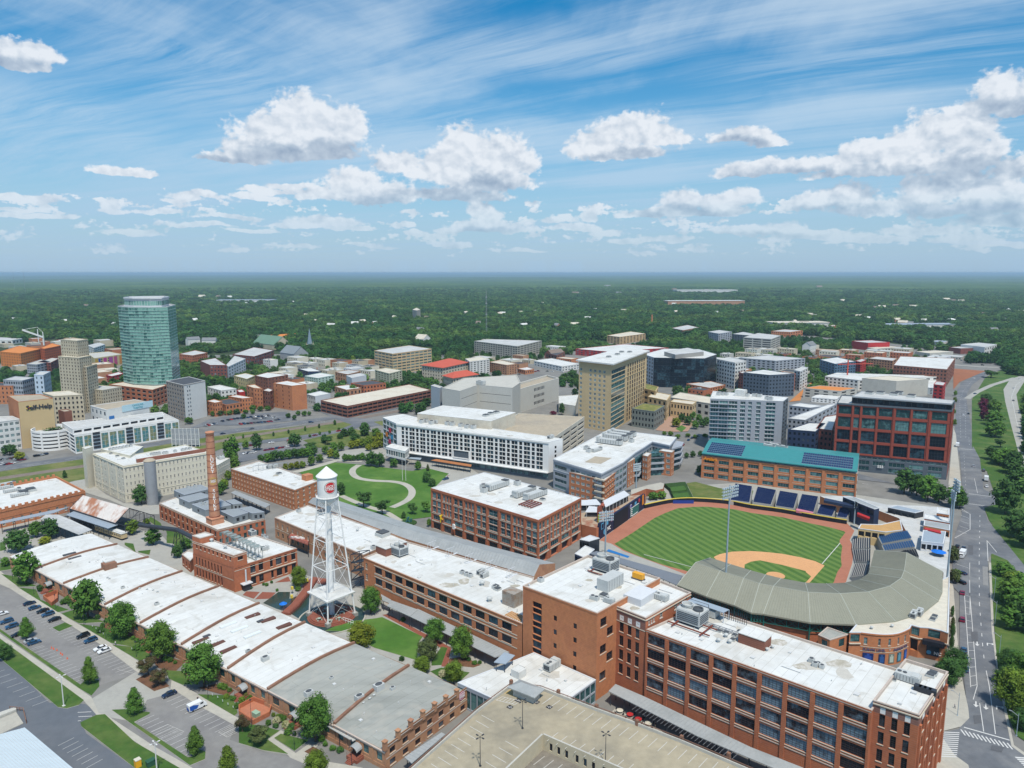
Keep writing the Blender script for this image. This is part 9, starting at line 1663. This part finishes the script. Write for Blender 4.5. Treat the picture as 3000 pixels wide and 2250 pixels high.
for s,yt,k,lf,wf,lb in(('e 215,1410',1150,'round','green',.85,'full green tree before the first warehouse bays'),('e 715,1685',1378,'round','green',.84,'large round green tree before the third warehouse bay'),('a 995,605',312,'round','green',.84,'large round green tree before the fourth warehouse bay'),('a 1310,785',472,'round','mid',.85,'large round green tree before the fifth warehouse bay'),('a 1655,995',655,'round','green',.92,'large spreading green tree before the skylit warehouse bay'),('b 620,1445',1070,'round','green',.80,'largest tree before the grey-roofed warehouse bays'),('a 218,605',435,'cone','green',.85,'small conical tree among the parked cars at the left'),('a 730,978',755,'cone','mid',.72,'conical tree on the island left of the driveway'),('a 1095,1218',1005,'cone','green',.85,'conical tree on the island right of the driveway'),('a 1587,1555',1315,'cone','mid',.72,'conical tree at the end of the second car park'),('a 1850,1735',1475,'cone','lime',.8,'conical tree at the bottom edge left of centre'),('a 48,782',655,'round','dark',1.0,'round dark tree at the left edge by the fence'),('a 1200,905',765,'spread','brown',1.25,'bronze-leaved tree on the planted island, upper one'),('a 1285,990',862,'spread','brown',1.3,'bronze-leaved tree on the planted island, lower one'),('a 1965,1370',1245,'spread','brown',1.2,'bronze-green tree by the sunken brick enclosure'),('a 2112,1462',1318,'spread','olive',1.3,'spreading tree beside the curved kerb'),('b 170,1462',1320,'spread','olive',1.2,'bushy tree above the forked path'),('b 1068,410',190,'round','green',.85,'dense tree at the corner of the orange brick office'),('b 988,680',482,'round','yellow',1.25,'broad yellow-green tree beside the pool'),('b 1590,650',445,'round','green',.9,'green tree left of two beside the long canopy'),('b 1802,778',505,'round','mid',.75,'taller green tree, right of two beside the long canopy'),('b 1525,790',615,'round','olive',1.1,'pale flowering tree at the lawn corner'),('b 1480,888',755,'round','lime',1.2,'bright green round tree at the lawn corner'),('b 1742,978',790,'round','lime',.9,'light green tree beside the white-roofed pavilion'),('b 630,1760',1520,'round','lime',.85,'bright green tree at the bottom edge'),('b 490,200',25,'round','lime',.85,'yellow-green tree in the courtyard by the power house'),('b 480,225',190,'round','mid',1.6,'low shrub mass under the courtyard tree'),('e 150,1150',975,'round','dark',1.2,'dark tree at the far left of the courtyard'),('e 410,1045',885,'round','dark',1.0,'dark round tree right of the teal roof'),('e 290,1035',905,'round','green',.9,'green tree left of the dark round one'),('e 365,1092',1030,'round','yellow',1.7,'low yellow-green bush mass behind the warehouses'),('e 1075,1010',892,'round','lime',1.1,'light green tree left of the conveyor'),('e 1240,1095',965,'round','green',1.1,'green tree below the conveyor'),('e 1190,930',880,'round','lime',1.3,'small light green tree at the conveyor head'),('e 1440,1200',1100,'round','dark',1.0,'dark tree below the trestle'),('e 1510,1130',1040,'round','green',1.1,'green tree between trestle and power house'),('e 1145,770',612,'round','dark',.95,'dark tree at the foot of the steel silo'),('e 525,555',490,'cone','dark',.8,'small dark conifer by the railway verge'),('f 825,690',592,'round','dark',.9,'dark tree just right of the water tower tank'),('f 1010,792',672,'spread','dark',1.3,'wide dark tree at the park edge, left of pair'),('f 1160,850',730,'spread','dark',1.2,'wide dark tree at the park edge, right of pair'),('f 1405,850',760,'spread','dark',1.05,'dark tree at the lower right of the park'),('f 1515,835',745,'spread','green',1.1,'dark green tree beside the brick office corner'),('f 1335,882',822,'cone','dark',.9,'small dark conical shrub tree in the park'),('f 1540,950',880,'round','mid',.6,'slim green tree at the brick office corner'),('f 1070,460',340,'round','dark',1.0,'big dark tree at the top of the park, left'),('f 1140,468',350,'round','dark',.9,'big dark tree at the top of the park, right'),('f 1255,468',395,'round','green',1.1,'green tree before the glass box wing'),('f 1450,492',415,'round','green',.8,'slim tree right of the flagpoles'),('f 1530,500',440,'cone','olive',.7,'thin tree before the hotel podium'),('f 1520,592',500,'round','dark',.9,'dark tree group at the right end of the park, upper'),('f 1565,622',560,'round','dark',1.2,'dark tree group at the right end of the park, lower'),('f 145,332',190,'round','dark',.7,'tall dark tree by the park-side car park'),('f 450,300',190,'round','dark',1.15,'round dark tree above the park-side car park'),('f 580,330',265,'spread','dark',1.8,'wide low dark tree by the corner of the car park'),('f 720,285',215,'spread','dark',1.4,'dark tree alone on the upper grass'),('f 1020,215',100,'round','dark',.85,'big dark tree by the upper crossroads'),('f 940,260',190,'round','dark',1.4,'dark mass left of the big dark tree'),('f 1110,215',150,'round','mid',1.3,'mid green tree right of the big dark tree'),('e 1880,450',220,'round','green',.65,'tall green tree right of the chimney, left one'),('e 1900,500',370,'round','mid',.8,'green tree below the tall one right of the chimney'),('e 1990,320',250,'round','mid',.9,'light green tree beside the railway lawn'),('i 80,1530',1442,'round','dark',1.5,'large dark tree at the far left car park'),('i 160,1572',1500,'round','yellow',1.3,'yellow-green tree at the far left car park'),('i 1530,1280',1220,'round','green',1.3,'green tree at the foot of the white slab tower'),('h 1240,680',475,'round','dark',.9,'dark street tree before the red grid office, leftmost'),('h 1340,700',520,'round','dark',.9,'dark street tree before the red grid office, second'),('h 1430,740',530,'round','green',.9,'green street tree before the red grid office, third'),('h 1520,755',600,'round','dark',.9,'dark street tree behind the ballpark concourse'),('h 1650,795',615,'round','green',.95,'green tree at the ballpark street corner, farther'),('h 1690,800',650,'round','dark',.85,'dark tree at the ballpark street corner, nearer'),('l 1945,905',842,'spread','dark',2.2,'low dark clump on the slip-road lawn'),('l 1905,1100',1030,'round','dark',1.4,'dark round tree on the median, farthest'),('l 1880,1180',1070,'round','purple',.8,'purple-leaved tree on the median, farther'),('l 1885,1255',1140,'round','purple',.7,'purple-leaved tree on the median, nearer'),('l 1970,1190',1080,'round','mid',1.1,'green tree on the median behind the purple ones'),('l 1965,1290',1165,'round','green',1.2,'broad green tree on the median'),('l 1975,1385',1250,'round','green',1.3,'broad green tree on the median, nearer'),('l 2020,1470',1400,'spread','dark',1.5,'dark low tree on the median'),('l 1950,1570',1455,'round','dark',1.1,'dark tree at the expressway verge, left'),('l 2050,1600',1470,'round','green',1.2,'green tree at the expressway verge, middle'),('l 2130,1640',1490,'round','dark',1.0,'dark tree at the expressway verge, right'),('h 2010,450',330,'round','green',1.3,'green tree behind the parked trucks'),('h 2110,520',380,'round','dark',1.2,'dark tree behind the parked trucks'),('h 2060,845',575,'round','dark',.85,'tall dark tree at the junction corner'),('h 2160,640',480,'round','dark',1.2,'dark tree right of the tall junction tree'),('h 2150,1035',825,'round','dark',1.1,'dark tree above the curved lane'),('h 2230,1120',900,'round','dark',1.0,'dark tree at the right edge above the curved lane'),('h 2040,1345',1235,'round','green',1.5,'round green tree in the road fork'),('h 2125,1430',1310,'round','lime',1.4,'yellow-green tree in the road fork'),('h 2190,1480',1330,'round','green',1.2,'green tree at the right edge of the fork'),('h 2130,1600',1430,'round','green',1.3,'big green tree along the right verge'),('d 2110,320',120,'round','mid',1.2,'mid green tree along the right verge, upper'),('d 2170,440',230,'round','green',1.1,'green tree along the right verge, second'),('d 2110,530',360,'round','green',1.2,'green tree along the right verge, third'),('d 2230,560',330,'round','dark',1.0,'dark tree at the right edge'),('d 2090,860',700,'round','dark',1.2,'dark tree right of the turning lane'),('d 2170,920',720,'round','green',1.1,'green tree right of the turning lane'),('d 2060,980',840,'round','dark',1.3,'dark tree behind the lime one'),('d 2120,1190',855,'round','lime',.95,'large lime-green tree overhanging the road'),('d 2215,1240',950,'round','lime',.8,'lime-green tree at the right edge'),('d 2190,1350',1180,'round','dark',1.0,'dark tree behind the road sign'),('d 1650,905',690,'round','dark',.95,'dark tree between pavement and ballpark, upper'),('d 1600,985',760,'round','dark',.95,'dark flowering tree between pavement and factory, lower'),('d 1555,885',790,'round','green',1.1,'green tree at the factory corner'),('d 1660,125',45,'round','mid',1.0,'small green tree beside the angled bays'),('h 1635,1240',1110,'round','olive',.8,'small olive tree beside the club building'),('h 1645,1410',1290,'round','olive',.8,'small olive tree by the club fence'),('k 1605,1305',1225,'round','yellow',1.1,'bright yellow-green tree on the court plaza'),('k 680,1205',1108,'round','dark',.6,'dark tree between jail and courthouse'),('k 610,1208',1172,'round','purple',1.9,'dark purple tree by the jail'),('k 765,915',838,'round','dark',1.4,'large dark tree left of the courthouse'),('k 700,912',865,'round','dark',1.5,'dark tree in the green left of the courthouse'),('e 45,1270',1195,'round','green',1.0,'small tree at the far left walk'),('g 1900,525',450,'round','dark',1.4,'dark tree before the teal-roofed building, right'),('g 1800,525',450,'round','dark',1.0,'dark tree before the teal-roofed building, left'),('g 1420,735',665,'round','green',1.4,'green shrub mass by the curved wall, left'),('g 1490,725',660,'round','mid',1.4,'green shrub mass by the curved wall, right'),('j 925,805',720,'col','lime',.9,'bright green tree by the street lamp beyond the shops'),('j 925,1035',960,'round','green',1.1,'green tree beside the brown garage'),('j 840,970',920,'round','dark',1.7,'dark tree behind the brick shops'),('j 1045,890',815,'round','dark',1.3,'dark tree beside the sage apartments')):
 Ep(s,yt,k,lf,lb,wf)
def A9(s,h,kind,lf,label,group,wf=.9):
 for t in s.split()[1:]:X,Y=t.split(','); k=R.uniform(.85,1.15); Ep(s[0]+' '+t,float(Y)-h*k,kind,R.choice(lf),label,wf*R.uniform(.9,1.15),group)
A9('f 180,432 235,425 290,418 345,408 400,402 455,396 510,390 565,383 600,376',78,'round',('dark','green'),'tree in the dark hedge-like row beside the park-side car park','row beside the park-side car park',1.1)
A9('f 380,492 425,488 470,482 515,476',60,'round',('yellow','lime'),'small yellow-green tree behind the four-storey brick mill','yellow-green row behind the brick mill',1.0); A9('f 590,455 655,430',75,'round',('lime','mid'),'young green tree at the upper left corner of the park','young trees at the park corner')
A9('f 700,362 745,395 790,402 830,335 770,345',75,'round',('yellow','green','mid'),'mixed green tree at the top left of the park','mixed trees at the top of the park'); A9('f 860,420 895,418 930,416 965,414 1000,412',55,'round',('dark','green'),'small dark tree in the row along the park top','row along the top of the park',1.0)
A9('f 915,320 960,312 1005,305 1050,296 1095,284 1140,272 1180,262',78,'round',('yellow','lime','yellow'),'yellow-green tree in the row above the park','yellow-green row above the park',1.1); A9('f 1050,335 1100,322 1140,310',62,'round',('yellow','lime'),'yellow tree in the short row below the long one','short yellow row above the park',1.1)
A9('f 280,217 402,195 537,175 650,153 777,126 35,235',42,'col',('dark','green'),'small rounded street tree beside the railway lawn','street trees beside the railway lawn',.8); A9('f 575,225 655,205 735,195 810,175',26,'round',('mid','green'),'young street tree along the upper street','young trees along the upper street',1.0)
A9('e 1400,655 1470,648 1540,635 1610,622 1680,605',105,'round',('dark','green'),'green tree in the row along the cream mill wall','row along the cream mill',1.0); A9('e 1820,645 1850,570 1790,690',90,'round',('green','lime','mid'),'green tree between chimney and brick mill','trees between chimney and brick mill')
A9('k 1650,1265 1700,1290 1760,1320 1820,1305 1850,1290 1790,1265 1740,1240',72,'round',('dark','green'),'dark tree on the court plaza','trees on the court plaza',1.0); A9('k 1560,1375 1620,1395 1700,1385 1760,1395 1840,1390 1510,1370',38,'round',('green','mid'),'low tree at the plaza edge','low trees at the plaza edge',1.4); A9('g 1690,395 1740,388 1800,380 1830,400',48,'round',('dark','green'),'street tree left of the teal-roofed building','street trees by the teal-roofed building')
A9('i 1730,1215 1780,1212 1850,1205 1920,1200 1990,1195 2050,1170 2110,1175 2170,1170',42,'round',('dark','green'),'dark tree in the hedge row above the downtown car park','row above the downtown car park',1.5); A9('i 1720,960 1790,965 1860,960 1930,965 1900,1010',60,'round',('dark','green','mid'),'tree behind the low shops right of the glass tower','trees behind the low shops',1.2)
A9('j 1470,915 1520,935 1560,925',35,'round',('dark',),'dark tree at the foot of the tile-roofed building','trees by the tile-roofed building',1.4); A9('j 40,1235 110,1200 450,1245 400,1230 480,1210 530,1215 570,1210',38,'round',('dark','green'),'small tree around the downtown car park','trees around the downtown car park',1.1)
A9('d 1632,525 1630,600 1622,690 1628,440',105,'col',('dark','olive'),'narrow hedge-like tree between pavement and ballpark','narrow trees beside the ballpark',.5); A9('l 1650,1110 1645,1200 1648,1290 1655,1050',50,'round',('lime','mid'),'street tree beside the red grid office','street trees beside the red grid office',.7)
Il={'a 330,':'by the small brick enclosure','a 830,':'before the middle warehouse bays','a 1110':'between the driveway island and the skylit bay','a 1835':'before the awning door near the picnic signs','b 280,':'around the brick steps','b 700,':'beside the last brick stoop','b 1860':'at the courtyard lawn edge','b 95,2':'before the power house'}
for s_,n_,w0,h0,lf_ in(('a 330,225 420,250 385,215 320,215 520,330 570,340 545,310',0,1.3,42,('dark','green')),('a 830,520 815,560 790,450 860,478 1110,640 1150,650 1080,620',0,1.2,40,('dark','green')),('a 1110,700 1170,705 1380,800 1420,815 1340,790 1820,1020 1860,1040 1790,1010',0,1.4,42,('green','mid')),('a 1835,1095 1890,1110 1925,1170 1960,1130 2010,1120 1990,1090 2030,1100',0,1.3,45,('green','lime','dark')),('b 280,1240 320,1265 345,1275 240,1310 300,1330 400,1385 450,1395 430,1340',0,1.4,42,('green','dark','lime')),('b 700,1480 760,1510 820,1530 670,1440',0,1.4,40,('dark','green')),('b 1860,790 1910,820 1950,815 1320,790 1330,470',0,1.3,40,('green','dark')),('b 95,210 200,180 225,185 265,165 310,230',0,1.0,26,('dark','green'))):
 for t in s_.split()[1:]:
  X,Y=map(float,t.split(',')); Ep(s_[0]+' '+t,Y-h0*R.uniform(.7,1.1),'round',R.choice(lf_),'low clipped %s shrub in the bed %s'%(('dark green','green')[int(Y)%2],s_[-24:]and Il[s_[:6]]),w0*R.uniform(.8,1.4),'shrubs in the planting beds','garden_shrub',.0)
for s,lb in(('b 305,1300','cream-flowered shrub beside the brick steps, larger'),('b 380,1330','cream-flowered shrub beside the brick steps, smaller'),('b 1650,920','pale yellow flowering shrub at the pavilion lawn')):
 t=Ep(s,float(s.split(',')[1])-55,'round','lime',lb,1.3,None,'flowering_shrub',0); t.children[0].material_slots[0].material=Br('blossom',(.50,.48,.28),(.12,.16,.03))
# woodland to the horizon (beyond counting): instanced crowns, then a canopy sheet
D1=np.random.default_rng(4)
Im=np.array([tuple(p)for p in Ar('D -1200,1800 3600,1800 3600,830 2300,800 2212,790 2120,770 2060,765 1960,745 1700,722 1560,735 1340,738 1180,742 1040,748 830,752 780,775 660,772 600,758 560,745 395,745 255,752 130,735 -40,745 -600,760')])
def Cj(P,poly):
 x,y=P[:,0],P[:,1]; c=np.zeros(len(P),bool); n=len(poly); j=n-1
 for i in range(n):
  xi,yi=poly[i]; xj,yj=poly[j]; m=((yi>y)!=(yj>y))&(x<(xj-xi)*(y-yi)/((yj-yi)or 1e-9)+xi); c^=m; j=i
 return c
def Gs(r0,r1,spacing,a0=-44,a1=44):
 A=.5*math.radians(a1-a0)*(r1*r1-r0*r0); n=int(A/spacing**2); r_=np.sqrt(D1.uniform(r0*r0,r1*r1,n)); a=np.radians(D1.uniform(a0,a1,n)); return np.stack([r_*np.sin(a),r_*np.cos(a)],1)
PT=[]
for r0,r1,sp,w in((700,1500,10.0,15),(1500,2300,12.5,18),(2300,3300,15.5,22),(3300,4600,20,28),(4600,6500,27,36)):
 P=Gs(r0,r1,sp); P=P[~Cj(P,Im)]; PT.append(np.column_stack([P,np.full(len(P),w)]))
for s,sp,w in(('j 470,800 500,700 640,690 1090,690 1095,800 1000,800 900,790 760,790 640,770',9,13),('i 1455,720 1640,640 2200,640 2200,660 1900,690 1640,720 1500,800 1600,870 1640,900 1500,900',10,12),('j 1560,700 1900,610 1960,700 1830,720 1700,730',10,13),('k 520,720 560,640 800,640 1040,640 1060,680 800,690 700,740 560,760',10,13),('k 1360,640 1850,560 1880,620 2200,680 2212,720 1950,700 1800,680 1560,650',10,12),('l 250,640 400,620 400,690 330,660',9,11),('l 540,650 820,600 830,690 740,700 620,640',9,12),('l 1130,690 1460,640 1600,660 1600,690 1330,680 1200,700',12,11),('l 1650,770 1700,700 2212,690 2400,700 2400,900 2050,830 2000,790 1700,790',9,13),('l 2050,850 2212,760 2400,760 2400,900 2130,890',8,13),('l 1500,620 1640,580 1870,570 2212,600 2212,680 1990,690 1890,720 1600,640',12,13),('h 2212,-100 2330,0 2400,500 2350,700 2212,700 2230,450',9,12),('k 620,930 820,880 830,1060 780,1050 650,960',13,8),('i 0,1480 -300,1500 -300,1560 0,1540',12,10),('f 520,245 900,190 1170,200 1160,225 900,235 700,270 560,290',20,7),('k 1800,690 2212,720 2212,745 1940,720',14,9),('l 460,760 540,740 560,830 480,830',12,8),('l 640,700 740,690 900,730 880,745 700,730',13,8),('D 0,870 0,780 640,775 1180,745 1700,730 2040,770 2040,860 1700,850 1500,880 1250,740 900,900 700,890 400,900',11.5,10)):
 q=np.array([tuple(p)for p in Ar(s)]); x0,y0=q.min(0); x1,y1=q.max(0); n=int((x1-x0)*(y1-y0)/sp**2)
 if n>40000:n=40000
 P=np.stack([D1.uniform(x0,x1,n),D1.uniform(y0,y1,n)],1); P=P[Cj(P,q)]; PT.append(np.column_stack([P,np.full(len(P),w)]))
PT=np.concatenate(PT); keep=np.ones(len(PT),bool)
def B7(cx,cy,rad_,front):
 d=np.hypot(PT[:,0]-cx,PT[:,1]-cy); ln=math.hypot(cx,cy); ux,uy=-cx/ln,-cy/ln; t=(PT[:,0]-cx)*ux+(PT[:,1]-cy)*uy; s=np.abs((PT[:,0]-cx)*uy-(PT[:,1]-cy)*ux)
 return(d<rad_)|((t>0)&(t<rad_+front)&(s<rad_*.85))
for P_,z_ in Fe:
 c=sum((Vector(q)for q in P_),Vector((0,0)))/len(P_); rr=max((Vector(q)-c).length for q in P_); PP=np.array([tuple(q)for q in Ba(B8(P_),-5)]); m=np.hypot(PT[:,0]-c.x,PT[:,1]-c.y)<rr+60
 if m.any()and c.length>500:
  Io=np.where(m)[0]; Fx=Cj(PT[Io,:2],PP)
  for t in((10,20)if c.length<1350 else(12,25,40,60)):Fx|=Cj(PT[Io,:2]+np.array([c.x,c.y])/c.length*t,PP)
  keep[Io[Fx]]=False
for o in list(D9.objects):
 if o.parent is None and o.get('category')in('house','building','dome','chimney','mast')and o.location.length>900 and not o.name.startswith('x'):
  if o.name.startswith('house'):keep&=~B7(o.location.x,o.location.y,9+o.location.length*.003,12+o.location.length*.022)
  elif o.name.startswith('distant'):keep&=~B7(o.location.x,o.location.y,170 if 'long' in o['label']or 'wide' in o['label']else 90,30)
for s_ in('l 1490,530 1500,510 1510,490 1520,470 1528,450 1536,430 1541,415 1545,400 1548,390',):
 for q in Ar(s_):keep&=~B7(q.x,q.y,26,20)
PT=PT[keep]
n=len(PT); me=bpy.data.meshes.new('woodland'); me.vertices.add(n)
hh=PT[:,2]*D1.uniform(.8,1.15,n)
co=np.zeros((n,3)); co[:,:2]=PT[:,:2]; me.vertices.foreach_set('co',co.ravel())
def Ip(nm,arr,tp='FLOAT'):a=me.attributes.new(nm,tp,'POINT'); a.data.foreach_set('value' if tp!='FLOAT_VECTOR' else 'vector',arr.ravel())
Kf=np.stack([PT[:,2]*D1.uniform(.85,1.25,n),PT[:,2]*D1.uniform(.85,1.25,n),np.minimum(PT[:,2],20)*D1.uniform(.6,1.15,n)],1); Ip('size',Kf.astype(np.float32),'FLOAT_VECTOR'); Ip('kind_id',D1.integers(0,5,n).astype(np.int32),'INT'); Ip('turn',D1.uniform(0,6.28,n).astype(np.float32))
E8=ob('woodland',me); Bc(E8,'dense green woodland that fills the land beyond the town','woodland',None,'stuff')
Iq=Ac('woodland_leaf',(.034,.100,.022),.85,.45,.006,col2=(.095,.16,.032),rnd=.5,spec=.15); D2=[]
pc=bpy.data.collections.new('woodland_prototypes')
for i in range(5):
 m_=D0(200+i,'round',300,.085,'tree_crown'); m_.materials[0]=Iq; o=bpy.data.objects.new('tree_crown',m_); pc.objects.link(o); D2.append(o)
ng=bpy.data.node_groups.new('woods','GeometryNodeTree'); ng.interface.new_socket('Geometry',in_out='INPUT',socket_type='NodeSocketGeometry'); ng.interface.new_socket('Geometry',in_out='OUTPUT',socket_type='NodeSocketGeometry'); gn=ng.nodes; Eq=ng.links
gi_,Kg=gn.new('NodeGroupInput'),gn.new('NodeGroupOutput'); Jk=gn.new('GeometryNodeJoinGeometry')
def Ir(nm,tp):a=gn.new('GeometryNodeInputNamedAttribute'); a.data_type=tp; a.inputs[0].default_value=nm; return a.outputs[0]
for i,o in enumerate(D2):
 ip=gn.new('GeometryNodeInstanceOnPoints'); oi=gn.new('GeometryNodeObjectInfo'); oi.inputs['Object'].default_value=o; cp=gn.new('FunctionNodeCompare'); cp.data_type='INT'; cp.operation='EQUAL'; Eq.new(Ir('kind_id','INT'),cp.inputs[2]); cp.inputs[3].default_value=i
 cx=gn.new('ShaderNodeCombineXYZ'); Eq.new(Ir('turn','FLOAT'),cx.inputs[2]); Eq.new(gi_.outputs[0],ip.inputs['Points']); Eq.new(cp.outputs[0],ip.inputs['Selection']); Eq.new(oi.outputs['Geometry'],ip.inputs['Instance']); Eq.new(cx.outputs[0],ip.inputs['Rotation']); Eq.new(Ir('size','FLOAT_VECTOR'),ip.inputs['Scale']); Eq.new(ip.outputs[0],Jk.inputs[0])
Eq.new(Jk.outputs[0],Kg.inputs[0]); md=E8.modifiers.new('woods','NODES'); md.node_group=ng
# canopy sheet from 5.5 km to the horizon
G5=np.concatenate([np.geomspace(5600,12000,150),np.geomspace(12100,75000,120)]); Kh=np.radians(np.linspace(-44,44,900)); RR_,Jl=np.meshgrid(G5,Kh,indexing='ij'); X_=RR_*np.sin(Jl); Y_=RR_*np.cos(Jl)
Zc=D1.uniform(0,1,X_.shape)*13+8
def D3(x,y,s,seed):
 r_=np.random.default_rng(seed); g_=r_.uniform(0,1,(256,256)); x=x/s; y=y/s; xi=np.floor(x).astype(int); yi=np.floor(y).astype(int); fx=x-xi; fy=y-yi; fx=fx*fx*(3-2*fx); fy=fy*fy*(3-2*fy); g=lambda a,b_:g_[a%256,b_%256]
 return(g(xi,yi)*(1-fx)+g(xi+1,yi)*fx)*(1-fy)+(g(xi,yi+1)*(1-fx)+g(xi+1,yi+1)*fx)*fy
Zc+=(D3(X_,Y_,900,1)-.3)*16*np.clip((RR_-5600)/3000,0,1)+(D3(X_,Y_,3500,2)-.4)*46*np.clip((RR_-8000)/8000,0,1)
nr,Hc=X_.shape; vv=np.stack([X_,Y_,Zc],-1).reshape(-1,3); ii=np.arange(nr-1)[:,None]*Hc+np.arange(Hc-1)[None,:]; ff=np.stack([ii,ii+1,ii+Hc+1,ii+Hc],-1).reshape(-1,4)
me=bpy.data.meshes.new('distant_woodland'); me.vertices.add(len(vv)); me.vertices.foreach_set('co',vv.ravel()); me.loops.add(ff.size); me.loops.foreach_set('vertex_index',ff[:,::-1].ravel()); me.polygons.add(len(ff)); me.polygons.foreach_set('loop_start',np.arange(0,ff.size,4)); me.polygons.foreach_set('loop_total',np.full(len(ff),4)); me.update()
me.materials.append(Ac('distant_woodland',(.045,.10,.016),.9,.4,.0012,col2=(.09,.14,.024),spec=.1)); Bc(ob('distant_woodland',me),'far woodland canopy running to the horizon','woodland',None,'stuff')
# haze
hm=bpy.data.materials.new('haze'); hm.use_nodes=True; n_=hm.node_tree.nodes; n_.clear(); pv=n_.new('ShaderNodeVolumePrincipled'); mo=n_.new('ShaderNodeOutputMaterial'); Au(hm.node_tree,pv.outputs[0],mo.inputs['Volume']); pv.inputs['Density'].default_value=6.5e-5; pv.inputs['Color'].default_value=(.58,.82,1.0,1); pv.inputs['Anisotropy'].default_value=.1
Er=145.0
bpy.context.view_layer.update()
for o in D9.objects:
 if o.type=='MESH' and o.data and o.name!='distant_woodland' and len(o.data.vertices):Er=max(Er,max((o.matrix_world@Vector(c)).z for c in o.bound_box))
print(Er,max((o.location.z,o.name)for o in D9.objects if o.parent is None))
b=MB(); b.prism([(-62000,-400),(62000,-400),(62000,80000),(-62000,80000)],-3,Er+2,bot=True); Bc(b.build('haze',hm),kind='stuff')
